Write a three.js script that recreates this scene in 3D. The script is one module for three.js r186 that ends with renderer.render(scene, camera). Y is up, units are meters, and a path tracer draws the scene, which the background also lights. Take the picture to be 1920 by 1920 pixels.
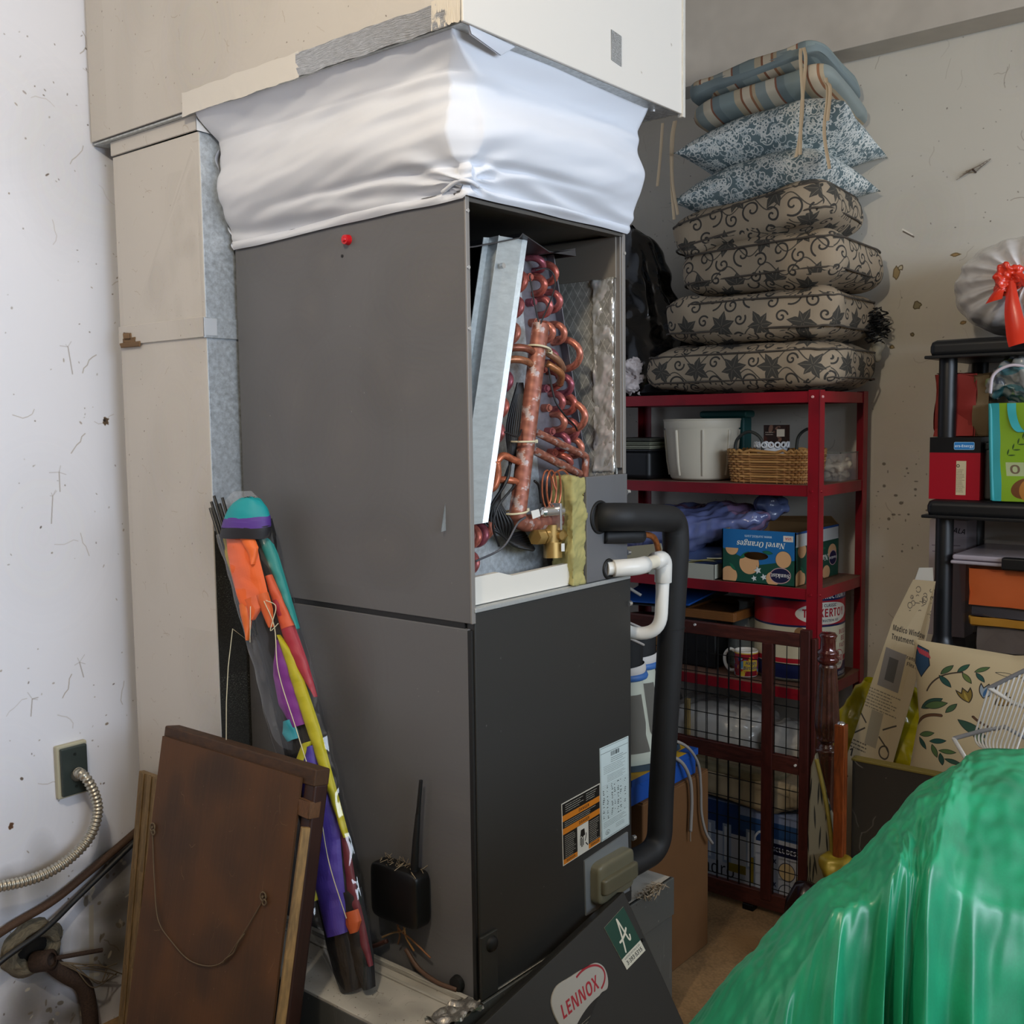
import * as THREE from 'three';
import { RoundedBoxGeometry } from 'three/addons/geometries/RoundedBoxGeometry.js';
import { mergeGeometries, mergeVertices, toCreasedNormals } from 'three/addons/utils/BufferGeometryUtils.js';
import { ImprovedNoise } from 'three/addons/math/ImprovedNoise.js';
import { RectAreaLightUniformsLib } from 'three/addons/lights/RectAreaLightUniformsLib.js';

// ---------- camera, daylight, lamp, exposure ----------
const scene = new THREE.Scene();
const camera = new THREE.PerspectiveCamera(51.69, 1, 0.05, 60);
{
  const x = new THREE.Vector3(0.63287996, -0.01288173, 0.77414276), y = new THREE.Vector3(0.07427759, 0.99625999, -0.04414593);
  const z = new THREE.Vector3(-0.77067879, 0.08544053, 0.63146981);
  camera.quaternion.setFromRotationMatrix(new THREE.Matrix4().makeBasis(x, y, z));
  camera.position.set(-1.58916542, 1.61480254, 1.4107601);
}
const renderer = new THREE.WebGLRenderer({ antialias: true });
renderer.toneMapping = THREE.LinearToneMapping;
renderer.toneMappingExposure = 0.93;
renderer.shadowMap.enabled = true;
scene.background = new THREE.Color(0.55, 0.68, 0.85);
RectAreaLightUniformsLib.init();
const windowLight = new THREE.RectAreaLight(new THREE.Color(0.74, 0.85, 1.0), 13.5, 4.0, 1.0);   // daylight coming in at the window behind the camera
windowLight.position.set(-0.4, 2.25, 4.42); windowLight.lookAt(-0.4, 2.25, -2); windowLight.castShadow = true;
windowLight.name = 'window_light'; scene.add(windowLight);
const LAMP = [-1.5, 2.98, 0.6];
const lampLight = new THREE.PointLight(new THREE.Color(1.0, 0.88, 0.7), 5.6);                // warm bulb on the ceiling behind the camera
lampLight.position.set(...LAMP); lampLight.castShadow = true; lampLight.shadow.radius = 3; lampLight.name = 'bulb_light'; scene.add(lampLight);

// ---------- helpers ----------
let seed = 7;
const rnd = () => { seed = (seed * 1664525 + 1013904223) >>> 0; return seed / 4294967296; };
const rr = (a, b) => a + (b - a) * rnd();
const noi = new ImprovedNoise(), N = (x, y, z) => noi.noise(x + 11.3, y + 7.7, z + 3.1);
const V = (x, y, z) => new THREE.Vector3(x, y, z);
const used = {};
const numbered = (n) => { const k = used[n] = (used[n] ?? -1) + 1; return k ? n + '_' + String(k).padStart(3, '0') : n; };
function M(color, roughness = 0.6, metalness = 0, o = {}) { if (o.map?.tint) { color = o.map.tint; o = { ...o, map: o.map.map }; } if (o.bumpMap?.tint) o = { ...o, bumpMap: o.bumpMap.map }; return new THREE.MeshPhysicalMaterial({ color, roughness, metalness, side: THREE.DoubleSide, ...o }); }
function tag(o, label, category, group) { o.userData.label = label; o.userData.category = category; if (group) o.userData.group = group; return o; }
function T(name, label, category, pos, group) {                    // a thing: a group at its base; parts are modelled in room coordinates and moved under it
  const g = new THREE.Group(); g.name = numbered(name); g.position.set(...pos); scene.add(g); return tag(g, label, category, group);
}
function off(p) { const v = V(0, 0, 0); while (p && p !== scene) { v.add(p.position); p = p.parent; } return v; }
function P(parent, name, geo, mat, label) {
  const g = Array.isArray(geo) ? merge(geo) : geo, o = off(parent); g.translate(-o.x, -o.y, -o.z);
  const m = new THREE.Mesh(g, mat); m.name = name; m.castShadow = m.receiveShadow = true; if (label) m.userData.label = label;
  parent.add(m); return m;
}
function S(name, geo, mat, parent = scene) { const m = new THREE.Mesh(Array.isArray(geo) ? merge(geo) : geo, mat); m.name = name; m.castShadow = m.receiveShadow = true; if (parent === scene) m.userData.kind = 'structure'; parent.add(m); return m; }
function merge(list) { return mergeGeometries(list.map((g) => { const n = g.index ? g.toNonIndexed() : g; for (const k of Object.keys(n.attributes)) if (!['position', 'normal', 'uv'].includes(k)) n.deleteAttribute(k); return n; })); }
function box(x0, x1, y0, y1, z0, z1, r = 0.003) {
  const w = Math.abs(x1 - x0), h = Math.abs(y1 - y0), d = Math.abs(z1 - z0), q = Math.min(r, w * 0.45, h * 0.45, d * 0.45);
  const g = r ? new RoundedBoxGeometry(w, h, d, 1, q) : new THREE.BoxGeometry(w, h, d);
  return g.translate((x0 + x1) / 2, (y0 + y1) / 2, (z0 + z1) / 2);
}
function uvBox(g, s = 1) {                                          // texture coordinates in metres, from the side each face looks to
  const n = g.index ? g.toNonIndexed() : g, p = n.attributes.position, q = n.attributes.normal, uv = new Float32Array(p.count * 2);
  for (let i = 0; i < p.count; i += 3) {
    let a = 0, b = 0, c = 0; for (let k = 0; k < 3; k++) { a += q.getX(i + k); b += q.getY(i + k); c += q.getZ(i + k); }
    a = Math.abs(a); b = Math.abs(b); c = Math.abs(c);
    for (let k = 0; k < 3; k++) { const j = i + k, x = p.getX(j), y = p.getY(j), z = p.getZ(j); uv[2 * j] = (a >= b && a >= c ? z : x) * s; uv[2 * j + 1] = (b > a && b > c ? z : y) * s; }
  }
  n.setAttribute('uv', new THREE.BufferAttribute(uv, 2)); return n;
}
function place(g, o, ex, ey) {                                      // local x and y along ex and ey from o
  const a = V(...ex).normalize(), b = V(...ey).addScaledVector(a, -V(...ey).dot(a)).normalize(), c = V(0, 0, 0).crossVectors(a, b);
  return g.applyMatrix4(new THREE.Matrix4().makeBasis(a, b, c).setPosition(...o));
}
function fillet(pts, r, n = 8) {
  const v = pts.map((p) => V(...p)), out = [v[0]];
  for (let i = 1; i < v.length - 1; i++) {
    const a = v[i].clone().sub(v[i - 1]), b = v[i + 1].clone().sub(v[i]), q = Math.min(r, a.length() * 0.49, b.length() * 0.49);
    const s = v[i].clone().addScaledVector(a.normalize(), -q), e = v[i].clone().addScaledVector(b.normalize(), q);
    for (let k = 0; k <= n; k++) { const t = k / n; out.push(s.clone().multiplyScalar((1 - t) ** 2).addScaledVector(v[i], 2 * t * (1 - t)).addScaledVector(e, t * t)); }
  }
  out.push(v[v.length - 1]); return out;
}
function sweep(pts, r, rad = 10) {                                  // capped tube through dense points, r a number or a function of 0..1
  const p = pts.map((q) => q.isVector3 ? q : V(...q)), n = p.length, pos = [], idx = [], uv = []; let nx = null, len = 0;
  const tan = (i) => p[Math.min(i + 1, n - 1)].clone().sub(p[Math.max(i - 1, 0)]).normalize();
  for (let i = 0; i < n; i++) {
    const t = tan(i); if (!nx) nx = Math.abs(t.y) < 0.9 ? V(0, 1, 0) : V(1, 0, 0);
    nx.addScaledVector(t, -nx.dot(t)).normalize(); const b = V(0, 0, 0).crossVectors(t, nx), R = typeof r === 'function' ? r(i / (n - 1)) : r; if (i) len += p[i].distanceTo(p[i - 1]);
    for (let k = 0; k <= rad; k++) { const a = k / rad * Math.PI * 2, c = p[i].clone().addScaledVector(nx, Math.cos(a) * R).addScaledVector(b, Math.sin(a) * R); pos.push(c.x, c.y, c.z); uv.push(k / rad, len * 10); }
  }
  for (let i = 0; i < n - 1; i++) for (let k = 0; k < rad; k++) { const a = i * (rad + 1) + k, b = a + rad + 1; idx.push(a, a + 1, b, b, a + 1, b + 1); }
  for (const [i, f] of [[0, 0], [n - 1, 1]]) { const c = pos.length / 3; pos.push(p[i].x, p[i].y, p[i].z); uv.push(0, 0); for (let k = 0; k < rad; k++) { const a = i * (rad + 1) + k; f ? idx.push(c, a, a + 1) : idx.push(c, a + 1, a); } }
  const g = new THREE.BufferGeometry(); g.setAttribute('position', new THREE.Float32BufferAttribute(pos, 3)); g.setAttribute('uv', new THREE.Float32BufferAttribute(uv, 2)); g.setIndex(idx); g.computeVertexNormals(); return g;
}
const smooth = (pts, n = 40, closed = false) => new THREE.CatmullRomCurve3(pts.map((p) => V(...p)), closed, 'centripetal').getPoints(n);
const pipe = (pts, r, n = 40, rad = 8) => sweep(smooth(pts, n), r, rad);
const elbowPipe = (pts, bend, r, rad = 14) => sweep(fillet(pts, bend), r, rad);
const lathe = (prof, x, y, z, seg = 28) => new THREE.LatheGeometry(prof.map(([a, b]) => new THREE.Vector2(a, b)), seg).translate(x, y, z);
function cyl(a, b, r, r2 = r, seg = 14) { const A = V(...a), B = V(...b), d = B.clone().sub(A), g = new THREE.CylinderGeometry(r2, r, d.length(), seg); g.applyQuaternion(new THREE.Quaternion().setFromUnitVectors(V(0, 1, 0), d.clone().normalize())); const m = A.add(B).multiplyScalar(0.5); return g.translate(m.x, m.y, m.z); }
function prism(pts, depth, bevel = 0) {                             // outline in x,y pushed along +z
  const s = new THREE.Shape(pts.map(([a, b]) => new THREE.Vector2(a, b)));
  return new THREE.ExtrudeGeometry(s, { depth, bevelEnabled: bevel > 0, bevelSize: bevel, bevelThickness: bevel, bevelSegments: 2, curveSegments: 10 });
}
const slab = (a, b, c, d, th) => {                                  // four corners (counter-clockwise seen from the front), thickness behind
  const q = [a, b, c, d].map((p) => V(...p)), n = q[1].clone().sub(q[0]).cross(q[3].clone().sub(q[0])).normalize(), k = q.map((p) => p.clone().addScaledVector(n, -th)), all = [...q, ...k], pos = [], uv = [];
  const face = (i, j, l, m, front) => { const u = front ? [[0, 0], [1, 0], [1, 1], [0, 1]] : [[0.01, 0.01], [0.01, 0.01], [0.01, 0.01], [0.01, 0.01]]; for (const [t, w] of [[i, 0], [j, 1], [l, 2], [i, 0], [l, 2], [m, 3]]) { pos.push(all[t].x, all[t].y, all[t].z); uv.push(...u[w]); } };
  face(0, 1, 2, 3, true); face(5, 4, 7, 6); face(4, 5, 1, 0); face(5, 6, 2, 1); face(6, 7, 3, 2); face(7, 4, 0, 3);
  const g = new THREE.BufferGeometry(); g.setAttribute('position', new THREE.Float32BufferAttribute(pos, 3)); g.setAttribute('uv', new THREE.Float32BufferAttribute(uv, 2)); g.computeVertexNormals(); return g;
};
function surf(f, nu, nv, o = {}) {                                  // grid surface f(u,v) -> [x,y,z], u and v 0..1
  const pos = [], uv = [], idx = [];
  for (let j = 0; j <= nv; j++) for (let i = 0; i <= nu; i++) { const p = f(i / nu, j / nv); pos.push(p[0], p[1], p[2]); uv.push(i / nu * (o.su ?? 1), j / nv * (o.sv ?? 1)); }
  for (let j = 0; j < nv; j++) for (let i = 0; i < nu; i++) { const a = j * (nu + 1) + i, b = a + nu + 1; o.flip ? idx.push(a, b, a + 1, b, b + 1, a + 1) : idx.push(a, a + 1, b, b, a + 1, b + 1); }
  const g = new THREE.BufferGeometry(); g.setAttribute('position', new THREE.Float32BufferAttribute(pos, 3)); g.setAttribute('uv', new THREE.Float32BufferAttribute(uv, 2)); g.setIndex(idx); g.computeVertexNormals(); return g;
}
const wob = (g, amp, freq, sd = 0) => { let q = g; if (!q.index) { q.deleteAttribute('normal'); q = mergeVertices(q, 1e-4); q.computeVertexNormals(); } const p = q.attributes.position, n = q.attributes.normal; for (let i = 0; i < p.count; i++) { const a = N(p.getX(i) * freq + sd, p.getY(i) * freq, p.getZ(i) * freq) * amp; p.setXYZ(i, p.getX(i) + n.getX(i) * a, p.getY(i) + n.getY(i) * a, p.getZ(i) + n.getZ(i) * a); } q.computeVertexNormals(); return q; };
const weld = (g) => { g.deleteAttribute('normal'); g.deleteAttribute('uv'); const q = mergeVertices(g, 1e-5); q.computeVertexNormals(); q.setAttribute('uv', new THREE.BufferAttribute(new Float32Array(q.attributes.position.count * 2), 2)); return q; };
const sgp = (v, e) => Math.sign(v) * Math.abs(v) ** e;
function blob(w, h, d, e1 = 0.5, e2 = 0.4, nu = 56, nv = 32) {      // rounded-box-like solid: w,h,d full sizes
  return surf((u, v) => { const a = u * Math.PI * 2, b = (v - 0.5) * Math.PI, c = sgp(Math.cos(b), e1); return [w / 2 * c * sgp(Math.cos(a), e2), h / 2 * sgp(Math.sin(b), e1), -d / 2 * c * sgp(Math.sin(a), e2)]; }, nu, nv);
}
function canvas(w, h, draw, o = {}) {
  const c = document.createElement('canvas'); c.width = w; c.height = h; const g = c.getContext('2d'); draw(g, w, h);
  const t = new THREE.CanvasTexture(c); if (!o.data) t.colorSpace = THREE.SRGBColorSpace; t.magFilter = THREE.LinearFilter;
  if (o.rep) { t.wrapS = t.wrapT = THREE.RepeatWrapping; t.repeat.set(o.rep, o.rep2 ?? o.rep); } return t;
}
function tex(w, h, f, rep, o = {}) {                                // computed texture: f(u,v) -> [r,g,b] 0..255
  const d = new Uint8Array(w * h * 4);
  for (let y = 0; y < h; y++) for (let x = 0; x < w; x++) { const c = f(x / w, y / h), i = 4 * (y * w + x); for (let k = 0; k < 3; k++) d[i + k] = Math.max(0, Math.min(255, c[k])); d[i + 3] = 255; }
  const t = new THREE.DataTexture(d, w, h); t.magFilter = THREE.LinearFilter; t.minFilter = THREE.LinearMipmapLinearFilter; t.generateMipmaps = true; t.wrapS = t.wrapT = THREE.RepeatWrapping; if (!o.data) t.colorSpace = THREE.SRGBColorSpace; if (rep) t.repeat.set(rep, o.rep2 ?? rep); t.needsUpdate = true; return t;
}
// noise that repeats over the unit square
const tn = (u, v, f, s = 0) => { const a = u * f, b = v * f, x = u, y = v; return (1 - x) * (1 - y) * N(a, b, s) + x * (1 - y) * N(a - f, b, s) + (1 - x) * y * N(a, b - f, s) + x * y * N(a - f, b - f, s); };
const hex = (h) => [h >> 16 & 255, h >> 8 & 255, h & 255];
// shared grey patterns, tinted by the material's colour
const cache = {}, near = (v, list) => list.reduce((a, b) => Math.abs(b - v) < Math.abs(a - v) ? b : a);
const shade = (key, f) => cache[key] ??= f();
const tint = (h, map) => { const c = new THREE.Color(h).multiplyScalar(1 / 0.79); c.r = Math.min(1, c.r); c.g = Math.min(1, c.g); c.b = Math.min(1, c.b); return { tint: c, map }; };
const mottle = (h, amp, f = 8, fine = 0, size = 256, rep = 1) => { amp = near(amp, [0.05, 0.2, 0.4]); f = near(f, [8, 22]); fine = near(fine, [0, 0.2]); return tint(h, shade(['m', amp, f, fine, rep], () => tex(256, 256, (u, v) => { const q = 230 * (1 + amp * (tn(u, v, f) + 0.5 * tn(u, v, f * 3, 5)) + fine * (rnd() - 0.5)); return [q, q, q]; }, rep))); };
const grain = (h, amp = 0.25, rep = 1, along = 'v') => { rep = near(rep, [1, 4]); return tint(h, shade(['g', rep, along], () => tex(256, 256, (u, v) => { const a = along === 'v' ? u : v, b = along === 'v' ? v : u, q = 230 * (1 + 0.3 * (tn(a, b * 0.12, 22) + 0.6 * tn(a, b * 0.2, 60, 4)) + 0.05 * (rnd() - 0.5)); return [q, q, q]; }, rep))); };
function text(g, s, x, y, size, color, o = {}) { g.save(); g.translate(x, y); if (o.rot) g.rotate(o.rot); g.font = `${o.style ?? ''} ${o.weight ?? 'bold'} ${size}px ${o.font ?? 'sans-serif'}`; g.fillStyle = color; g.textAlign = o.align ?? 'center'; g.textBaseline = 'middle'; if (o.sx) g.scale(o.sx, 1); g.fillText(s, 0, 0); if (o.stroke) { g.strokeStyle = o.stroke; g.lineWidth = o.lw ?? 2; g.strokeText(s, 0, 0); } g.restore(); }
const lines = (g, x, y, w, n, dy, color, lw = 2, jag = 0.3) => { g.strokeStyle = color; g.lineWidth = lw; for (let i = 0; i < n; i++) { let q = x; const e = x + w * (1 - jag * rnd()); g.beginPath(); while (q < e) { const k = rr(4, 16); g.moveTo(q, y + i * dy); g.lineTo(Math.min(e, q + k), y + i * dy); q += k + rr(2, 5); } g.stroke(); } };
const printBox = (x0, x1, y0, y1, z0, z1, faces) => {               // box whose sides take pieces of one texture: faces = {left,front,right,top: [u0,v0,u1,v1]}
  const g = new THREE.BoxGeometry(x1 - x0, y1 - y0, z1 - z0).translate((x0 + x1) / 2, (y0 + y1) / 2, (z0 + z1) / 2), uv = g.attributes.uv, order = ['right', 'left', 'top', 'bottom', 'front', 'back'];
  order.forEach((n, f) => { const q = faces[n] ?? faces.rest ?? [0, 0, 0.004, 0.004]; for (let k = 0; k < 4; k++) { const i = f * 4 + k, u = uv.getX(i), v = uv.getY(i); uv.setXY(i, q[0] + (q[2] - q[0]) * u, q[1] + (q[3] - q[1]) * v); } });
  return g;
};
// ---------- shared materials ----------
const specks = (g, w, h, n, cols, a = 1, b = 4) => { for (let i = 0; i < n; i++) { g.fillStyle = cols[Math.floor(rnd() * cols.length)]; g.globalAlpha = rr(0.3, 0.9); g.beginPath(); g.ellipse(rnd() * w, rnd() * h, rr(a, b), rr(a, b) * 0.6, rnd() * 3, 0, 7); g.fill(); } g.globalAlpha = 1; };
const hairs = (g, w, h, n, col, len = 40, lw = 1.6) => { g.strokeStyle = col; for (let i = 0; i < n; i++) { g.lineWidth = rr(0.6, lw); g.globalAlpha = rr(0.25, 0.8); let x = rnd() * w, y = rnd() * h, a = rnd() * 7; g.beginPath(); g.moveTo(x, y); for (let k = 0; k < 5; k++) { a += rr(-0.7, 0.7); x += Math.cos(a) * len / 5; y += Math.sin(a) * len / 5; g.lineTo(x, y); } g.stroke(); } g.globalAlpha = 1; };
const smudge = (g, x, y, rx, ry, col, a) => { g.save(); g.translate(x, y); g.scale(rx, ry); const q = g.createRadialGradient(0, 0, 0, 0, 0, 1); q.addColorStop(0, col); q.addColorStop(1, 'rgba(0,0,0,0)'); g.globalAlpha = a; g.fillStyle = q; g.fillRect(-1, -1, 2, 2); g.restore(); };
const wallTex = (base, more) => canvas(2048, 2048, (g, w, h) => { g.fillStyle = base; g.fillRect(0, 0, w, h); for (let i = 0; i < 60; i++) smudge(g, rnd() * w, rnd() * h, rr(60, 260), rr(40, 200), 'rgba(120,110,95,1)', 0.05); specks(g, w, h, 900, ['#5b5145', '#6f6a60', '#8a8378', '#4b4038'], 0.8, 2.6); hairs(g, w, h, 240, '#8b7f70', 46, 1.6); more?.(g, w, h); }, { rep: 1 / 3 });
// back wall: u = x / 3, v = y / 3 ; canvas column of x is ((x / 3) mod 1) * 2048
const bx = (x) => ((x / 3) % 1 + 1) % 1 * 2048, by = (y) => (1 - y / 3) * 2048;
const backTex = wallTex('#e6e8f0', (g) => {
  const blotch = (x, y, r, c) => { g.fillStyle = c; g.beginPath(); for (let i = 0; i < 14; i++) { const a = i / 14 * 6.28, q = r * rr(0.5, 1.15); g.lineTo(bx(x) + Math.cos(a) * q, by(y) + Math.sin(a) * q * 1.2); } g.fill(); };
  blotch(-0.095, 1.63, 7, '#5d4a35'); blotch(-0.098, 1.632, 3, '#241a12'); blotch(-0.40, 0.62, 5, '#5a3d26');
  g.strokeStyle = '#6b6157'; for (const [x, y] of [[-0.19, 1.82], [-0.23, 1.5], [-0.25, 1.44], [-0.2, 1.0], [-0.33, 0.93]]) { g.globalAlpha = 0.55; g.lineWidth = 1.6; g.beginPath(); g.moveTo(bx(x), by(y)); g.lineTo(bx(x + rr(-0.012, 0.012)), by(y - rr(0.03, 0.08))); g.stroke(); for (let k = 0; k < 4; k++) { g.lineWidth = 0.7; g.beginPath(); g.moveTo(bx(x), by(y)); g.lineTo(bx(x + rr(-0.03, 0.02)), by(y + rr(-0.01, 0.025))); g.stroke(); } } g.globalAlpha = 1;
  specks(g, 2048, 2048, 300, ['#4b3d30', '#7a6a58'], 1, 4); for (let k = 0; k < 46; k++) { const x = rr(-0.5, 0.0), y = rr(0.0, 0.6) * rr(0.5, 1); smudge(g, bx(x), by(y), rr(20, 70), rr(20, 90), 'rgba(96,84,60,1)', 0.28); }
  for (const [x, y, r] of [[-0.12, 0.42, 26], [-0.09, 0.30, 34], [-0.2, 0.36, 20], [-0.14, 0.2, 40], [-0.33, 0.27, 36], [-0.36, 0.12, 44], [-0.28, 0.06, 34]]) { smudge(g, bx(x), by(y), r * 1.8, r * 1.6, 'rgba(60,48,34,1)', 0.55); for (let k = 0; k < 10; k++) { g.fillStyle = k % 3 ? '#5d5140' : '#b7ad98'; g.globalAlpha = 0.7; g.beginPath(); g.ellipse(bx(x) + rr(-r, r), by(y) + rr(-r, r), rr(2, 9), rr(1, 5), rnd() * 3, 0, 7); g.fill(); } g.globalAlpha = 1; }
  g.strokeStyle = '#9b917d'; g.lineWidth = 9; g.globalAlpha = 0.7; g.beginPath(); g.moveTo(bx(-0.2), by(0.34)); g.lineTo(bx(-0.215), by(0.02)); g.stroke(); g.globalAlpha = 1;
});
// right wall: u = z / 3
const bz = (z) => ((z / 3) % 1 + 1) % 1 * 2048;
const rightTex = wallTex('#d2ccbf', (g) => {
  const peel = (z, y, w, h, c, edge) => { g.fillStyle = c; g.strokeStyle = edge; g.lineWidth = 2; g.beginPath(); for (let i = 0; i < 12; i++) { const a = i / 12 * 6.28, q = rr(0.7, 1.1); g.lineTo(bz(z) + Math.cos(a) * w * q, by(y) + Math.sin(a) * h * q); } g.closePath(); g.fill(); g.stroke(); };
  peel(0.07, 2.12, 8, 18, '#a28b62', '#6d5b3e'); peel(0.085, 2.135, 7, 6, '#cbbf9f', '#5c4c34'); peel(0.145, 2.0, 10, 9, '#8f8467', '#55492f'); peel(0.27, 2.16, 10, 4, '#a8895c', '#75603c'); peel(0.13, 1.9, 5, 4, '#8d7c5c', '#55492f'); peel(0.06, 1.86, 6, 4, '#b29a6d', '#75603c'); peel(0.3, 1.93, 7, 4, '#a8895c', '#75603c');
  g.strokeStyle = '#5b4f42'; g.lineWidth = 3; g.beginPath(); g.moveTo(bz(0.09), by(2.26)); g.lineTo(bz(0.13), by(2.235)); g.stroke(); g.strokeStyle = '#eee8da'; g.beginPath(); g.moveTo(bz(0.088), by(2.268)); g.lineTo(bz(0.125), by(2.243)); g.stroke();
  for (let k = 0; k < 26; k++) { g.fillStyle = '#4a4238'; g.globalAlpha = 0.6; g.beginPath(); g.ellipse(bz(rr(0.0, 0.2)), by(rr(1.1, 1.5)), rr(1, 5), rr(1, 4), 0, 0, 7); g.fill(); } g.globalAlpha = 1;
});
const plain = (t, r, o) => M(0xffffff, r, 0, { map: t, ...o });
const matWallBack = plain(backTex, 0.75), matWallRight = plain(rightTex, 0.8), matCeil = plain(mottle(0xbdb3a6, 0.04, 6), 0.85), matTrim = plain(mottle(0xc4bcb0, 0.03, 6), 0.8);
const matPly = plain(grain(0x6b5a46, 0.3, 1), 0.8);
const matFloor = plain(mottle(0x8a6c48, 0.22, 10, 0.12, 512, 0.8), 0.8);

// ---------- the room ----------
S('wall_back', uvBox(box(-4.1, 2.3, -0.05, 3.3, -1.3, -1.2, 0)), matWallBack);
S('wall_right', uvBox(box(2.2, 2.3, -0.05, 3.3, -1.2, 4.55, 0)), matWallRight);
S('wall_left', uvBox(box(-4.1, -4.0, -0.05, 3.3, -1.2, 4.55, 0)), matPly);
S('floor', uvBox(box(-4.0, 2.2, -0.05, 0, -1.2, 4.45, 0)), matFloor);
S('ceiling', uvBox(box(-4.0, 2.2, 3.2, 3.3, -1.2, 4.45, 0)), matCeil);
S('wall_front', uvBox(merge([box(-4.0, -2.4, 0, 3.2, 4.45, 4.55, 0), box(1.6, 2.2, 0, 3.2, 4.45, 4.55, 0), box(-2.4, 1.6, 0, 1.72, 4.45, 4.55, 0), box(-2.4, 1.6, 2.78, 3.2, 4.45, 4.55, 0)])), matPly);
const win = S('window_1', box(-2.36, 1.56, 1.76, 2.74, 4.5, 4.505, 0), M(0xffffff, 0.03, 0, { transmission: 1, ior: 1.45 }));
S('window_frame', [box(-2.4, 1.6, 1.72, 1.76, 4.47, 4.53), box(-2.4, 1.6, 2.74, 2.78, 4.47, 4.53), box(-2.4, -2.36, 1.72, 2.78, 4.47, 4.53), box(1.56, 1.6, 1.72, 2.78, 4.47, 4.53), box(-0.42, -0.38, 1.72, 2.78, 4.47, 4.53)], M(0xe8e6e0, 0.5), win);
S('trim_1', uvBox(box(2.06, 2.2, 2.877, 3.2, -1.2, 4.45, 0.003)), matTrim);

// ceiling lamp behind the camera
{
  const t = T('ceiling_lamp', 'bare warm bulb in a white ceiling socket', 'lamp', [LAMP[0], LAMP[1], LAMP[2]]);
  P(t, 'socket', lathe([[0, 0.22], [0.06, 0.22], [0.06, 0.2], [0.005, 0.195], [0.005, 0.18], [0.022, 0.17], [0.02, 0.095], [0, 0.095]], LAMP[0], LAMP[1], LAMP[2]), M(0xeeeae2, 0.4));
  P(t, 'bulb', lathe([[0.0, -0.06], [0.03, -0.055], [0.05, -0.02], [0.05, 0.02], [0.03, 0.07], [0.016, 0.1], [0, 0.1]], LAMP[0], LAMP[1], LAMP[2]), M(0xfff4e0, 0.3, 0, { emissive: 0xffdfae, emissiveIntensity: 3 }));
}

// ---------- supply duct overhead ----------
const spangle = (h, amp) => tint(h, shade(['s', near(amp, [0.1, 0.2])], () => tex(256, 256, (u, v) => { const q = 230 * (1 + near(amp, [0.1, 0.2]) * (Math.round(tn(u, v, 26) * 4) / 4 + 0.5 * tn(u, v, 60, 2) + 0.35 * (rnd() - 0.5))); return [q, q, q]; }, 3)));
const galv = M(0xffffff, 0.38, 0.55, { map: spangle(0xc3cbd2, 0.2) }), galvDull = M(0xffffff, 0.5, 0.6, { map: spangle(0xb9bcbb, 0.2) });
const ductTex = canvas(1024, 1024, (g, w, h) => { g.fillStyle = '#cdc8c0'; g.fillRect(0, 0, w, h); for (let i = 0; i < 40; i++) smudge(g, rnd() * w, rnd() * h, rr(40, 160), rr(60, 200), 'rgba(150,140,120,1)', 0.05); specks(g, w, h, 260, ['#6a5a48', '#8c7c68', '#4f4338'], 0.7, 2.2); hairs(g, w, h, 90, '#9c8b76', 26, 1.3); }, { rep: 0.9 });
const matDuct = plain(ductTex, 0.55), matDuctFront = plain(canvas(512, 512, (g, w, h) => { g.fillStyle = '#e2ddd4'; g.fillRect(0, 0, w, h); specks(g, w, h, 60, ['#6a5a48', '#8c7c68'], 0.6, 1.8); }, { rep: 0.9 }), 0.6);
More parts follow.
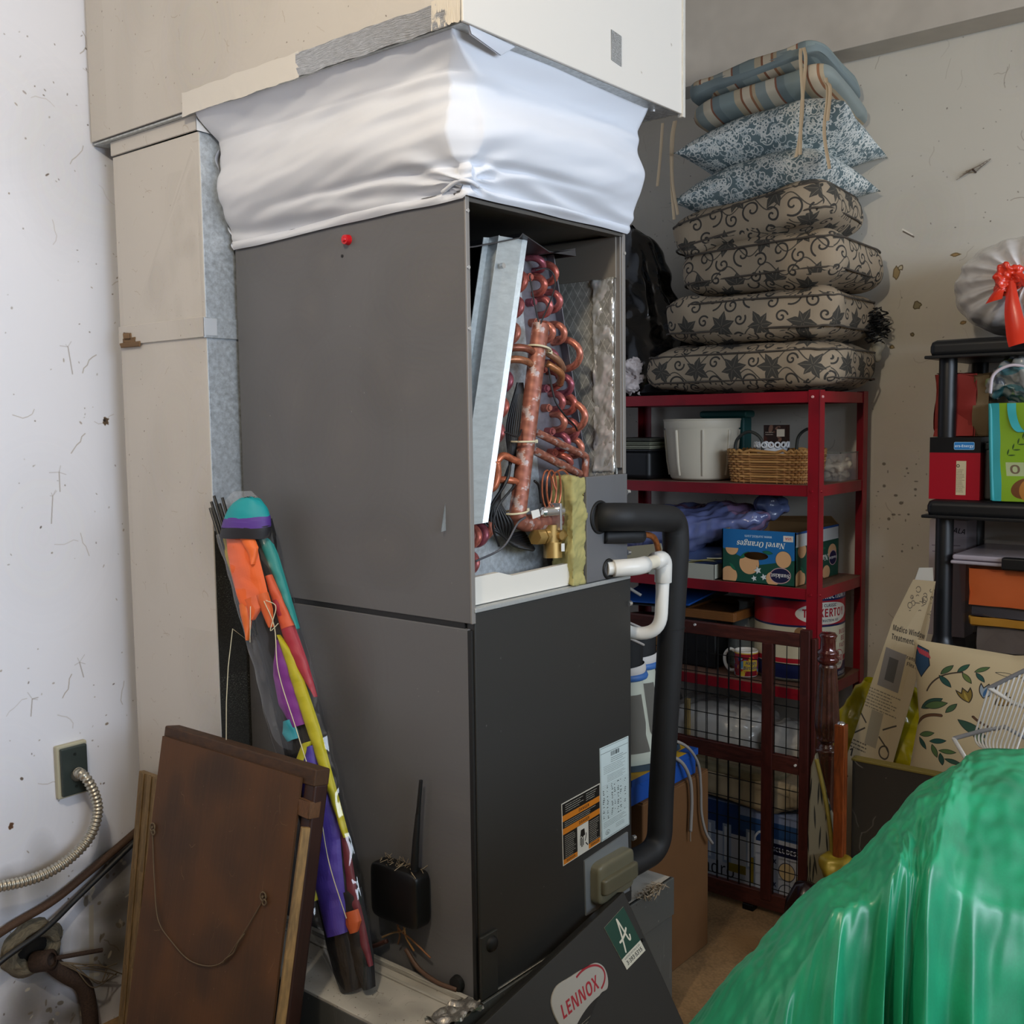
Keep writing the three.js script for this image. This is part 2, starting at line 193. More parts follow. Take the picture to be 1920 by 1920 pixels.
{
  const t = T('supply_duct', 'large cream painted sheet-metal duct under the ceiling above the furnace', 'duct', [0.29, 2.345, -0.55]);
  P(t, 'side_panel', uvBox(box(-0.105, -0.1, 2.345, 2.93, -1.19, 0.09, 0.001)), matDuct);
  P(t, 'front_panel', uvBox(box(-0.105, 0.676, 2.338, 2.93, 0.088, 0.095, 0.002)), matDuctFront);
  P(t, 'end_panel', uvBox(box(0.672, 0.68, 2.338, 2.93, -1.19, 0.095, 0.001)), plain(mottle(0xc8c4ba, 0.18, 30, 0.3), 0.7));
  P(t, 'bottom_panel', uvBox(merge([box(-0.1, 0.672, 2.338, 2.342, -0.0, 0.088, 0), box(0.58, 0.672, 2.338, 2.342, -1.19, 0.0, 0), box(-0.1, 0.58, 2.338, 2.342, -1.19, -0.74, 0), box(-0.1, 0.0, 2.338, 2.342, -0.74, 0.0, 0)])), galvDull);
  P(t, 'corner_flange', [box(0.672, 0.684, 2.33, 2.93, 0.083, 0.099, 0.002)], plain(mottle(0xcdc9bf, 0.25, 40, 0.4), 0.7));
  const foil = M(0xffffff, 0.28, 0.9, { map: mottle(0xb7b7b5, 0.25, 22, 0.2), bumpMap: mottle(0x808080, 0.5, 20, 0.2), bumpScale: 0.0008 });
  const strip = (z0, z1, y0, y1, sd) => surf((u, v) => { const z = z0 + (z1 - z0) * u, y = y0 + (y1 - y0) * v + 0.004 * N(u * 9, v, sd); return [-0.108 - 0.004 * Math.abs(N(u * 26, v * 3, sd)) * (1 - v), y, z]; }, 60, 5);
  P(t, 'tape', strip(-0.78, -0.36, 2.332, 2.386, 1), M(0xdcd8d0, 0.5), 'white painted tape along the lower edge');
  P(t, 'tape', strip(-0.37, 0.06, 2.335, 2.384, 4), foil, 'shiny foil tape along the lower edge');
  P(t, 'tape', strip(0.02, 0.092, 2.338, 2.39, 7), M(0xd9d2c4, 0.6), 'cream painted tape at the corner');
  P(t, 'patch', wob(slab([0.373, 2.388, 0.0965], [0.412, 2.383, 0.0965], [0.412, 2.447, 0.0965], [0.373, 2.451, 0.0965], 0.001), 0.001, 90), foil, 'small square patch of foil tape');
  P(t, 'screw', cyl([0.6, 2.342, 0.06], [0.6, 2.333, 0.06], 0.006), M(0xdddddd, 0.3, 0.8));
}
// ---------- return duct drop ----------
{
  const t = T('return_duct', 'tall cream painted return duct with bare galvanized front between wall and furnace', 'duct', [0.2, 0.62, -0.94]);
  P(t, 'side_panel', uvBox(box(-0.083, -0.079, 0.66, 2.3, -1.13, -0.757, 0.001)), matDuct);
  P(t, 'dent_panel', slab([-0.0834, 1.87, -1.08], [-0.0834, 1.87, -0.77], [-0.0834, 2.25, -0.77], [-0.0834, 2.27, -0.79], 0.0012), matDuct);
  P(t, 'front_panel', uvBox(box(-0.08, 0.55, 1.36, 2.3, -0.762, -0.757, 0.001)), galv, 'bare galvanized front sheet');
  P(t, 'liner', uvBox(box(-0.08, 0.55, 0.62, 1.36, -0.764, -0.757, 0.001)), M(0xffffff, 0.9, 0, { map: tex(256, 256, (u, v) => { const k = 26 + 60 * Math.max(0, tn(u, v * 2, 60)) + 26 * rnd(); return [k, k, k * 0.94]; }, 4) }), 'black speckled liner below the bare metal');
  P(t, 'back_panel', merge([box(-0.079, 0.55, 0.64, 2.3, -1.13, -1.126, 0), box(0.546, 0.55, 0.64, 2.3, -1.13, -0.764, 0)]), galvDull);
  const collar = (y0, y1, s) => { P(t, 'collar', uvBox(box(-0.0885, -0.082, y0, y1, -1.13, -0.754, 0.0015)), matDuct); P(t, 'collar', uvBox(box(-0.0885, 0.03, y0 - s, y1 - s, -0.7585, -0.752, 0.0015)), galv); };
  collar(1.824, 1.872, 0.002); collar(2.303, 2.338, 0);
  P(t, 'tape', slab([-0.0895, 1.828, -0.752], [-0.055, 1.828, -0.7505], [-0.055, 1.868, -0.7505], [-0.0895, 1.868, -0.752], 0.001), M(0xd3d8de, 0.35, 0.4), 'scrap of tape over the collar corner');
  P(t, 'tape', slab([-0.09, 2.3, -0.751], [-0.035, 2.298, -0.75], [-0.03, 2.345, -0.75], [-0.09, 2.35, -0.751], 0.001), M(0xdfe3e8, 0.4, 0.1), 'torn white tape at the top corner');
  for (let k = 0; k < 3; k++) { const y = 1.815 + k * 0.012; P(t, 'cobweb', wob(box(-0.092, -0.087, y, y + 0.014, -1.12 + k * 0.01, -1.03 - k * 0.02, 0.002), 0.008, 60, k), M(0x7d6347, 0.95)); }
}
// ---------- white canvas connector ----------
{
  const t = T('canvas_connector', 'white cloth sleeve bulging between the furnace top and the duct', 'duct sleeve', [0.27, 2.05, -0.35]);
  const rect = (s, x0, x1, z0, z1) => { const q = (s % 1) * 4, k = Math.floor(q), f = q - k; return k === 0 ? [x0, z0 + (z1 - z0) * f, -1, 0] : k === 1 ? [x0 + (x1 - x0) * f, z1, 0, 1] : k === 2 ? [x1, z1 + (z0 - z1) * f, 1, 0] : [x1 + (x0 - x1) * f, z0, 0, -1]; };
  const ss = (a, b, x) => { const q = Math.max(0, Math.min(1, (x - a) / (b - a))); return q * q * (3 - 2 * q); };
  const f = (u, v) => {
    const b = rect(u, -0.006, 0.576, -0.74, 0.008), c = rect(u, -0.094, 0.585, -0.745, 0.06), q = (u % 1) * 4, fr = q - Math.floor(q), mid = Math.sin(Math.PI * fr) ** 0.35, side = Math.floor(q), hem = v < 0.0 ? 0 : v;
    const k = ss(0.72, 1, hem), top = side === 0 ? Math.max(k, 0.25 * hem) : k;
    let x = b[0] + (c[0] - b[0]) * top, z = b[1] + (c[1] - b[1]) * top;
    const bulge = (0.012 + (side === 0 ? 0.046 : 0.055) * (0.25 + 0.75 * mid)) * Math.sin(Math.PI * ss(0.02, 0.98, hem) ** 0.75) ** 0.75 * (1 - 0.65 * ss(0.8, 1, hem));
    const near = Math.exp(-(((u - 0.25) / 0.035) ** 2)), gather = Math.exp(-(((u - 0.24) / 0.05) ** 2)) * Math.exp(-(((v - 0.14) / 0.16) ** 2));
    let fold = 0.013 * N(u * 7 + v * 2, v * 4 - u * 6, 2) + (side === 0 ? 0.007 * N(u * 12 + v * 5, v * 10 - u * 22, 9) : 0) + 0.0035 * N(u * 22, v * 12 - u * 14, 5) * (1 - 0.5 * mid) * (side > 1 || fr > 0.93 ? 0.3 : 1);
    fold += 0.010 * gather * Math.sin(Math.atan2(v - 0.1, (u - 0.25) * 4) * 9) + 0.006 * Math.exp(-(((v - 0.1) / 0.06) ** 2)) * Math.sin(u * 46 + v * 30 + 5 * N(u * 6, 0, 3)) + 0.012 * Math.exp(-(((v - 0.22) / 0.025) ** 2)) * ss(0.02, 0.2, u) * ss(0.5, 0.24, u) * -1;
    fold += 0.008 * Math.exp(-(((v - 0.78 - 0.16 * (0.25 - u)) / 0.05) ** 2));
    const o = bulge * (1 - 0.55 * gather) + fold * ss(0, 0.05, hem); x += b[2] * o; z += b[3] * o; if (side === 1 && fr < 0.12) { x -= (0.12 - fr) * 0.35 * bulge; } if (side === 0 && fr > 0.88) z += (fr - 0.88) * 0.35 * bulge * 1; if (side === 1 && fr > 0.88) x += (fr - 0.88) * 2.4 * bulge; if (side === 2 && fr < 0.12) z += (0.12 - fr) * 2.4 * bulge;
    const hy = side === 0 ? 2.052 - 0.02 * (1 - fr) * (1 - fr) + 0.006 * N(u * 18, 0, 8) : 2.058 + 0.003 * N(u * 14, 0, 8) - (side === 1 ? 0.004 * fr : 0);
    return [x, hy + (2.343 - hy) * hem, z];
  };
  const cloth = M(0xe2e6ee, 0.62, 0, { sheen: 0.15 });
  P(t, 'cloth', surf(f, 300, 80), cloth);
  P(t, 'hem', surf((u, v) => { const p = f(u, 0.0 + 0.06 * v), a = Math.sin(v * 3.14) * 0.006; const b = rect(u, 0, 1, 0, 1); return [p[0] + b[2] * a, p[1], p[2] + b[3] * a]; }, 240, 6), cloth);
  P(t, 'tie', pipe([[-0.012, 2.07, -0.05], [-0.016, 2.085, 0.0], [-0.006, 2.082, 0.018], [0.02, 2.076, 0.016]], 0.004, 20), cloth);
  P(t, 'corner_tuck', wob(slab([-0.075, 2.325, 0.088], [0.03, 2.318, 0.07], [0.06, 2.338, 0.084], [-0.09, 2.352, 0.09], 0.003), 0.004, 40), cloth, 'loose cloth corner tucked under the duct');
}
// ---------- furnace ----------
const sideTex = canvas(1024, 1024, (g, w, h) => { g.fillStyle = '#69696b'; g.fillRect(0, 0, w, h); for (let i = 0; i < 30; i++) smudge(g, rnd() * w, rnd() * h, rr(60, 200), rr(60, 240), 'rgba(120,108,96,1)', 0.1); specks(g, w, h, 70, ['#9a978f', '#b9b6ae', '#77736b'], 0.5, 1.5); }, { rep: 0.8 });
const matSide = plain(sideTex, 0.36, { specularIntensity: 0.6 }), matDoor = plain(canvas(512, 512, (g, w, h) => { g.fillStyle = '#2d2d2c'; g.fillRect(0, 0, w, h); specks(g, w, h, 40, ['#87847c', '#a8a59d'], 0.5, 1.3); }, { rep: 1 }), 0.42), matBlack = M(0x0b0b0c, 0.6), matEdge = M(0x8c8884, 0.45, 0.3), matDark = M(0x141414, 0.5), steel = M(0xd5d6d8, 0.25, 0.9);
{
  const t = T('furnace', 'tall dark grey furnace cabinet with its coil compartment standing open', 'furnace', [0.29, 0.4, -0.37]);
  P(t, 'lower_cabinet', uvBox(merge([box(0, 0.01, 0.402, 1.192, -0.745, -0.012, 0.002), box(0.57, 0.58, 0.402, 1.192, -0.745, -0.022, 0.002), box(0.01, 0.57, 0.402, 1.192, -0.745, -0.735, 0)])), matSide);
  P(t, 'cabinet_deck', merge([box(0.012, 0.565, 1.19, 1.232, -0.735, -0.02, 0.002), box(0.004, 0.57, 1.188, 1.206, -0.742, -0.024, 0)]), matDark);
  P(t, 'front_panel', uvBox(merge([box(0.008, 0.592, 0.402, 1.226, -0.024, 0.0, 0.004)])), matDoor, 'dark front door of the lower cabinet');
  P(t, 'front_edge', merge([box(0.0, 0.007, 0.402, 1.19, -0.014, -0.004, 0.001)]), matDark);
  P(t, 'ledge', box(0.006, 0.585, 1.226, 1.236, -0.03, 0.004, 0.002), galvDull);
  P(t, 'coil_cabinet', uvBox(merge([box(0, 0.008, 1.204, 2.07, -0.745, -0.001, 0.002), box(0.562, 0.57, 1.236, 2.07, -0.745, -0.001, 0.002), box(0.008, 0.562, 2.055, 2.07, -0.745, -0.002, 0.001)])), matSide);
  P(t, 'back_panel', box(0.008, 0.562, 1.236, 2.055, -0.745, -0.737, 0), matBlack);
  P(t, 'side_liner', box(0.008, 0.012, 1.24, 2.05, -0.73, -0.03, 0), matBlack);
  P(t, 'edge_flange', merge([box(-0.001, 0.011, 1.204, 2.075, -0.004, 0.001, 0.0015), box(0.008, 0.0105, 1.236, 2.06, -0.03, -0.003, 0)]), matEdge, 'pale folded front edge');
  P(t, 'edge_flange', merge([box(0.5585, 0.571, 1.485, 2.058, -0.004, 0.001, 0.0015), box(0.552, 0.5585, 1.5, 2.058, -0.03, -0.003, 0)]), matEdge);
  P(t, 'top_flange', merge([box(0.01, 0.56, 2.048, 2.056, -0.03, 0.001, 0.001)]), M(0x5c5955, 0.4, 0.3));
  P(t, 'inner_plate', box(0.548, 0.561, 1.952, 2.05, -0.73, -0.012, 0.001), M(0x8a847b, 0.5, 0.2));
  const diamond = tex(256, 256, (u, v) => { const a = (u * 8 + v * 5) % 1, b = ((u * 8 - v * 5) % 1 + 1) % 1, l = Math.min(a, 1 - a, b, 1 - b), k = 1 + 0.3 * tn(u, v, 14) + 0.2 * (rnd() - 0.5); const q = (l < 0.035 ? 235 : 176) * k; return [q, q, q * 0.97]; }, 5);
  P(t, 'foil_liner', uvBox(wob(merge([new THREE.BoxGeometry(0.008, 0.72, 0.705, 1, 40, 40).translate(0.553, 1.595, -0.37)]), 0.006, 16)), M(0xffffff, 0.35, 0.35, { map: diamond }), 'silver foil-faced insulation');
  P(t, 'foil_edge', wob(wob(weld(new THREE.BoxGeometry(0.005, 0.46, 0.06, 1, 90, 16)).translate(0.5495, 1.72, -0.05), 0.007, 34, 3), 0.003, 120), M(0xdfe0de, 0.22, 0.5), 'crumpled bright foil edge');
  P(t, 'access_panel', uvBox(merge([box(0.4, 0.571, 1.238, 1.485, -0.006, 0.004, 0.002), box(0.4, 0.404, 1.238, 1.485, -0.02, -0.004, 0)])), matSide, 'grey piping cover panel left in place');
  P(t, 'insulation', wob(wob(weld(new THREE.BoxGeometry(0.05, 0.246, 0.06, 10, 50, 12)).translate(0.375, 1.362, -0.03), 0.012, 22), 0.004, 130, 4), plain(tex(128, 128, (u, v) => { const k = 1 + 0.5 * tn(u * 0.4, v, 40); return [150 * k, 142 * k, 92 * k]; }, 3), 0.95), 'yellow fibreglass edge of the cover panel');
  for (const [x, y] of [[0.573, 1.44], [0.574, 1.292], [0.58, 1.165], [0.595, 0.566]]) P(t, 'screw', merge([cyl([x - 0.004, y, 0.002], [x + 0.006, y, 0.004], 0.007, 0.006)]), steel);
  for (const [x, y] of [[0.565, 2.01], [0.004, 2.03], [0.004, 1.92], [0.004, 1.8]]) P(t, 'screw', cyl([x, y, 0.0], [x, y, 0.004], 0.004), steel);
  P(t, 'grommet', new THREE.TorusGeometry(0.036, 0.004, 8, 28).translate(0.452, 1.388, 0.005), matBlack);
  P(t, 'grommet', new THREE.TorusGeometry(0.021, 0.004, 8, 24).translate(0.487, 1.262, 0.005), matBlack);
  P(t, 'red_plug', merge([cyl([0.001, 2.012, -0.341], [-0.012, 2.012, -0.341], 0.0115, 0.01, 18), cyl([-0.012, 2.012, -0.341], [-0.016, 2.012, -0.341], 0.006, 0.004, 14)]), M(0xd0101c, 0.35), 'small red plastic plug');
  P(t, 'plug_hole', cyl([0.0005, 1.98, -0.362], [-0.0012, 1.98, -0.362], 0.0035), matBlack);
  // printed plates on the lower door
  const rating = canvas(512, 980, (g, w, h) => {
    g.fillStyle = '#c9d8d8'; g.fillRect(0, 0, w, h); g.strokeStyle = '#33403f'; g.lineWidth = 4; g.strokeRect(12, 12, w - 24, h - 24); g.beginPath(); g.moveTo(12, 70); g.lineTo(w - 12, 70); g.stroke();
    for (let x = 190; x < 340; x += rr(3, 9)) { g.fillStyle = '#20282a'; g.fillRect(x, 82, rr(2, 5), 46); }
    lines(g, 190, 150, 290, 3, 20, '#3a4646', 5); lines(g, 60, 215, 410, 5, 18, '#5a6868', 4); lines(g, 120, 320, 340, 5, 16, '#5a6868', 4);
    g.lineWidth = 1.5; g.strokeStyle = '#6a7878'; for (let y = 410; y < 780; y += 19) { g.beginPath(); g.moveTo(24, y); g.lineTo(w - 24, y); g.stroke(); }
    for (let i = 0; i < 130; i++) { g.fillStyle = '#2b3636'; g.fillRect([40, 110, 190, 240, 300, 350, 430][Math.floor(rnd() * 7)] + rr(-8, 8), 420 + Math.floor(rnd() * 19) * 19, rr(8, 24), 9); }
    lines(g, 40, 800, 420, 4, 17, '#4a5858', 4); lines(g, 260, 880, 200, 3, 17, '#4a5858', 4); g.strokeStyle = '#2b3636'; g.lineWidth = 4; g.beginPath(); g.ellipse(110, 915, 38, 24, 0, 0, 7); g.stroke(); text(g, 'UL', 110, 917, 34, '#2b3636');
  });
  P(t, 'rating_label', slab([0.456, 0.6, 0.0018], [0.578, 0.606, 0.0018], [0.575, 0.833, 0.0018], [0.45, 0.832, 0.0018], 0.0012), plain(rating, 0.5), 'white printed rating label');
  const warn = canvas(640, 640, (g, w, h) => {
    g.fillStyle = '#d8d4c8'; g.fillRect(0, 0, w, h); g.fillStyle = '#12110f'; g.fillRect(8, 8, w - 16, h - 16); lines(g, 60, 34, 300, 4, 22, '#cfcabb', 5); lines(g, 400, 34, 200, 4, 22, '#cfcabb', 5);
    g.fillStyle = '#cf7a1c'; g.fillRect(8, 128, w - 16, 62); text(g, 'DANGER', 360, 160, 44, '#17120c'); lines(g, 40, 208, 560, 3, 20, '#cfcabb', 5); g.fillStyle = '#cf7a1c'; g.fillRect(8, 262, w - 16, 62); text(g, 'DANGER', 360, 294, 44, '#17120c');
    lines(g, 40, 350, 180, 12, 20, '#cfcabb', 5); lines(g, 450, 350, 170, 12, 20, '#cfcabb', 5); g.fillStyle = '#d8d4c8'; g.fillRect(240, 326, 190, 306); g.fillStyle = '#cf7a1c'; g.fillRect(8, 580, 232, 52); g.fillRect(430, 580, 202, 52); text(g, 'DANGER', 130, 606, 36, '#17120c'); text(g, 'DANGER', 540, 606, 36, '#17120c');
    g.fillStyle = '#15130f'; g.beginPath(); g.moveTo(300, 380); g.lineTo(360, 380); g.lineTo(372, 450); g.lineTo(345, 470); g.lineTo(285, 470); g.closePath(); g.fill(); for (const [x, l] of [[285, 70], [302, 92], [319, 96], [336, 84]]) g.fillRect(x, 470, 12, l); g.lineWidth = 12; g.strokeStyle = '#15130f'; g.beginPath(); g.moveTo(380, 540); g.lineTo(418, 580); g.moveTo(372, 520); g.quadraticCurveTo(400, 440, 385, 440); g.stroke(); g.strokeStyle = '#d8d4c8'; g.lineWidth = 7; g.beginPath(); g.moveTo(280, 465); g.lineTo(310, 450); g.lineTo(325, 475); g.lineTo(360, 455); g.stroke();
  });
  P(t, 'warning_label', slab([0.3, 0.593, 0.0016], [0.452, 0.601, 0.0016], [0.45, 0.747, 0.0016], [0.296, 0.741, 0.0016], 0.0012), plain(warn, 0.45), 'black and orange danger label');
  P(t, 'window_frame', uvBox(merge([slab([0.387, 0.442, 0.004], [0.576, 0.436, 0.004], [0.568, 0.59, 0.004], [0.382, 0.578, 0.004], 0.004)])), M(0x9aa1a6, 0.4, 0.5), 'grey frame of the burner sight window');
  P(t, 'window_cover', blob(0.155, 0.1, 0.04, 0.28, 0.3, 48, 24).translate(0.482, 0.512, 0.012), M(0x8b8770, 0.3, 0, { transmission: 0.4, thickness: 0, opacity: 1 }), 'dusty clear plastic cover');
  P(t, 'window_step', blob(0.15, 0.042, 0.056, 0.25, 0.25, 40, 20).translate(0.486, 0.508, 0.016), M(0x7d7963, 0.3, 0, { transmission: 0.4, thickness: 0 }));
  P(t, 'latch', merge([box(0.005, 0.058, 0.402, 0.54, 0.0, 0.007, 0.002)]), M(0x2d2e2c, 0.5)); P(t, 'latch_knob', lathe([[0, 0.01], [0.012, 0.009], [0.016, 0.004], [0.018, 0]], 0, 0, 0).rotateX(Math.PI / 2).translate(0.038, 0.515, 0.006), matBlack);
}
// ---------- evaporator coil ----------
const copper = (h, r = 0.34) => M(0xffffff, r, 0.45, { map: mottle(h, 0.35, 14, 0.1, 128, 1) }), cuRed = copper(0xc06a5c), cuBrown = copper(0xb4694a), cuRust = M(0xffffff, 0.5, 0.3, { map: tex(256, 256, (u, v) => { const q = tn(u, v, 5) + 0.4 * tn(u, v, 22, 3), k = Math.max(0, Math.min(1, (q - 0.12) * 5)), b = tn(u, v, 9, 8); return [150 + 50 * b + 30 * k, 92 + 40 * b + 70 * k, 74 + 34 * b + 84 * k]; }, 1) });
{
  const t = T('evaporator_coil', 'A-shaped cooling coil with rows of copper bends inside the open furnace compartment', 'cooling coil', [0.28, 1.238, -0.35]);
  P(t, 'drain_pan', merge([prism([[0.014, 1.238], [0.398, 1.238], [0.395, 1.289], [0.15, 1.285], [0.106, 1.297], [0.033, 1.296], [0.014, 1.293]], 0.014).translate(0, 0, -0.03), box(0.016, 0.54, 1.238, 1.25, -0.7, -0.03, 0.002)]), M(0xe2ddd2, 0.5), 'white plastic drain pan');
  const zf = -0.115, fin = (a, b, c, d, nm) => { const list = []; for (let i = 0; i < 34; i++) { const q = i / 33, y = 1.27 + q * 0.7; const L = a + (b - a) * q, R = c + (d - c) * q; list.push(box(L, R, y, y + 0.012, -0.7, zf - 0.005, 0)); } return P(t, nm, list, M(0x2b2c2d, 0.45, 0.5)); };
  fin(0.03, 0.2, 0.1, 0.27, 'fin_slab'); fin(0.44, 0.31, 0.52, 0.39, 'fin_slab');
  const plate = M(0xffffff, 0.4, 0.35, { map: spangle(0x7d7c84, 0.1) });
  P(t, 'end_plate', merge([prism([[0.385, 1.27], [0.54, 1.27], [0.55, 1.45], [0.41, 2.0], [0.3, 1.985]], 0.003).translate(0, 0, zf), slab([0.549, 1.45, -0.09], [0.551, 1.45, -0.12], [0.411, 2.0, -0.12], [0.409, 2.0, -0.09], 0.003)]), plate, 'dark end plate of the right slab');
  P(t, 'end_plate', prism([[0.015, 1.27], [0.15, 1.27], [0.3, 1.985], [0.2, 1.985]], 0.003).translate(0, 0, zf), plate);
  P(t, 'delta_plate', uvBox(prism([[0.03, 1.26], [0.4, 1.26], [0.388, 1.33], [0.302, 1.965], [0.27, 1.965]], 0.002).translate(0, 0, zf + 0.004)), galv, 'triangular galvanized centre plate');
  // bends
  const bend = (x, y, dx, dy, r, tr, sd, hairpin = 0) => { const p = [], L = Math.hypot(dx, dy), ux = dx / L, uy = dy / L; for (let i = 0; i <= 12; i++) { const a = i / 12 * Math.PI; p.push(V(x - ux * r * Math.cos(a), y - uy * r * Math.cos(a), zf + 0.012 + Math.sin(a) * (r + 0.008 + hairpin))); } return sweep([V(p[0].x, p[0].y, zf), ...p, V(p[12].x, p[12].y, zf)], tr, 10); };
  const cuMats = [cuRed, copper(0xb06462), copper(0xc07864), copper(0x9a5460)];
  let i = 0;
  for (const [x, y] of [[0.393, 1.955], [0.408, 1.893], [0.424, 1.82], [0.45, 1.70], [0.463, 1.655], [0.473, 1.595], [0.49, 1.55]]) P(t, 'return_bend', bend(x, y, 0.18, -1, 0.021, 0.0085, i), cuMats[i++ % 4]);
  for (const [x, y, a] of [[0.345, 1.972, 1], [0.352, 1.925, 0], [0.372, 1.878, 0], [0.382, 1.82, 0], [0.392, 1.765, 1], [0.41, 1.712, 0], [0.418, 1.66, 0], [0.424, 1.612, 0], [0.437, 1.565, 0], [0.445, 1.52, 1]]) P(t, 'return_bend', bend(x, y, a ? 0.9 : 0.18, -1, 0.019, 0.0085, i), cuMats[i++ % 4]);
  for (const [x, y] of [[0.323, 1.94], [0.335, 1.885], [0.345, 1.84], [0.36, 1.79], [0.372, 1.735], [0.38, 1.69], [0.388, 1.645], [0.4, 1.59], [0.41, 1.54]]) P(t, 'tube_end', merge([cyl([x, y, zf], [x, y, zf + 0.022], 0.0095, 0.0095, 12), cyl([x, y, zf + 0.022], [x, y, zf + 0.027], 0.0075, 0.006, 12)]), cuMats[(i += 3) % 4]);
  P(t, 'return_bend', bend(0.452, 1.772, 0.18, -1, 0.036, 0.0085, 2, 0.01), cuMats[2]); P(t, 'return_bend', bend(0.468, 1.625, 0.1, -1, 0.036, 0.0085, 2, 0.012), cuMats[2]);
  for (const [x, y] of [[0.278, 1.925], [0.264, 1.868], [0.25, 1.81], [0.222, 1.703], [0.206, 1.646], [0.19, 1.59], [0.15, 1.382], [0.132, 1.37], [0.108, 1.368], [0.1, 1.312]]) P(t, 'return_bend', bend(x, y, -0.22, -1, 0.021, 0.0085, i), cuMats[i++ % 4]);
  // bent baffle
  const prof = [[0, -0.01], [0.018, -0.01], [0.021, 0.014], [0.024, 0.014], [0.04, 0.0], [0.118, 0.0], [0.128, 0.007], [0.136, -0.008]];
  const bl = (u, k) => { const s = Math.min(6.999, u * 7), j = Math.floor(s), f = s - j; return prof[j][k] + (prof[j + 1][k] - prof[j][k]) * f; };
  const base = (u, v, o) => { const x = 0.133 - 0.147 * v + bl(u, 0), y = 2.002 - 0.611 * v + 0.012 * u - (v > 0.98 ? 0 : 0); return [x, y, -0.058 + bl(u, 1) - o]; };
  P(t, 'baffle', [toCreasedNormals(surf((u, v) => base(u, v, 0), 56, 2, { su: 0.14, sv: 0.62 }), 0.3), toCreasedNormals(surf((u, v) => base(u, v, 0.0015), 56, 2, { su: 0.14, sv: 0.62, flip: true }), 0.3)], M(0xffffff, 0.34, 0.6, { map: spangle(0xc9d0d2, 0.14) }), 'bent galvanized baffle strip');
  P(t, 'screw', cyl([0.17, 1.945, -0.052], [0.17, 1.945, -0.044], 0.006), steel);
  const cp = [[0.03, 1.966], [0.073, 1.974], [0.218, 2.009], [0.23, 2.02], [0.325, 1.992], [0.345, 1.993], [0.424, 2.01], [0.426, 1.995]], back = cp.slice().reverse().map(([a, b]) => [a + 0.001, b - 0.0025]);
  P(t, 'top_cap', prism([...cp, ...back], 0.6).translate(0, 0, -0.64), M(0x4c4b4e, 0.35, 0.6), 'bent sheet-metal cap');
  // pipes
  P(t, 'suction_header', merge([elbowPipe([[0.306, 1.83, -0.052], [0.213, 1.40, -0.052], [0.24, 1.388, -0.052], [0.365, 1.386, -0.045]], 0.04, 0.0195, 18)]), cuRust, 'corroded copper header pipe');
  P(t, 'header_end', wob(lathe([[0, 0], [0.022, 0.004], [0.024, 0.03], [0.021, 0.062], [0, 0.064]], 0, 0, 0, 20).rotateZ(-Math.PI / 2).translate(0.352, 1.386, -0.044), 0.003, 160), M(0xffffff, 0.6, 0.3, { map: mottle(0xa8a09a, 0.5, 30, 0.3) }));
  P(t, 'branch_pipe', pipe([[0.205, 1.772, -0.09], [0.235, 1.776, -0.06], [0.265, 1.772, -0.052], [0.297, 1.756, -0.052]], 0.0085, 24), copper(0x8a5340));
  P(t, 'branch_pipe', pipe([[0.19, 1.744, -0.09], [0.225, 1.75, -0.06], [0.262, 1.744, -0.052], [0.29, 1.727, -0.052]], 0.0085, 24), copper(0xa06a4c));
  P(t, 'branch_pipe', pipe([[0.15, 1.478, -0.085], [0.152, 1.523, -0.06], [0.17, 1.541, -0.055], [0.2, 1.532, -0.052], [0.24, 1.52, -0.052]], 0.008, 28), cuBrown);
  P(t, 'branch_pipe', pipe([[0.12, 1.475, -0.085], [0.142, 1.472, -0.06], [0.152, 1.5, -0.054], [0.15, 1.53, -0.054]], 0.008, 20), cuBrown);
  P(t, 'branch_pipe', pipe([[0.16, 1.488, -0.09], [0.19, 1.487, -0.055], [0.234, 1.476, -0.052]], 0.008, 16), cuBrown);
  P(t, 'branch_pipe', elbowPipe([[0.282, 1.59, -0.05], [0.455, 1.535, -0.05], [0.475, 1.53, -0.05], [0.474, 1.47, -0.055]], 0.02, 0.009), cuRust);
  P(t, 'branch_pipe', elbowPipe([[0.272, 1.55, -0.05], [0.455, 1.488, -0.055]], 0.02, 0.0095), cuRust);
  P(t, 'branch_pipe', pipe([[0.325, 1.772, -0.055], [0.36, 1.752, -0.045], [0.392, 1.732, -0.055]], 0.009, 14), copper(0x9a7058));
  P(t, 'branch_pipe', pipe([[0.33, 1.745, -0.055], [0.37, 1.722, -0.045], [0.4, 1.7, -0.07]], 0.009, 14), copper(0xa87048));
  const loops = []; for (let k = 0; k <= 64; k++) { const a = k / 64 * Math.PI * 2 * 2.4 - 1.2; loops.push(V(0.293 + 0.022 * Math.cos(a) + 0.00025 * k, 1.459 + 0.045 * Math.sin(a), -0.035 + 0.0003 * k)); }
  P(t, 'capillary_tube', merge([sweep([V(0.29, 1.40, -0.03), V(0.284, 1.418, -0.035), ...loops], 0.0022, 6), pipe([[0.313, 1.46, -0.02], [0.31, 1.49, -0.025], [0.345, 1.503, -0.025], [0.377, 1.485, -0.028], [0.392, 1.44, -0.03], [0.396, 1.405, -0.04]], 0.0022, 30, 6)]), cuBrown);
  P(t, 'flare_nut', merge([new THREE.CylinderGeometry(0.0135, 0.0135, 0.025, 6).translate(0.396, 1.415, -0.035), new THREE.CylinderGeometry(0.008, 0.01, 0.03, 12).translate(0.396, 1.39, -0.038)]), M(0xb9b3a8, 0.35, 0.7));
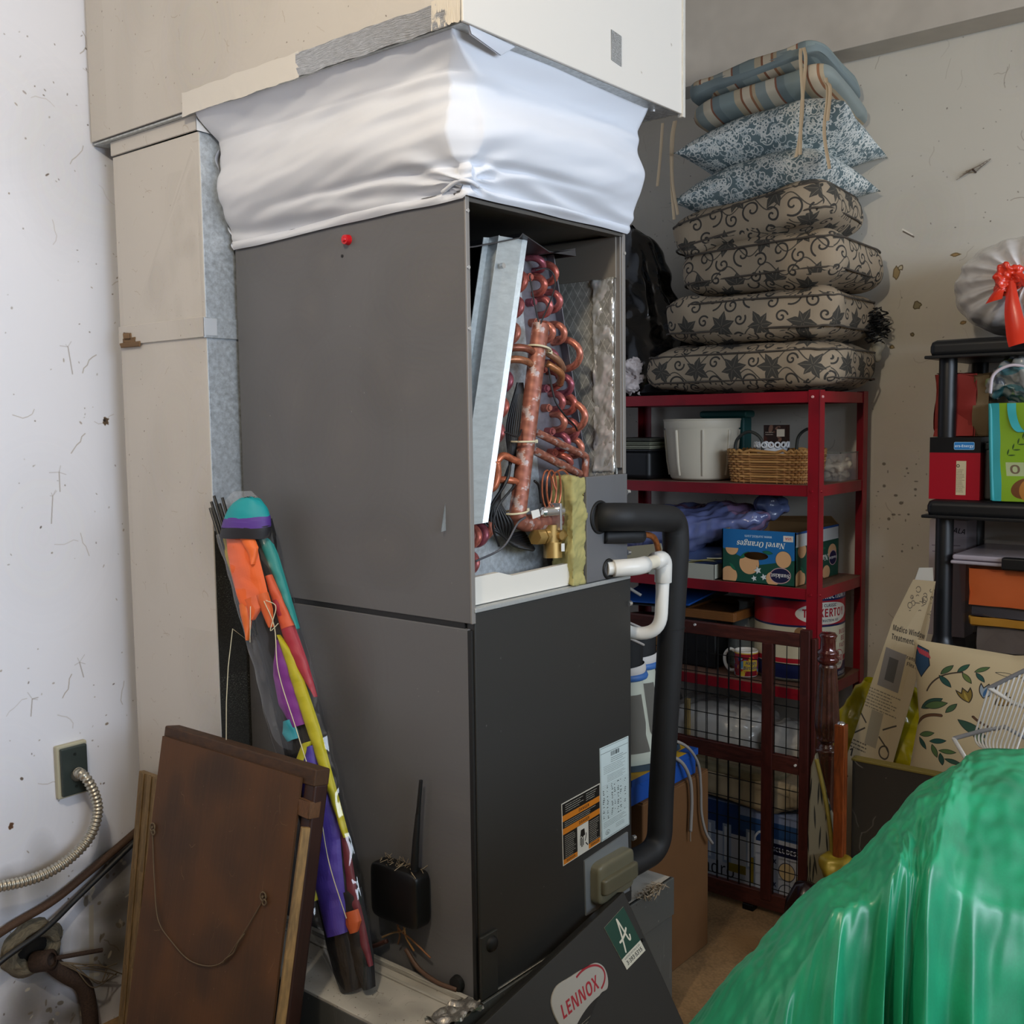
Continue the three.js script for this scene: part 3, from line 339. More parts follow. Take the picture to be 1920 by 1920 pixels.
  P(t, 'sensing_bulb', merge([cyl([0.268, 1.413, -0.02], [0.335, 1.411, -0.02], 0.011, 0.011, 16), cyl([0.262, 1.413, -0.02], [0.268, 1.413, -0.02], 0.006, 0.011, 16), box(0.312, 0.32, 1.368, 1.43, -0.034, -0.006, 0.002)]), steel, 'steel sensing bulb clamped on the pipe');
  const brass = M(0xa98a50, 0.38, 0.55), hexc = (a, b, r) => { const A = V(...a), B = V(...b), d = B.clone().sub(A), g = new THREE.CylinderGeometry(r, r, d.length(), 6); g.applyQuaternion(new THREE.Quaternion().setFromUnitVectors(V(0, 1, 0), d.normalize())); const m = A.add(B).multiplyScalar(0.5); return g.translate(m.x, m.y, m.z); };
  const ev = P(t, 'expansion_valve', merge([cyl([0.26, 1.357, -0.035], [0.375, 1.352, -0.035], 0.013, 0.013, 16), hexc([0.254, 1.357, -0.035], [0.28, 1.356, -0.035], 0.0185), hexc([0.285, 1.356, -0.035], [0.297, 1.356, -0.035], 0.018), hexc([0.34, 1.354, -0.035], [0.362, 1.353, -0.035], 0.018), cyl([0.362, 1.353, -0.035], [0.387, 1.352, -0.035], 0.013, 0.008), cyl([0.315, 1.38, -0.035], [0.313, 1.335, -0.035], 0.018, 0.018, 18), hexc([0.313, 1.34, -0.03], [0.311, 1.305, -0.028], 0.0215), cyl([0.322, 1.356, -0.035], [0.322, 1.356, -0.01], 0.01)]), brass, 'brass expansion valve');
  P(ev, 'sticker', slab([0.312, 1.321, -0.004], [0.325, 1.32, -0.005], [0.325, 1.338, -0.005], [0.312, 1.339, -0.004], 0.001), M(0xe8e6de, 0.6));
  P(t, 'tag', slab([0.232, 1.40, -0.022], [0.262, 1.404, -0.024], [0.256, 1.42, -0.024], [0.226, 1.418, -0.022], 0.001), M(0xe6e3da, 0.6), 'small white paper tag');
  const cord = M(0x121214, 0.5);
  for (let k = 0; k < 9; k++) { const o = (k - 4) * 0.0045, s = k * 0.006; P(t, 'cable', pipe([[0.258 + o * 0.4, 1.70, -0.075], [0.238 + o * 0.5, 1.603, -0.072 + o], [0.205 + o, 1.50, -0.07 - o], [0.172 + o - s * 0.3, 1.44, -0.07], [0.155 + o + s * 0.4, 1.40 - s * 0.2, -0.066 + o], [0.185 + o, 1.372 - s * 0.5, -0.065], [0.235 + o, 1.362 - s * 0.7, -0.065 + o], [0.29 + o, 1.366 - s * 0.9, -0.08]], 0.0035, 48, 7), cord); }
  P(t, 'cable', pipe([[0.232, 1.49, -0.06], [0.19, 1.47, -0.045], [0.145, 1.43, -0.05], [0.135, 1.39, -0.055], [0.16, 1.345, -0.06]], 0.0028, 40, 7), cord);
  P(t, 'cable', pipe([[0.262, 1.482, -0.04], [0.283, 1.47, -0.045], [0.297, 1.43, -0.05]], 0.003, 20, 7), cord);
  P(t, 'cable', pipe([[0.215, 1.405, -0.03], [0.19, 1.395, -0.03], [0.15, 1.345, -0.04], [0.094, 1.318, -0.07]], 0.0024, 26, 7), M(0x4a4a4f, 0.5), 'thin grey sensor wire');
  P(t, 'cable', pipe([[0.29, 1.83, -0.04], [0.345, 1.92, -0.04], [0.345, 1.945, -0.045], [0.325, 1.955, -0.05], [0.3, 1.95, -0.06]], 0.0018, 30, 6), cord);
  P(t, 'cable', pipe([[0.278, 1.935, -0.06], [0.283, 1.87, -0.05], [0.292, 1.82, -0.045], [0.287, 1.77, -0.045], [0.268, 1.70, -0.06]], 0.0018, 30, 6), cord);
  P(t, 'cable', pipe([[0.33, 1.735, -0.05], [0.335, 1.66, -0.035], [0.36, 1.63, -0.03], [0.41, 1.602, -0.035], [0.425, 1.592, -0.04]], 0.0022, 30, 6), cord);
  P(t, 'cable', pipe([[0.16, 1.592, -0.04], [0.205, 1.582, -0.04], [0.23, 1.596, -0.05]], 0.0022, 20, 6), cord);
  const zip = M(0xd9cfae, 0.5);
  for (const [x, y, a] of [[0.298, 1.776, -0.25], [0.24, 1.57, 0.0], [0.207, 1.416, 0.1]]) { const g = new THREE.TorusGeometry(0.027, 0.0025, 6, 28).rotateX(Math.PI / 2); P(t, 'cable_tie', merge([g, box(0.02, 0.034, -0.004, 0.004, 0.004, 0.014, 0.001)]).rotateZ(a).translate(x, y, -0.052), zip); }
}
// ---------- sheet metal base under the furnace ----------
{
  const t = T('base_plenum', 'dusty galvanized sheet-metal box that the furnace stands on', 'plenum box', [0.29, 0, -0.37]);
  const dust = plain(canvas(1024, 1024, (g, w, h) => { g.fillStyle = '#b4b0a6'; g.fillRect(0, 0, w, h); for (let i = 0; i < 60; i++) smudge(g, rnd() * w, rnd() * h, rr(30, 120), rr(30, 160), rnd() < 0.5 ? 'rgba(60,56,48,1)' : 'rgba(190,188,180,1)', 0.2); specks(g, w, h, 800, ['#2a241d', '#3d352b', '#5c5245'], 1, 3.5); hairs(g, w, h, 60, '#4b4136', 40, 2); }, { rep: 1.6 }), 0.7);
  P(t, 'top_sheet', uvBox(box(-0.19, 0.778, 0.392, 0.4, -0.76, 0.008, 0.002)), dust);
  const sideM = M(0xffffff, 0.5, 0.6, { map: canvas(512, 512, (g, w, h) => { g.fillStyle = '#6f726f'; g.fillRect(0, 0, w, h); for (let i = 0; i < 80; i++) { g.strokeStyle = '#a3a6a3'; g.globalAlpha = rr(0.1, 0.4); g.lineWidth = rr(1, 4); const x = rnd() * w, y = rnd() * h; g.beginPath(); g.moveTo(x, y); g.lineTo(x + rr(-6, 6), y + rr(10, 60)); g.stroke(); } g.globalAlpha = 1; specks(g, w, h, 120, ['#3c3a35', '#b9b6ad'], 1, 3); }, { rep: 1.5 }) });
  P(t, 'front_sheet', uvBox(box(-0.19, 0.778, 0.0, 0.3, 0.0, 0.006, 0.001)), sideM); P(t, 'side_sheet', uvBox(merge([box(-0.19, -0.184, 0, 0.392, -0.76, 0.0, 0.001), box(0.77, 0.778, 0, 0.392, -0.76, 0.0, 0.001), box(-0.184, 0.77, 0, 0.392, -0.76, -0.754, 0)])), sideM);
  P(t, 'top_band', uvBox(box(-0.193, 0.781, 0.298, 0.4, -0.001, 0.011, 0.002)), sideM);
  P(t, 'rib', merge([box(-0.02, -0.008, 0.4, 0.412, -0.745, -0.005, 0.002), box(-0.05, -0.043, 0.4, 0.405, -0.745, -0.005, 0.002)]), dust);
  const shred = []; for (let k = 0; k < 60; k++) { const x = rr(0.61, 0.71), z = rr(-0.005, 0.025), y = 0.402 + rr(0, 0.008); shred.push(sweep([V(x, y, z), V(x + rr(-0.012, 0.012), y + rr(0, 0.006), z + rr(-0.006, 0.012)), V(x + rr(-0.018, 0.018), y + rr(-0.012, 0.006), z + rr(0, 0.018))], rr(0.0006, 0.0015), 5)); }
  const fr = P(t, 'frayed_foil', shred, M(0x9a8c78, 0.6, 0.3), 'torn foil insulation sticking out'); fr.userData.kind = 'stuff';
  P(t, 'foil_scrap', wob(new THREE.BoxGeometry(0.11, 0.006, 0.055, 24, 1, 14).translate(-0.07, 0.408, -0.005), 0.014, 45), M(0xffffff, 0.3, 0.8, { map: mottle(0xb5b1aa, 0.4, 20, 0.3) }), 'crumpled foil at the front corner');
}
// ---------- removed door leaning at the foot of the furnace ----------
{
  const o = [0.479, 0.482, 0.05], ex = [0.985, 0.172, 0.0], ey = [-0.137, 0.91, -0.392];
  const t = T('furnace_door', 'removed dark furnace door leaning crooked against the furnace foot', 'furnace door', [0.3, 0, 0.15]);
  const L = (g) => place(g, o, ex, ey);
  P(t, 'panel', L(merge([box(-0.6, 0, -0.415, 0, -0.006, 0, 0.003), box(-0.6, 0, -0.012, 0, -0.03, -0.005, 0.002), box(-0.012, 0, -0.415, 0, -0.03, -0.005, 0.002), box(-0.6, -0.588, -0.415, 0, -0.03, -0.005, 0.002), box(-0.6, 0, -0.415, -0.403, -0.03, -0.005, 0.002)])), M(0x272623, 0.42));
  const A = canvas(360, 480, (g, w, h) => {
    g.fillStyle = '#0d4334'; g.fillRect(0, 0, w, h); g.fillStyle = '#dcdacb'; g.fillRect(0, 368, w, 112);
    g.strokeStyle = '#e4e0cf'; g.lineCap = 'round'; g.lineWidth = 21; g.beginPath(); g.moveTo(100, 345); g.bezierCurveTo(120, 300, 180, 120, 196, 40); g.stroke(); g.lineWidth = 20; g.beginPath(); g.moveTo(196, 40); g.bezierCurveTo(206, 60, 206, 200, 218, 262); g.bezierCurveTo(224, 300, 246, 296, 258, 250); g.stroke(); g.lineWidth = 24; g.beginPath(); g.moveTo(94, 232); g.bezierCurveTo(130, 236, 210, 214, 250, 176); g.stroke();
    text(g, 'VANTAGE HEATING & AIR', 180, 392, 25, '#2d322c', { weight: '' }); text(g, '3·393·5315', 184, 438, 58, '#1d211d');
  });
  P(t, 'sticker', L(slab([-0.1, -0.143, 0.0016], [-0.018, -0.143, 0.0016], [-0.025, -0.026, 0.0016], [-0.111, -0.031, 0.0016], 0.001)), plain(A, 0.45), 'green sticker with a white script letter and phone number');
  const sh = []; const bl = [[-0.352, -0.097], [-0.345, -0.068], [-0.318, -0.052], [-0.27, -0.058], [-0.215, -0.068], [-0.18, -0.078], [-0.165, -0.098], [-0.168, -0.122], [-0.182, -0.138], [-0.205, -0.135], [-0.245, -0.147], [-0.285, -0.163], [-0.318, -0.166], [-0.343, -0.143]];
  const crv = new THREE.CatmullRomCurve3(bl.map(([a, b]) => V(a, b, 0)), true).getPoints(60);
  const g = prism(crv.slice(0, -1).map((p) => [p.x, p.y]), 0.003, 0.0008); { const p = g.attributes.position, uv = g.attributes.uv; for (let k = 0; k < p.count; k++) uv.setXY(k, (p.getX(k) + 0.355) / 0.195, (p.getY(k) + 0.17) / 0.122); }
  const badge = canvas(640, 400, (c, w, h) => {
    const q = c.createLinearGradient(0, 0, w, 0); c.fillStyle = '#b9b7b2'; c.fillRect(0, 0, w, h); c.save(); c.translate(w / 2, h / 2); c.rotate(0.06);
    c.fillStyle = '#141210'; c.beginPath(); c.moveTo(-330, 220); c.quadraticCurveTo(-60, 40, 230, 92); c.lineTo(330, 240); c.fill();
    c.strokeStyle = '#a5182c'; c.lineWidth = 15; c.beginPath(); c.ellipse(96, -40, 190, 104, 0.05, -2.1, 1.0); c.stroke(); text(c, 'LENNOX', -42, -8, 128, '#b01a2e', { sx: 0.86, style: 'italic' }); lines(c, -190, 150, 330, 2, 20, '#8b8578', 6); c.restore();
  });
  P(t, 'badge', L(g), plain(badge, 0.35), 'silver badge with red lettering');
  P(t, 'screw', L(cyl([-0.012, -0.12, 0.0], [-0.012, -0.12, 0.004], 0.004)), matBlack);
}
// ---------- pipes at the right of the furnace ----------
const foam = M(0x17181a, 0.62);
{
  const t = T('insulated_pipe', 'thick black foam covered refrigerant pipe bent down beside the furnace', 'pipe', [0.7, 0.47, 0.02]);
  P(t, 'foam_sleeve', elbowPipe([[0.452, 1.388, 0.002], [0.476, 1.389, 0.045], [0.6, 1.378, 0.058], [0.706, 1.366, 0.056], [0.714, 1.30, 0.056], [0.735, 0.95, 0.02], [0.765, 0.62, -0.02], [0.765, 0.475, -0.025], [0.64, 0.468, -0.04], [0.585, 0.472, -0.05]], 0.055, 0.0335, 20), foam);
  P(t, 'joint', merge([[0.728, 1.085, 0.035]].map(([x, y, z]) => new THREE.TorusGeometry(0.0335, 0.0012, 6, 30).rotateX(Math.PI / 2).translate(x, y, z))), matBlack);
}
{
  const t = T('liquid_line', 'thin copper line with a short black sleeve curving behind the thick pipe', 'pipe', [0.6, 1.0, 0.02]);
  P(t, 'sleeve', elbowPipe([[0.47, 1.341, 0.004], [0.56, 1.335, 0.03], [0.585, 1.334, 0.034]], 0.02, 0.0175), foam);
  P(t, 'copper_tube', pipe([[0.57, 1.335, 0.032], [0.61, 1.334, 0.035], [0.655, 1.318, 0.03], [0.69, 1.27, 0.02], [0.72, 1.2, 0.0], [0.77, 1.05, -0.025], [0.81, 0.7, -0.06], [0.81, 0.5, -0.07]], 0.0075, 60, 10), copper(0xb06a3a));
}
{
  const t = T('drain_pipe', 'white plastic condensate drain pipe with a curved trap', 'pipe', [0.6, 1.1, 0.0]);
  const pvc = M(0xe9e7e0, 0.35), r = 0.0165;
  P(t, 'pipe', merge([cyl([0.487, 1.262, 0.0], [0.53, 1.262, 0.03], r, r, 18)]), pvc);
  P(t, 'elbow', elbowPipe([[0.497, 1.262, 0.012], [0.545, 1.263, 0.045], [0.585, 1.264, 0.045]], 0.03, 0.021, 18), pvc);
  P(t, 'pipe', cyl([0.58, 1.264, 0.045], [0.645, 1.268, 0.045], r, r, 18), M(0xe4dcc8, 0.4), 'cream coloured pipe length');
  P(t, 'elbow', elbowPipe([[0.63, 1.268, 0.045], [0.672, 1.27, 0.045], [0.672, 1.21, 0.043]], 0.03, 0.0215, 18), pvc);
  P(t, 'trap', elbowPipe([[0.672, 1.22, 0.043], [0.672, 1.08, 0.035], [0.64, 1.072, -0.06], [0.625, 1.2, -0.1]], 0.075, r, 18), pvc);
  P(t, 'blue_ring', new THREE.TorusGeometry(0.0195, 0.0014, 6, 24).rotateY(Math.PI / 2).translate(0.641, 1.268, 0.045), M(0x3a63b4, 0.4));
}
// ---------- wireless box on the furnace side ----------
{
  const t = T('signal_box', 'small black box with antenna fixed low on the furnace side', 'sensor box', [-0.03, 0.53, -0.19]);
  P(t, 'body', blob(0.05, 0.125, 0.145, 0.25, 0.25, 48, 24).translate(-0.026, 0.592, -0.2), M(0x0a0a0b, 0.42));
  P(t, 'antenna', merge([sweep([V(-0.024, 0.645, -0.158), V(-0.022, 0.72, -0.152), V(-0.02, 0.78, -0.146)], (q) => 0.0095 - 0.004 * q, 12), sweep([V(-0.02, 0.775, -0.1465), V(-0.018, 0.855, -0.137)], (q) => 0.005 - 0.001 * q, 10), cyl([-0.024, 0.64, -0.158], [-0.024, 0.656, -0.158], 0.011)]), M(0x101011, 0.5));
  for (let k = 0; k < 4; k++) P(t, 'wire', pipe([[-0.02, 0.535, -0.21 + k * 0.006], [-0.03, 0.515, -0.205 + (k % 2) * 0.02], [-0.02, 0.49, -0.2 - (k - 1.5) * 0.02], [-0.012, 0.462, -0.2 - (k - 1.5) * 0.05]], 0.0022, 24, 6), M([0x8a5a34, 0xa87844, 0x6e4a2c, 0x9a7a50][k], 0.5));
  const lint = []; for (let k = 0; k < 26; k++) { const z = rr(-0.26, -0.14), x = rr(-0.045, -0.005); lint.push(sweep([V(x, 0.65, z), V(x + rr(-0.01, 0.01), 0.655 + rr(0, 0.012), z + rr(-0.015, 0.015)), V(x + rr(-0.015, 0.015), 0.652, z + rr(-0.02, 0.02))], 0.0007, 4)); }
  const l = P(t, 'lint', lint, M(0x9a8a70, 0.9)); l.userData.kind = 'stuff';
}
{
  const t = T('thermostat_cable', 'brown thermostat cable lying along the furnace foot', 'cable', [0.0, 0.41, -0.15]);
  P(t, 'cable', pipe([[-0.012, 0.458, -0.2], [-0.016, 0.43, -0.16], [-0.018, 0.418, -0.1], [-0.012, 0.416, -0.05]], 0.005, 20), M(0x5a4030, 0.6)); P(t, 'cable', pipe([[-0.012, 0.458, -0.26], [-0.016, 0.435, -0.3], [-0.02, 0.42, -0.34]], 0.005, 20), M(0x4a2a20, 0.6));
  P(t, 'bushing', cyl([0.002, 0.425, -0.055], [-0.012, 0.425, -0.055], 0.018, 0.016), matBlack);
}
// ---------- things on the left: kite, boards, wall fittings ----------
{
  const t = T('kite_in_bag', 'rolled colourful kite in a clear plastic bag leaning on the furnace', 'kite', [-0.13, 0.4, -0.23]);
  const o = V(-0.135, 0.408, -0.23), a = V(0.05355452, 0.91578237, -0.39808863), s = V(0.39671317, 0.34633689, 0.85009965), n = V(-0.91637906, 0.20345369, 0.34475502);
  const K = (q, w, d) => o.clone().addScaledVector(a, q).addScaledVector(s, w * 1.3 + 0.022 * Math.sin(Math.PI * q / 1.18)).addScaledVector(n, d);
  const bend = (g) => { const p = g.attributes.position; for (let i = 0; i < p.count; i++) { const v = K(p.getY(i), p.getX(i), p.getZ(i)); p.setXYZ(i, v.x, v.y, v.z); } g.computeVertexNormals(); return g; };
  const fab = (c, r = 0.55) => M(c, r, 0, { sheen: 0.2 });
  // a puffed strip of folded cloth: left and right edges as functions through points [t, wl, wr]
  const strip = (name, rows, d, th, mat, sd = 0) => {
    const at = (v, k) => { const q = v * (rows.length - 1), j = Math.min(rows.length - 2, Math.floor(q)), f = q - j; return rows[j][k] + (rows[j + 1][k] - rows[j][k]) * f; };
    const f = (top) => surf((u, v) => { const q = at(v, 0), wl = at(v, 1), wr = at(v, 2), e = Math.sqrt(Math.max(0, 1 - (2 * u - 1) ** 2)), x = wl + (wr - wl) * u; const wv = 0.0035 * N(q * 34 + x * 20, x * 30, sd); return [x, q, top ? d + (th * e + wv) * (e > 0 ? 1 : 0) : d - 0.2 * th * e]; }, 12, 46, { flip: !top });
    return P(t, name, bend(merge([f(true), f(false)])), mat);
  };
  strip('black_cloth', [[0.0, -0.03, 0.008], [0.05, -0.04, 0.02], [0.2, -0.046, 0.034], [0.45, -0.047, 0.03], [0.7, -0.046, 0.034], [0.95, -0.042, 0.04], [1.06, -0.03, 0.03]], -0.012, 0.024, fab(0x161618), 1);
  strip('black_cloth', [[-0.004, 0.012, 0.034], [0.06, 0.0, 0.042], [0.2, 0.0, 0.045]], -0.008, 0.02, fab(0x1c1b1d), 9);
  strip('teal_cloth', [[0.78, 0.046, 0.05], [0.86, 0.034, 0.05], [0.96, 0.026, 0.05], [1.05, 0.016, 0.042]], 0.002, 0.012, fab(0x1f8f8c), 2);
  strip('red_cloth', [[0.62, 0.046, 0.05], [0.7, 0.024, 0.049], [0.78, 0.016, 0.044], [0.86, 0.016, 0.036]], 0.006, 0.012, fab(0xa8283a), 3);
  strip('coral_cloth', [[0.79, 0.018, 0.045], [0.86, 0.016, 0.037], [0.92, 0.016, 0.03]], 0.009, 0.01, fab(0xd95a35), 4);
  strip('purple_cloth', [[0.57, -0.01, 0.02], [0.63, -0.026, 0.024], [0.7, -0.022, 0.02], [0.77, 0.004, 0.014]], 0.008, 0.014, fab(0x7a2a86), 5);
  strip('teal_cloth', [[0.545, -0.024, 0.0], [0.565, -0.03, 0.0], [0.59, -0.022, -0.004]], 0.012, 0.012, fab(0x1d8a95), 6);
  strip('yellow_cloth', [[0.31, 0.04, 0.05], [0.45, 0.026, 0.045], [0.55, 0.018, 0.043], [0.66, 0.012, 0.036], [0.74, 0.01, 0.028], [0.78, 0.01, 0.014]], 0.012, 0.012, fab(0xb9ae1c), 7);
  strip('yellow_cloth', [[0.475, -0.016, -0.008], [0.5, -0.014, 0.006], [0.53, 0.004, 0.026]], 0.016, 0.01, fab(0xb3aa20), 8);
  strip('violet_cloth', [[0.12, -0.03, 0.012], [0.25, -0.036, 0.024], [0.33, -0.03, 0.034], [0.42, -0.022, 0.03], [0.48, -0.014, 0.024], [0.52, 0.01, 0.026]], 0.008, 0.016, fab(0x4a3794), 10);
  strip('yellow_cloth', [[0.2, -0.046, -0.03], [0.27, -0.046, -0.016], [0.33, -0.03, 0.02], [0.36, 0.0, 0.016]], 0.013, 0.009, fab(0xb9ae1c), 11);
  strip('coral_cloth', [[0.115, 0.014, 0.03], [0.135, 0.01, 0.04], [0.16, 0.014, 0.038]], 0.01, 0.01, fab(0xc65a2c), 12);
  strip('red_cloth', [[0.04, 0.034, 0.042], [0.12, 0.022, 0.042], [0.2, 0.022, 0.04], [0.34, 0.034, 0.046]], 0.003, 0.008, fab(0x6e2a34), 13);
  strip('orange_cloth', [[0.9, -0.046, -0.02], [1.0, -0.05, -0.012], [1.05, -0.042, -0.01]], 0.01, 0.01, fab(0xb39a18), 14);
  // wind-sock tail with ragged fingers
  const tail = (rows, d, sd, c) => strip('orange_tail', rows, d, 0.012, fab(c), sd);
  tail([[0.865, -0.04, 0.018], [0.9, -0.042, 0.02], [0.96, -0.04, 0.022], [1.0, -0.036, 0.026], [1.035, -0.03, 0.02], [1.045, -0.022, 0.016]], 0.026, 15, 0xf0682a);
  tail([[0.79, -0.044, -0.042], [0.83, -0.044, -0.026], [0.875, -0.042, -0.018]], 0.026, 16, 0xdb6a2a); tail([[0.83, -0.024, -0.018], [0.85, -0.028, 0.002], [0.88, -0.03, 0.004]], 0.028, 17, 0xe0622a); tail([[0.8, 0.004, 0.012], [0.84, -0.002, 0.02], [0.88, -0.004, 0.02]], 0.026, 18, 0xd9622a);
  strip('orange_fold', [[0.95, 0.008, 0.014], [0.985, 0.006, 0.03], [1.02, 0.0, 0.026], [1.045, -0.004, 0.014]], 0.034, 0.01, fab(0xf2702e), 19);
  // cap
  const cap = (y0, y1, mat, name) => { const g = surf((u, v) => { const q = y0 + (y1 - y0) * v, ph = q * Math.PI / 2, r = 0.047 * Math.cos(ph) ** 0.8, an = (u - 0.5) * Math.PI * 1.9; return [r * Math.sin(an) * 1.05, 0.085 * Math.sin(ph) + 0.004 * N(u * 8, v * 4, y0 * 9), r * Math.cos(an) * 0.75]; }, 40, 12); g.rotateZ(-0.42); g.rotateX(0.2); return P(t, name, bend(g.translate(0.006, 1.03, 0.018)), mat); };
  cap(0.3, 0.96, fab(0x129aa0), 'cap'); cap(0.12, 0.32, fab(0x5b3a92), 'cap_band'); cap(-0.05, 0.14, fab(0x242328), 'cap_band'); cap(0.9, 1.0, fab(0x202024), 'cap_tip');
  strip('cap_lining', [[0.97, 0.038, 0.046], [1.01, 0.02, 0.054], [1.05, 0.02, 0.056]], -0.006, 0.014, fab(0x0c0c10), 20);
  for (let k = 0; k < 5; k++) P(t, 'rod', sweep([K(0.8, -0.048 + k * 0.006, 0.006), K(1.125 + 0.012 * (k % 3), -0.05 + k * 0.0075, 0.012 + 0.003 * (k % 2))], 0.0034, 8), M(0x19191a, 0.4));
  P(t, 'bag', bend(surf((u, v) => { const q = -0.008 + 1.06 * v, an = u * Math.PI * 2, w = 0.054 * Math.min(1, 0.45 + q * 4) * (1 + 0.05 * N(q * 9, 0, 1)), d = 0.032 * Math.min(1, 0.4 + q * 3), k = 1 + 0.07 * N(u * 7, q * 22, 4); return [w * Math.cos(an) * k, q + (v > 0.98 ? 0.02 * N(u * 5, 1, 1) : 0), 0.008 + d * Math.sin(an) * k]; }, 40, 120)), M(0xffffff, 0.06, 0, { transmission: 1, thickness: 0, ior: 1.5 }), 'clear plastic bag');
  P(t, 'hang_tab', bend(merge([prism([[-0.03, 1.06], [0.05, 1.04], [0.052, 1.09], [0.035, 1.13], [0.0, 1.145], [-0.025, 1.13]], 0.0015)])), M(0xf4f6f8, 0.08, 0, { transmission: 0.92, thickness: 0 }), 'clear hanging tab');
  P(t, 'eyelet', bend(new THREE.TorusGeometry(0.009, 0.002, 6, 18).translate(0.03, 1.105, 0.003)), M(0xe6e8ea, 0.1, 0, { transmission: 0.6, thickness: 0 }));
  const str = M(0xd8cfae, 0.7);
  P(t, 'string', sweep([K(0.86, -0.015, 0.04), K(0.78, -0.03, 0.05), V(-0.165, 1.155, -0.578), V(-0.165, 1.065, -0.6), V(-0.165, 0.98, -0.612), V(-0.165, 0.86, -0.62)], 0.0011, 5), str); P(t, 'string', sweep(smooth([[0, 0, 0], [0, 0, 0]].map((_, i) => K(i ? 0.8 : 0.86, i ? 0.02 : 0.014, 0.042)).concat([K(0.7, 0.006, 0.044), K(0.55, 0.012, 0.043), K(0.4, 0.02, 0.043), K(0.27, 0.016, 0.042), K(0.15, 0.026, 0.04)]).map((p) => [p.x, p.y, p.z]), 60), 0.0012, 5), str);
  P(t, 'string', sweep(smooth([K(0.86, 0.018, 0.042), K(0.84, 0.034, 0.044), K(0.81, 0.022, 0.046), K(0.79, 0.012, 0.045), K(0.8, 0.03, 0.044)].map((p) => [p.x, p.y, p.z]), 40), 0.0011, 5), str);
}
{
  // framed panel, back to the viewer
  const t = T('framed_panel', 'large dark brown wooden panel with a hanging wire leaning at the left', 'panel', [-0.28, 0, -0.56]);
  const o = [-0.2, 0.885, -0.815], ey = [0.17, 0.88, 0.0], ex = [0.012, 0, 1], L = (g) => place(g, o, ex, ey);
  const wood = plain(canvas(1024, 1024, (g, w, h) => { g.fillStyle = '#55330f'; g.fillRect(0, 0, w, h); for (let i = 0; i < 50; i++) smudge(g, rnd() * w, rnd() * h, rr(60, 260), rr(60, 200), rnd() < 0.5 ? 'rgba(116,72,26,1)' : 'rgba(38,22,8,1)', 0.3); for (let i = 0; i < 500; i++) { g.strokeStyle = rnd() < 0.5 ? '#5d3b1e' : '#3c2413'; g.globalAlpha = 0.16; g.lineWidth = rr(0.6, 2); const x = rnd() * w; g.beginPath(); g.moveTo(x, 0); g.lineTo(x + rr(-10, 10), h); g.stroke(); } g.globalAlpha = 1; specks(g, w, h, 220, ['#a89478', '#8c7658', '#c4b498'], 0.5, 1.6); hairs(g, w, h, 50, '#8c7a62', 50, 1.4); }), 0.7);
  P(t, 'backboard', L(slab([0.0, -0.96, 0.004], [0.505, -0.96, 0.004], [0.505, -0.012, 0.004], [0.0, -0.012, 0.004], 0.006)), wood, 'thin brown backboard');
  const fr = plain(grain(0x40270f, 0.3, 2, 'v'), 0.7);
  P(t, 'frame_rail', L(box(-0.006, 0.54, -0.025, 0.012, -0.045, -0.003, 0.004)), fr); P(t, 'frame_rail', L(box(0.505, 0.54, -0.96, -0.02, -0.045, -0.006, 0.006)), plain(grain(0x30160c, 0.3, 2, 'v', 5), 0.55)); P(t, 'frame_rail', L(box(-0.004, 0.03, -0.96, -0.02, -0.045, -0.003, 0.004)), fr);
  P(t, 'corner_chip', L(wob(box(0.5, 0.54, -0.09, -0.055, -0.03, 0.002, 0.003).clone(), 0.004, 60)), plain(grain(0x5c3c20, 0.4, 2), 0.7));
  const wr = M(0x64543c, 0.6, 0.2); P(t, 'wire', L(pipe([[0.012, -0.24, 0.006], [0.045, -0.34, 0.008], [0.085, -0.425, 0.01], [0.14, -0.455, 0.008], [0.22, -0.475, 0.008], [0.32, -0.45, 0.009], [0.38, -0.375, 0.009], [0.43, -0.29, 0.006]], 0.0013, 70, 6)), wr);
  for (const [x, y] of [[0.012, -0.225], [0.435, -0.275]]) P(t, 'eye_hook', L(merge([new THREE.TorusGeometry(0.009, 0.0018, 6, 18).translate(x, y, 0.008), new THREE.TorusGeometry(0.006, 0.0016, 6, 16).translate(x + 0.007, y - 0.01, 0.009), cyl([x, y, 0.004], [x, y, 0.01], 0.003)])), wr);
  P(t, 'wire_twist', L(merge([pipe([[0.33, -0.445, 0.008], [0.345, -0.43, 0.014], [0.36, -0.415, 0.008], [0.378, -0.385, 0.012], [0.39, -0.365, 0.008]], 0.0016, 30, 6)])), wr);
}
{
  const t = T('wood_strip', 'narrow pale wood strip leaning in front of the brown panel edge', 'wood strip', [-0.38, 0, -0.2]);
  P(t, 'strip', place(uvBox(box(-0.009, 0.009, -0.86, 0, -0.022, 0.0, 0.0015)), [-0.255, 0.803, -0.23], [0.75, -0.17, 0.55], [0.095, 0.35, -0.047]), plain(grain(0x7e6236, 0.3, 6, 'v', 3), 0.6));
}
{
  const t = T('pale_board', 'light ridged wooden board standing behind the brown panel at the wall', 'board', [-0.2, 0, -0.95]);
  const L = (g) => place(g, [-0.118, 0.712, -1.075], [0, 0, 1], [0.1, 0.71, 0]), m = plain(grain(0x7c6645, 0.25, 5, 'v', 8), 0.65);
  P(t, 'board', L(uvBox(box(0, 0.2, -0.715, 0, -0.016, 0, 0.002))), m); for (let k = 0; k < 5; k++) P(t, 'ridge', L(uvBox(box(0.012 + k * 0.034, 0.03 + k * 0.034, -0.71, -0.002, 0, 0.004, 0.0018))), m);
}
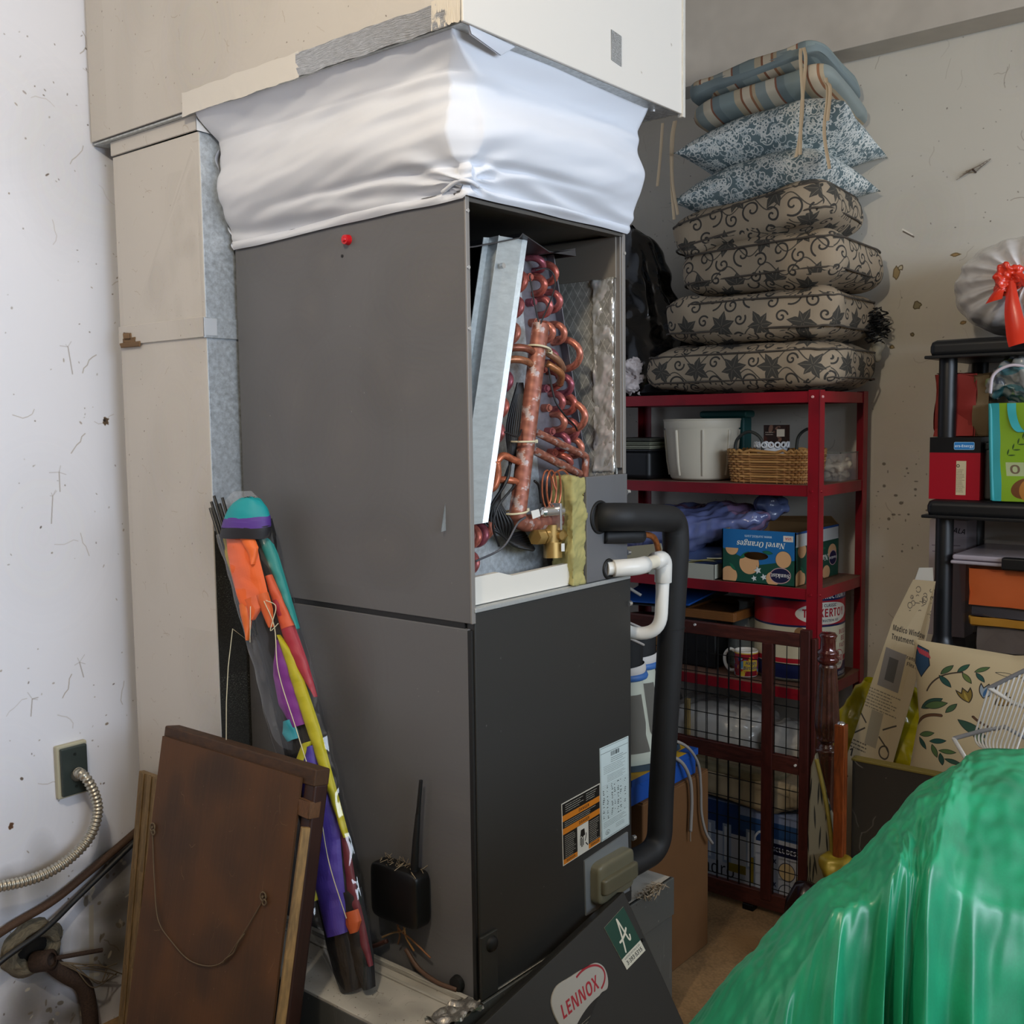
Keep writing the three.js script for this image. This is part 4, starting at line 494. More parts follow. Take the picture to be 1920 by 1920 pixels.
{
  const t = T('junction_plate', 'small dark metal cover plate on the left wall', 'cover plate', [-0.24, 0.727, -1.2]);
  P(t, 'box', box(-0.283, -0.2, 0.656, 0.796, -1.2, -1.182, 0.004), M(0xb8b49c, 0.6)); P(t, 'plate', box(-0.277, -0.206, 0.663, 0.79, -1.182, -1.17, 0.004), M(0x3c4644, 0.4, 0.3));
  for (const y of [0.685, 0.77]) P(t, 'screw', cyl([-0.241, y, -1.17], [-0.241, y, -1.1675], 0.0035), M(0x2c3230, 0.4, 0.4));
}
{
  const t = T('flexible_conduit', 'ribbed metal conduit curving out of the cover plate to the left', 'conduit', [-0.3, 0.5, -1.13]);
  const c = new THREE.CatmullRomCurve3([[-0.238, 0.712, -1.168], [-0.243, 0.724, -1.145], [-0.238, 0.715, -1.125], [-0.222, 0.67, -1.115], [-0.216, 0.62, -1.115], [-0.238, 0.562, -1.118], [-0.293, 0.521, -1.12], [-0.352, 0.504, -1.12], [-0.412, 0.503, -1.12], [-0.471, 0.511, -1.12], [-0.62, 0.53, -1.13], [-1.0, 0.56, -1.16], [-1.5, 0.56, -1.18], [-1.9, 0.56, -1.183]].map((p) => V(...p)), false, 'centripetal');
  const n = 1300; P(t, 'armor', sweep(c.getSpacedPoints(n), (q) => 0.0125 + 0.0016 * Math.sin(q * n / 7.2 * Math.PI * 2), 14), M(0xb9b4a6, 0.34, 0.8));
  P(t, 'connector', cyl([-0.2385, 0.712, -1.17], [-0.242, 0.724, -1.15], 0.0155, 0.015, 18), M(0xa09c90, 0.4, 0.7));
}
{
  const t = T('wall_pipe', 'rusty brown pipe running diagonally along the left wall', 'pipe', [-0.3, 0.4, -1.18]);
  P(t, 'pipe', pipe([[-2.0, -0.0, -1.186], [-0.9, 0.2, -1.183], [-0.453, 0.367, -1.18], [-0.315, 0.4, -1.178], [-0.226, 0.437, -1.178], [-0.076, 0.505, -1.18], [0.1, 0.59, -1.185]], 0.0105, 60, 10), plain(mottle(0x4c3626, 0.3, 20, 0.2), 0.75));
}
{
  const t = T('wall_cable', 'black cable running below the rusty pipe on the left wall', 'cable', [-0.3, 0.34, -1.18]);
  P(t, 'cable', pipe([[-1.6, -0.0, -1.19], [-0.8, 0.13, -1.188], [-0.456, 0.309, -1.158], [-0.353, 0.342, -1.158], [-0.244, 0.392, -1.172], [-0.078, 0.485, -1.172], [0.08, 0.57, -1.18]], 0.0075, 60, 9), M(0x17181a, 0.5));
}
{
  const t = T('broken_pipe', 'rusted open pipe stub in a broken plaster hole at the lower left', 'pipe stub', [-0.33, 0.15, -1.2]);
  const rust = plain(mottle(0x3a2a20, 0.4, 24, 0.3), 0.8), g = surf((u, v) => { const a = u * Math.PI * 2, r = 0.03 + 0.05 * v + 0.012 * N(Math.cos(a) * 2, Math.sin(a) * 2, v * 3); return [-0.365 + r * Math.cos(a), 0.29 + r * 0.9 * Math.sin(a), -1.2 + 0.026 * Math.sin(v * 3.1) + 0.008 * N(u * 12, v * 5, 2)]; }, 40, 10);
  P(t, 'hole', new THREE.CylinderGeometry(0.062, 0.062, 0.004, 28).rotateX(Math.PI / 2).translate(-0.365, 0.29, -1.198), M(0x0c0906, 0.95), 'dark opening');
  P(t, 'plaster', g, plain(mottle(0x6b6352, 0.5, 18, 0.4), 0.95), 'crumbling plaster rim');
  P(t, 'stub', merge([lathe([[0.017, 0], [0.026, 0.0], [0.026, 0.05], [0.0, 0.05]], 0, 0, 0, 24).rotateX(-Math.PI / 2 - 0.2).rotateY(0.5).translate(-0.345, 0.268, -1.138)]), rust);
  P(t, 'rod', cyl([-0.33, 0.262, -1.15], [-0.203, 0.232, -1.15], 0.0058), rust); P(t, 'elbow', elbowPipe([[-0.345, 0.262, -1.18], [-0.3, 0.2, -1.165], [-0.25, 0.155, -1.165], [-0.238, 0.09, -1.165], [-0.236, -0.0, -1.165]], 0.06, 0.021, 14), rust);
  for (let k = 0; k < 7; k++) P(t, 'wire', pipe([[-0.32, 0.245, -1.16], [-0.28 + rr(-0.01, 0.01), 0.225 + rr(-0.02, 0.01), -1.145], [-0.22 + rr(-0.02, 0.02), 0.17 + rr(-0.03, 0.03), -1.15 + rr(-0.02, 0.02)], [-0.16 + rr(-0.03, 0.02), 0.13 + rr(-0.03, 0.04), -1.165]], 0.0016, 24, 5), M(0x6a5c48, 0.7));
}
// ---------- red shelf and what is on it ----------
const SX = 1.72, SB = 2.14, SL = -0.94, SR = 0.0, LV = [1.70, 1.39, 1.045, 0.70, 0.34];
const red = plain(canvas(512, 512, (g, w, h) => { g.fillStyle = '#8e1020'; g.fillRect(0, 0, w, h); for (let i = 0; i < 30; i++) smudge(g, rnd() * w, rnd() * h, rr(30, 90), rr(30, 90), 'rgba(50,6,12,1)', 0.12); specks(g, w, h, 34, ['#d8c8bc', '#4a0a10'], 0.6, 1.8); }, { rep: 2 }), 0.36);
{
  const t = T('shelf_unit', 'red metal shelf unit with five shelves against the right wall', 'shelf', [1.93, 0, -0.48]), dustM = plain(mottle(0x7a5a48, 0.2, 12, 0.15), 0.7);
  for (const [x, z, sx, sz] of [[SX, SR, 1, -1], [SX, SL, 1, 1], [SB, SR, -1, -1], [SB, SL, -1, 1]]) P(t, 'post', uvBox(merge([box(x, x + sx * 0.003, 0, 1.705, z, z + sz * 0.04, 0.001), box(x, x + sx * 0.04, 0, 1.705, z, z + sz * 0.003, 0.001)])), red);
  for (const y of LV) {
    const s = P(t, 'shelf', uvBox(merge([box(SX + 0.004, SB - 0.004, y - 0.004, y, SL + 0.004, SR - 0.004, 0)])), dustM);
    P(s, 'lip', uvBox(merge([box(SX + 0.003, SX + 0.005, y - 0.036, y + 0.001, SL, SR, 0.0008), box(SB - 0.005, SB - 0.003, y - 0.036, y + 0.001, SL, SR, 0.0008), box(SX, SB, y - 0.036, y + 0.001, SR - 0.005, SR - 0.003, 0.0008), box(SX, SB, y - 0.036, y + 0.001, SL + 0.003, SL + 0.005, 0.0008)])), red);
    for (const [x, z, d] of [[SX, SR - 0.025, [-0.004, 0, 0]], [SX + 0.02, SR, [0, 0, 0.004]]]) P(t, 'bolt', cyl([x, y - 0.018, z], [x + d[0], y - 0.018, z + d[2]], 0.005, 0.004, 10), y > 1.6 ? M(0xd9a6a2, 0.4) : red);
  }
}
// cloth prints
const leafTex = canvas(1024, 1024, (g, w, h) => {
  g.fillStyle = '#a19079'; g.fillRect(0, 0, w, h); for (let i = 0; i < 1500; i++) { g.globalAlpha = 0.12; g.fillStyle = rnd() < 0.5 ? '#a39780' : '#6f6555'; g.fillRect(rnd() * w, rnd() * h, rr(1, 3), rr(10, 60)); } g.globalAlpha = 1; g.lineCap = 'round';
  const curl = (x, y, a, r, d) => { g.strokeStyle = '#393530'; g.lineWidth = 11; g.beginPath(); for (let k = 0; k <= 34; k++) { const q = k / 34, R = r * (1 - q * 0.85), b = a + d * q * 7.4, px = x + R * Math.cos(b), py = y + R * Math.sin(b); k ? g.lineTo(px, py) : g.moveTo(px, py); } g.stroke(); };
  const leaf = (x, y, a, r) => { for (let k = 0; k < 6; k++) { const b = a + k * 1.047 + rr(-0.15, 0.15), R = r * rr(0.75, 1.1); g.save(); g.translate(x, y); g.rotate(b); g.fillStyle = '#423e37'; g.beginPath(); g.moveTo(0, 0); g.quadraticCurveTo(R * 0.4, -R * 0.4, R * 0.62, -R * 0.2); g.lineTo(R, 0); g.lineTo(R * 0.62, R * 0.2); g.quadraticCurveTo(R * 0.4, R * 0.36, 0, 0); g.fill(); g.strokeStyle = '#6f6758'; g.lineWidth = 3; g.beginPath(); g.moveTo(R * 0.1, 0); g.lineTo(R * 0.8, 0); g.stroke(); g.restore(); } };
  g.strokeStyle = '#4a443b'; g.lineWidth = 7; for (let j = 0; j < 4; j++) for (const o of [0, 120]) { g.beginPath(); for (let k = 0; k <= 64; k++) { const x = k * 16, y = j * 256 + 60 + o + 44 * Math.sin(k / 64 * Math.PI * 8 + j + o); k ? g.lineTo(x, y) : g.moveTo(x, y); } if (o || j % 2) g.stroke(); }
  for (let j = 0; j < 4; j++) for (let i = 0; i < 4; i++) { const x = (i + 0.5 + 0.3 * (j % 2)) * 256 % 1024, y = (j + 0.5) * 256; for (const [ox, oy] of [[0, 0], [1024, 0], [-1024, 0], [0, 1024], [0, -1024]]) { seed = i * 91 + j * 37 + 5; const a = rr(0, 6), d = i % 2 ? 1 : -1; leaf(x + ox, y + oy, a, 92); curl(x + ox + 118, y + oy + 84, a, 66, d); curl(x + ox - 10, y + oy + 128, a + 2, 48, -d); curl(x + ox + 128, y + oy - 40, a + 4, 40, d); } }
}, { rep: 1.75 });
seed = 4242;
const damTex = canvas(1024, 1024, (g, w, h) => {
  g.fillStyle = '#66777a'; g.fillRect(0, 0, w, h); g.lineCap = 'round';
  const petal = (x, y, a, l, q) => { g.save(); g.translate(x, y); g.rotate(a); g.fillStyle = q; g.beginPath(); g.moveTo(0, 0); g.quadraticCurveTo(l * 0.5, -l * 0.42, l, 0); g.quadraticCurveTo(l * 0.5, l * 0.42, 0, 0); g.fill(); g.restore(); };
  for (let i = 0; i < 1250; i++) { const x = rnd() * w, y = rnd() * h, k = rnd(), c = rnd() < 0.75 ? '#d9dad4' : '#b7bfbe'; if (k < 0.5) { g.strokeStyle = c; g.lineWidth = rr(5, 9); const r = rr(14, 50), a = rnd() * 7; g.beginPath(); for (let q = 0; q <= 20; q++) { const f = q / 20, R = r * (1 - f * 0.8), b = a + f * 6; q ? g.lineTo(x + R * Math.cos(b), y + R * Math.sin(b)) : g.moveTo(x + R * Math.cos(b), y + R * Math.sin(b)); } g.stroke(); } else if (k < 0.8) { const n = 5 + Math.floor(rnd() * 3); for (let q = 0; q < n; q++) petal(x, y, q / n * 6.28, rr(18, 30), c); g.fillStyle = '#4c666a'; g.beginPath(); g.arc(x, y, 6, 0, 7); g.fill(); } else petal(x, y, rnd() * 7, rr(20, 44), c); }
}, { rep: 1.9 });
const stripeTex = canvas(1024, 256, (g, w, h) => { const set = [['#84908d', 120], ['#b9a88c', 50], ['#8a5a40', 16], ['#c9b9a0', 60], ['#9a6a4a', 18], ['#b5a284', 26], ['#8d9590', 80], ['#c9bda6', 70], ['#8c5a44', 14], ['#737f7f', 58]]; let x = 0; while (x < w) for (const [c, k] of set) { g.fillStyle = c; g.fillRect(x, 0, k, h); x += k; } }, { rep: 2.2 });
const leafCloth = plain(leafTex, 0.85, { sheen: 0.2 }), damCloth = plain(damTex, 0.8, { sheen: 0.2 }), stripeCloth = plain(stripeTex, 0.85, { sheen: 0.2 }), tealCloth = M(0x7b8787, 0.85), cordM = M(0xc9b394, 0.8);
const pose = (g, x, y, z, rx, ry, rz) => { g.rotateX(rx); g.rotateZ(rz); g.rotateY(ry); return g.translate(x, y, z); };
function boxCushion(label, x, y, z, w, h, d, rot, sd) {
  const t = T('seat_cushion', label, 'cushion', [x, y - h / 2, z], 'brown leaf-print cushions on the red shelf');
  P(t, 'cover', uvBox(pose(wob(blob(w, h, d, 0.55, 0.28, 90, 44), 0.022, 7, sd), x, y, z, ...rot)), leafCloth);
  const ring = (yy) => { const p = []; for (let i = 0; i <= 90; i++) { const a = i / 90 * Math.PI * 2; p.push(V(w / 2 * 0.985 * sgp(Math.cos(a), 0.28), yy + 0.004 * N(i * 0.3, sd, 1), d / 2 * 0.985 * sgp(Math.sin(a), 0.28))); } return p; };
  for (const yy of [h * 0.26, -h * 0.26]) P(t, 'piping', pose(sweep(ring(yy), 0.0035, 6), x, y, z, ...rot), M(0x4a4239, 0.8));
}
boxCushion('brown leaf-print box cushion lowest in the stack on the red shelf', 1.945, 1.792, -0.325, 0.44, 0.178, 0.74, [0, 0, 0], 1);
boxCushion('brown leaf-print box cushion second from the bottom of the stack', 1.945, 1.965, -0.29, 0.44, 0.19, 0.66, [0.01, 0.02, 0], 2);
boxCushion('brown leaf-print box cushion third from the bottom, sagging over at the right', 1.945, 2.135, -0.245, 0.43, 0.19, 0.6, [-0.02, -0.04, -0.05], 3);
boxCushion('brown leaf-print box cushion topmost of its kind, under the blue pillows', 1.94, 2.29, -0.3, 0.42, 0.16, 0.58, [-0.16, 0.05, -0.03], 4);
function knifePillow(label, x, y, z, w, h, d, rot, sd) {
  const t = T('throw_pillow', label, 'pillow', [x, y - h / 2, z], 'blue print pillows in the stack');
  const f = (k) => surf((u, v) => { const a = 2 * u - 1, b = 2 * v - 1, e = (1 - Math.abs(a) ** 2.6) ** 0.6 * (1 - Math.abs(b) ** 2.6) ** 0.6, pin = 1 - 0.1 * (1 - Math.abs(a * b)) * Math.max(Math.abs(a), Math.abs(b)) ** 4; const droop = -0.03 * (a * a * b * b); return [w / 2 * a * pin, k * h / 2 * e + droop + 0.006 * N(u * 5, v * 5, sd + k) * (e > 0 ? 1 : 0), d / 2 * b * pin]; }, 48, 48, { flip: k > 0 });
  P(t, 'cover', uvBox(pose(merge([f(1), f(-1)]), x, y, z, ...rot)), damCloth);
}
knifePillow('blue and white print pillow lower of two, resting on the brown cushions', 1.94, 2.415, -0.275, 0.46, 0.17, 0.58, [-0.12, -0.06, -0.1], 1);
knifePillow('blue and white print pillow upper of two, under the striped pads', 1.945, 2.555, -0.25, 0.46, 0.18, 0.6, [-0.12, 0.05, -0.2], 2);
function seatPad(label, x, y, z, w, h, d, rot, sd, top) {
  const t = T('chair_pad', label, 'cushion', [x, y - h / 2, z], 'striped chair pads on top of the stack');
  const g = wob(blob(w, h, d, 0.5, 0.24, 80, 30), 0.014, 9, sd), p = g.attributes.position, uv = g.attributes.uv; for (let i = 0; i < p.count; i++) uv.setXY(i, p.getZ(i) * (top ? 1 : 1) + 0.13 * sd, p.getX(i)); P(t, 'cover', pose(g, x, y, z, ...rot), stripeCloth);
  if (top) P(t, 'side_band', pose(wob(blob(w * 1.006, h * 0.62, d * 1.006, 0.3, 0.24, 80, 20), 0.012, 9, sd), x, y - 0.008, z, ...rot), tealCloth, 'plain teal side band');
  return t;
}
const pad1 = seatPad('striped cream and rust chair pad second from the top of the stack', 1.955, 2.668, -0.255, 0.44, 0.075, 0.5, [-0.13, 0.05, -0.17], 1, false);
const pad2 = seatPad('striped chair pad with teal sides on top of the stack', 1.95, 2.752, -0.275, 0.44, 0.075, 0.48, [-0.15, 0.04, -0.14], 2, true);
const ribbon = (t, pts) => { const c = smooth(pts, 30), a = []; const g = surf((u, v) => { const i = Math.round(v * 30), p = c[Math.min(i, c.length - 1)]; return [p.x + 0.001 * Math.sin(u * 3), p.y, p.z + (u - 0.5) * 0.011]; }, 2, 30); P(t, 'tie', merge([g, g.clone().translate(-0.0016, 0, 0)]), cordM); };
ribbon(pad2, [[1.735, 2.80, -0.085], [1.722, 2.77, -0.08], [1.716, 2.62, -0.068], [1.715, 2.52, -0.076], [1.714, 2.445, -0.09]]); ribbon(pad2, [[1.735, 2.80, -0.075], [1.722, 2.76, -0.062], [1.716, 2.6, -0.072], [1.714, 2.46, -0.074]]);
ribbon(pad1, [[1.735, 2.69, 0.0], [1.724, 2.64, 0.012], [1.716, 2.52, 0.005], [1.714, 2.40, 0.025]]); ribbon(pad1, [[1.735, 2.68, -0.005], [1.724, 2.66, 0.018], [1.716, 2.55, 0.016]]);
ribbon(pad1, [[1.74, 2.66, -0.55], [1.726, 2.6, -0.552], [1.718, 2.45, -0.55], [1.716, 2.33, -0.527]]); ribbon(pad1, [[1.74, 2.66, -0.555], [1.726, 2.6, -0.558], [1.718, 2.42, -0.552], [1.716, 2.315, -0.542]]); ribbon(pad2, [[1.735, 2.66, -0.6], [1.72, 2.55, -0.6], [1.716, 2.44, -0.61]]);
{
  const t = T('trash_bag', 'black plastic bag slumped behind the furnace at the shelf end', 'bag', [1.94, 1.7, -0.86]);
  P(t, 'bag', wob(wob(surf((u, v) => { const a = u * Math.PI * 2, r = (0.12 + 0.88 * (1 - v) ** 0.8) * Math.min(1, (1 - v) * 8 + 0.02) * (v < 0.08 ? 0.85 + v * 1.9 : 1) * (1 + 0.05 * Math.sin(a * 9 + 3 * N(u * 5, v * 3, 1))); return [1.945 + 0.2 * r * Math.cos(a), 1.705 + 0.66 * v, -0.87 - 0.33 * r * Math.sin(a)]; }, 110, 60), 0.035, 6, 3), 0.008, 22, 5), M(0x08080a, 0.16, 0, { clearcoat: 0.4 }));
  P(t, 'base', wob(blob(0.34, 0.06, 0.5, 0.4, 0.4).translate(1.945, 1.728, -0.86), 0.01, 12), M(0x08080a, 0.2));
  const u = T('stuffing', 'tuft of white stuffing beside the lowest brown cushion', 'stuffing', [1.77, 1.7, -0.74]);
  P(u, 'fluff', wob(wob(blob(0.07, 0.11, 0.1, 0.9, 0.9, 60, 40).translate(1.775, 1.765, -0.755), 0.04, 26, 1), 0.014, 90, 2), M(0xcfc4c2, 1));
}
{
  const t = T('tassel', 'black curly fringe hanging between the cushions and the wall', 'fringe', [2.12, 1.9, 0.05]);
  const l = []; for (let k = 0; k < 60; k++) { const x = rr(2.04, 2.15), y = rr(1.9, 2.0), z = rr(0.015, 0.065), p = []; for (let q = 0; q < 7; q++) p.push([x + 0.014 * Math.cos(q * 1.5 + k), y - q * 0.006, z + 0.014 * Math.sin(q * 1.5 + k)]); l.push(pipe(p, 0.0022, 14, 4)); }
  P(t, 'fringe', l, M(0x101012, 0.5)).userData.kind = 'stuff';
  P(t, 'white_fold', wob(blob(0.06, 0.1, 0.05, 0.8, 0.8).translate(2.13, 1.86, 0.03), 0.02, 20), M(0xa9a290, 0.7), 'pale fabric under the fringe');
}
// second shelf
{
  const y = LV[1], t = T('planter', 'large cream plastic tub with ribbed sides on the second shelf', 'tub', [1.905, y, -0.535]), m = M(0xd9cfba, 0.5);
  P(t, 'body', lathe([[0, 0.002], [0.108, 0.002], [0.116, 0.012], [0.124, 0.06], [0.131, 0.15], [0.134, 0.19], [0.139, 0.192], [0.141, 0.22], [0.137, 0.225], [0.132, 0.222], [0.128, 0.19], [0.112, 0.02], [0, 0.014]], 1.905, y, -0.535, 56), m);
  for (let k = 0; k < 8; k++) { const a = k / 8 * Math.PI * 2 + 0.25; P(t, 'rib', sweep([[0.117, 0.02], [0.1255, 0.07], [0.132, 0.15], [0.1345, 0.185]].map(([r, h]) => V(1.905 + r * Math.cos(a), y + h, -0.535 + r * Math.sin(a))), 0.006, 8), m); }
  P(t, 'rim', new THREE.TorusGeometry(0.139, 0.004, 8, 56).rotateX(Math.PI / 2).translate(1.905, y + 0.222, -0.535), m);
  const b = T('black_bin', 'black bin at the left end of the second shelf', 'bin', [1.9, y, -0.82]); P(b, 'body', box(1.78, 2.06, y, y + 0.112, -0.92, -0.685, 0.02), M(0x17181a, 0.45)); P(b, 'rim', box(1.775, 2.065, y + 0.106, y + 0.114, -0.925, -0.68, 0.004), M(0x202123, 0.4));
  ['lowest', 'middle', 'topmost'].forEach((n, k) => { const q = T('tray', `pale flat tray ${n} of three stacked on the black bin`, 'tray', [1.92, y + 0.114 + k * 0.014, -0.8], 'trays on the black bin'); P(q, 'plate', merge([box(1.79, 2.05, y + 0.115 + k * 0.014, y + 0.121 + k * 0.014, -0.915, -0.69, 0.003), box(1.785, 2.055, y + 0.121 + k * 0.014, y + 0.127 + k * 0.014, -0.92, -0.685, 0.003)]), M([0x9a9a86, 0x7f816f, 0x4a4b42][k], 0.5)); });
  const c = T('teal_bin', 'teal plastic bin peeping out behind the cream tub', 'bin', [2.08, y, -0.53]); P(c, 'body', box(2.055, 2.125, y, y + 0.235, -0.62, -0.44, 0.012), M(0x1f5a58, 0.5)); P(c, 'lid', box(2.05, 2.13, y + 0.228, y + 0.255, -0.63, -0.43, 0.01), M(0x2a6a66, 0.45));
}
{
  // woven basket: stakes and weavers
  const y = LV[1], t = T('wicker_basket', 'small brown wicker basket with hoop handles on the second shelf', 'basket', [1.89, y, -0.23]);
  const hw = 0.1, hd = 0.14, per = (s, q) => { const a = s * Math.PI * 2; return [1.89 + (hw + 0.008 * q) * sgp(Math.cos(a), 0.4), -0.23 + (hd + 0.012 * q) * sgp(Math.sin(a), 0.4)]; }, st = 44, wk = [0xa87844, 0x8e6236, 0xb98c54].map((c) => M(c, 0.6));
  for (let k = 0; k < 12; k++) { const p = []; for (let i = 0; i <= 176; i++) { const s = i / 176, [x, z] = per(s, k / 11), o = 0.0035 * Math.cos(s * st * Math.PI + (k % 2) * Math.PI), a = s * Math.PI * 2; p.push(V(x + o * Math.cos(a), y + 0.006 + k * 0.0085, z + o * Math.sin(a))); } P(t, 'weaver', sweep(p, 0.0042, 6), wk[k % 3]); }
  const sk = []; for (let i = 0; i < st; i++) { const [x, z] = per((i + 0.5) / st, 0), [x2, z2] = per((i + 0.5) / st, 1); sk.push(cyl([x, y + 0.001, z], [x2, y + 0.112, z2], 0.003, 0.003, 6)); } P(t, 'stakes', sk, wk[0]); P(t, 'bottom', box(1.8, 1.98, y + 0.001, y + 0.008, -0.36, -0.1, 0.003), wk[1]);
  P(t, 'rim', (() => { const p = []; for (let i = 0; i <= 120; i++) { const [x, z] = per(i / 120, 1.1); p.push(V(x, y + 0.11 + 0.004 * Math.sin(i * 1.57), z)); } return sweep(p, 0.0055, 7); })(), wk[2]);
  const hm = M(0x2c2f2c, 0.6); P(t, 'handle', pipe([[1.795, y + 0.09, -0.345], [1.795, y + 0.15, -0.335], [1.795, y + 0.178, -0.29], [1.795, y + 0.155, -0.245], [1.795, y + 0.09, -0.235]], 0.0055, 30, 9), hm); P(t, 'handle', pipe([[1.985, y + 0.09, -0.2], [1.985, y + 0.16, -0.19], [1.985, y + 0.185, -0.15], [1.985, y + 0.15, -0.115], [1.985, y + 0.09, -0.11]], 0.0055, 30, 9), hm);
  const ph = T('photo_box', 'small dark picture box standing in the wicker basket', 'box', [1.92, y + 0.01, -0.24]); P(ph, 'box', printBox(1.9, 1.93, y + 0.01, y + 0.2, -0.285, -0.2, { left: [0, 0, 1, 1] }), plain(canvas(256, 512, (g, w, h) => { g.fillStyle = '#2a1814'; g.fillRect(0, 0, w, h); for (let i = 0; i < 40; i++) { g.fillStyle = ['#8a5a4a', '#5a2a20', '#b08a78', '#140a08'][i % 4]; g.globalAlpha = 0.6; g.beginPath(); g.ellipse(rnd() * w, rnd() * h, rr(10, 50), rr(8, 30), rnd() * 3, 0, 7); g.fill(); } g.globalAlpha = 1; g.fillStyle = '#cfc8bc'; g.fillRect(150, 40, 90, 70); lines(g, 20, 70, 110, 2, 20, '#b9b0a4', 7); }), 0.4));
  const di = T('scalloped_dish', 'white dish with a pierced scalloped rim in the basket', 'dish', [1.85, y + 0.05, -0.23]);
  P(di, 'bowl', lathe([[0, 0.0], [0.03, 0.002], [0.05, 0.05], [0.056, 0.07], [0.053, 0.07], [0.046, 0.05], [0.028, 0.006], [0, 0.006]], 1.85, y + 0.055, -0.23, 40), M(0xd5dbe2, 0.3)); for (let k = 0; k < 16; k++) { const a = k / 16 * Math.PI * 2; P(di, 'scallop', new THREE.TorusGeometry(0.0085, 0.0035, 6, 14).rotateY(Math.PI / 2 - a).translate(1.85 + 0.058 * Math.cos(a), y + 0.132, -0.23 + 0.058 * Math.sin(a)), M(0xd5dbe2, 0.3)); }
}
{
  const y = LV[1], t = T('glass_box', 'clear open glass box full of crumpled white scraps on the second shelf', 'box', [2.055, y, -0.085]), gl = M(0xffffff, 0.04, 0, { transmission: 0.92, thickness: 0, ior: 1.45 });
  P(t, 'glass', merge([box(1.975, 1.979, y + 0.001, y + 0.1, -0.145, -0.03, 0.001), box(2.128, 2.132, y + 0.001, y + 0.1, -0.145, -0.03, 0.001), box(1.979, 2.128, y + 0.001, y + 0.1, -0.145, -0.141, 0.001), box(1.979, 2.128, y + 0.001, y + 0.1, -0.034, -0.03, 0.001), box(1.975, 2.132, y + 0.001, y + 0.005, -0.145, -0.03, 0.001)]), gl); P(t, 'rim', merge([box(1.974, 1.98, y + 0.098, y + 0.102, -0.146, -0.029, 0.001), box(1.974, 2.133, y + 0.098, y + 0.102, -0.036, -0.029, 0.001)]), M(0x8a8f84, 0.2));
  const q = T('paper_scraps', 'crumpled white scraps filling the clear glass box', 'scraps', [2.05, y + 0.006, -0.085]), l = []; for (let k = 0; k < 11; k++) l.push(pose(wob(blob(0.055, 0.025, 0.045, 0.8, 0.8, 20, 12), 0.03, 40, k), rr(2.005, 2.1), y + 0.02 + rr(0, 0.035), rr(-0.118, -0.058), rr(-0.5, 0.5), rnd() * 6, rr(-0.5, 0.5)));
  P(q, 'scraps', l, M(0xd6cab2, 0.7)); q.userData.kind = 'stuff';
}
// third shelf
{
  const y = LV[2], t = T('blue_bag', 'blue plastic bag of soft things on the third shelf', 'bag', [1.9, y, -0.56]);
  const g = wob(wob(surf((u, v) => { const a = u * Math.PI * 2, b = (v - 0.5) * Math.PI, c = Math.cos(b) ** 0.75, k = Math.sin(b); return [1.91 + 0.16 * c * Math.cos(a), 1.19 + 0.1 * c * Math.sin(a) * (1 - 0.45 * k) + 0.08 * k, -0.58 + 0.34 * k]; }, 80, 90), 0.04, 7, 3), 0.012, 34, 6);
  P(t, 'plastic', g, plain(tex(256, 256, (u, v) => { const a = tn(u, v, 5), b = tn(u, v, 16, 4); return a > 0.12 ? [150 + 40 * b, 122, 160] : [112 + 40 * b, 122 + 46 * b, 172 + 50 * b]; }, 1), 0.22, { clearcoat: 0.5 })); P(t, 'knot', wob(blob(0.1, 0.08, 0.12, 0.8, 0.8).translate(1.92, 1.3, -0.26), 0.04, 18), M(0x62709c, 0.25, 0, { clearcoat: 0.4 }));
  P(t, 'base', wob(blob(0.26, 0.1, 0.5, 0.5, 0.5).translate(1.92, y + 0.056, -0.62), 0.012, 12), M(0x55689a, 0.3));
  const s = T('paper_tray', 'white tray holding yellow papers below the blue bag', 'tray', [1.8, y, -0.5]); P(s, 'tray', merge([box(1.73, 1.78, y, y + 0.006, -0.66, -0.385, 0.001), box(1.728, 1.732, y, y + 0.055, -0.66, -0.385, 0.001), box(1.728, 1.79, y, y + 0.055, -0.389, -0.385, 0.001), box(1.728, 1.79, y, y + 0.055, -0.66, -0.656, 0.001)]), M(0xb9b8a8, 0.5)); for (let k = 0; k < 5; k++) P(s, 'paper', place(slab([-0.04, -0.02, 0], [0.05, -0.02, 0], [0.05, 0.02, 0], [-0.04, 0.02, 0], 0.0015), [1.75, y + 0.05 + k * 0.006, -0.52 + k * 0.035], [0.1 * k, 0.15 * (k % 2), 1], [-0.9, 0.2, 0.1]), M([0xc9bf8e, 0xd3cba4, 0xb9b28e, 0xc9b86a, 0xd6cfae][k], 0.8));
  const cy = M(0xc2b696, 0.7); P(s, 'folder', place(slab([-0.1, 0, 0], [0.1, 0.0, 0], [0.1, 0.06, 0], [-0.1, 0.05, 0], 0.004), [1.74, y + 0.05, -0.7], [0.05, 0.1, 1], [-0.3, 1, 0]), cy);
}
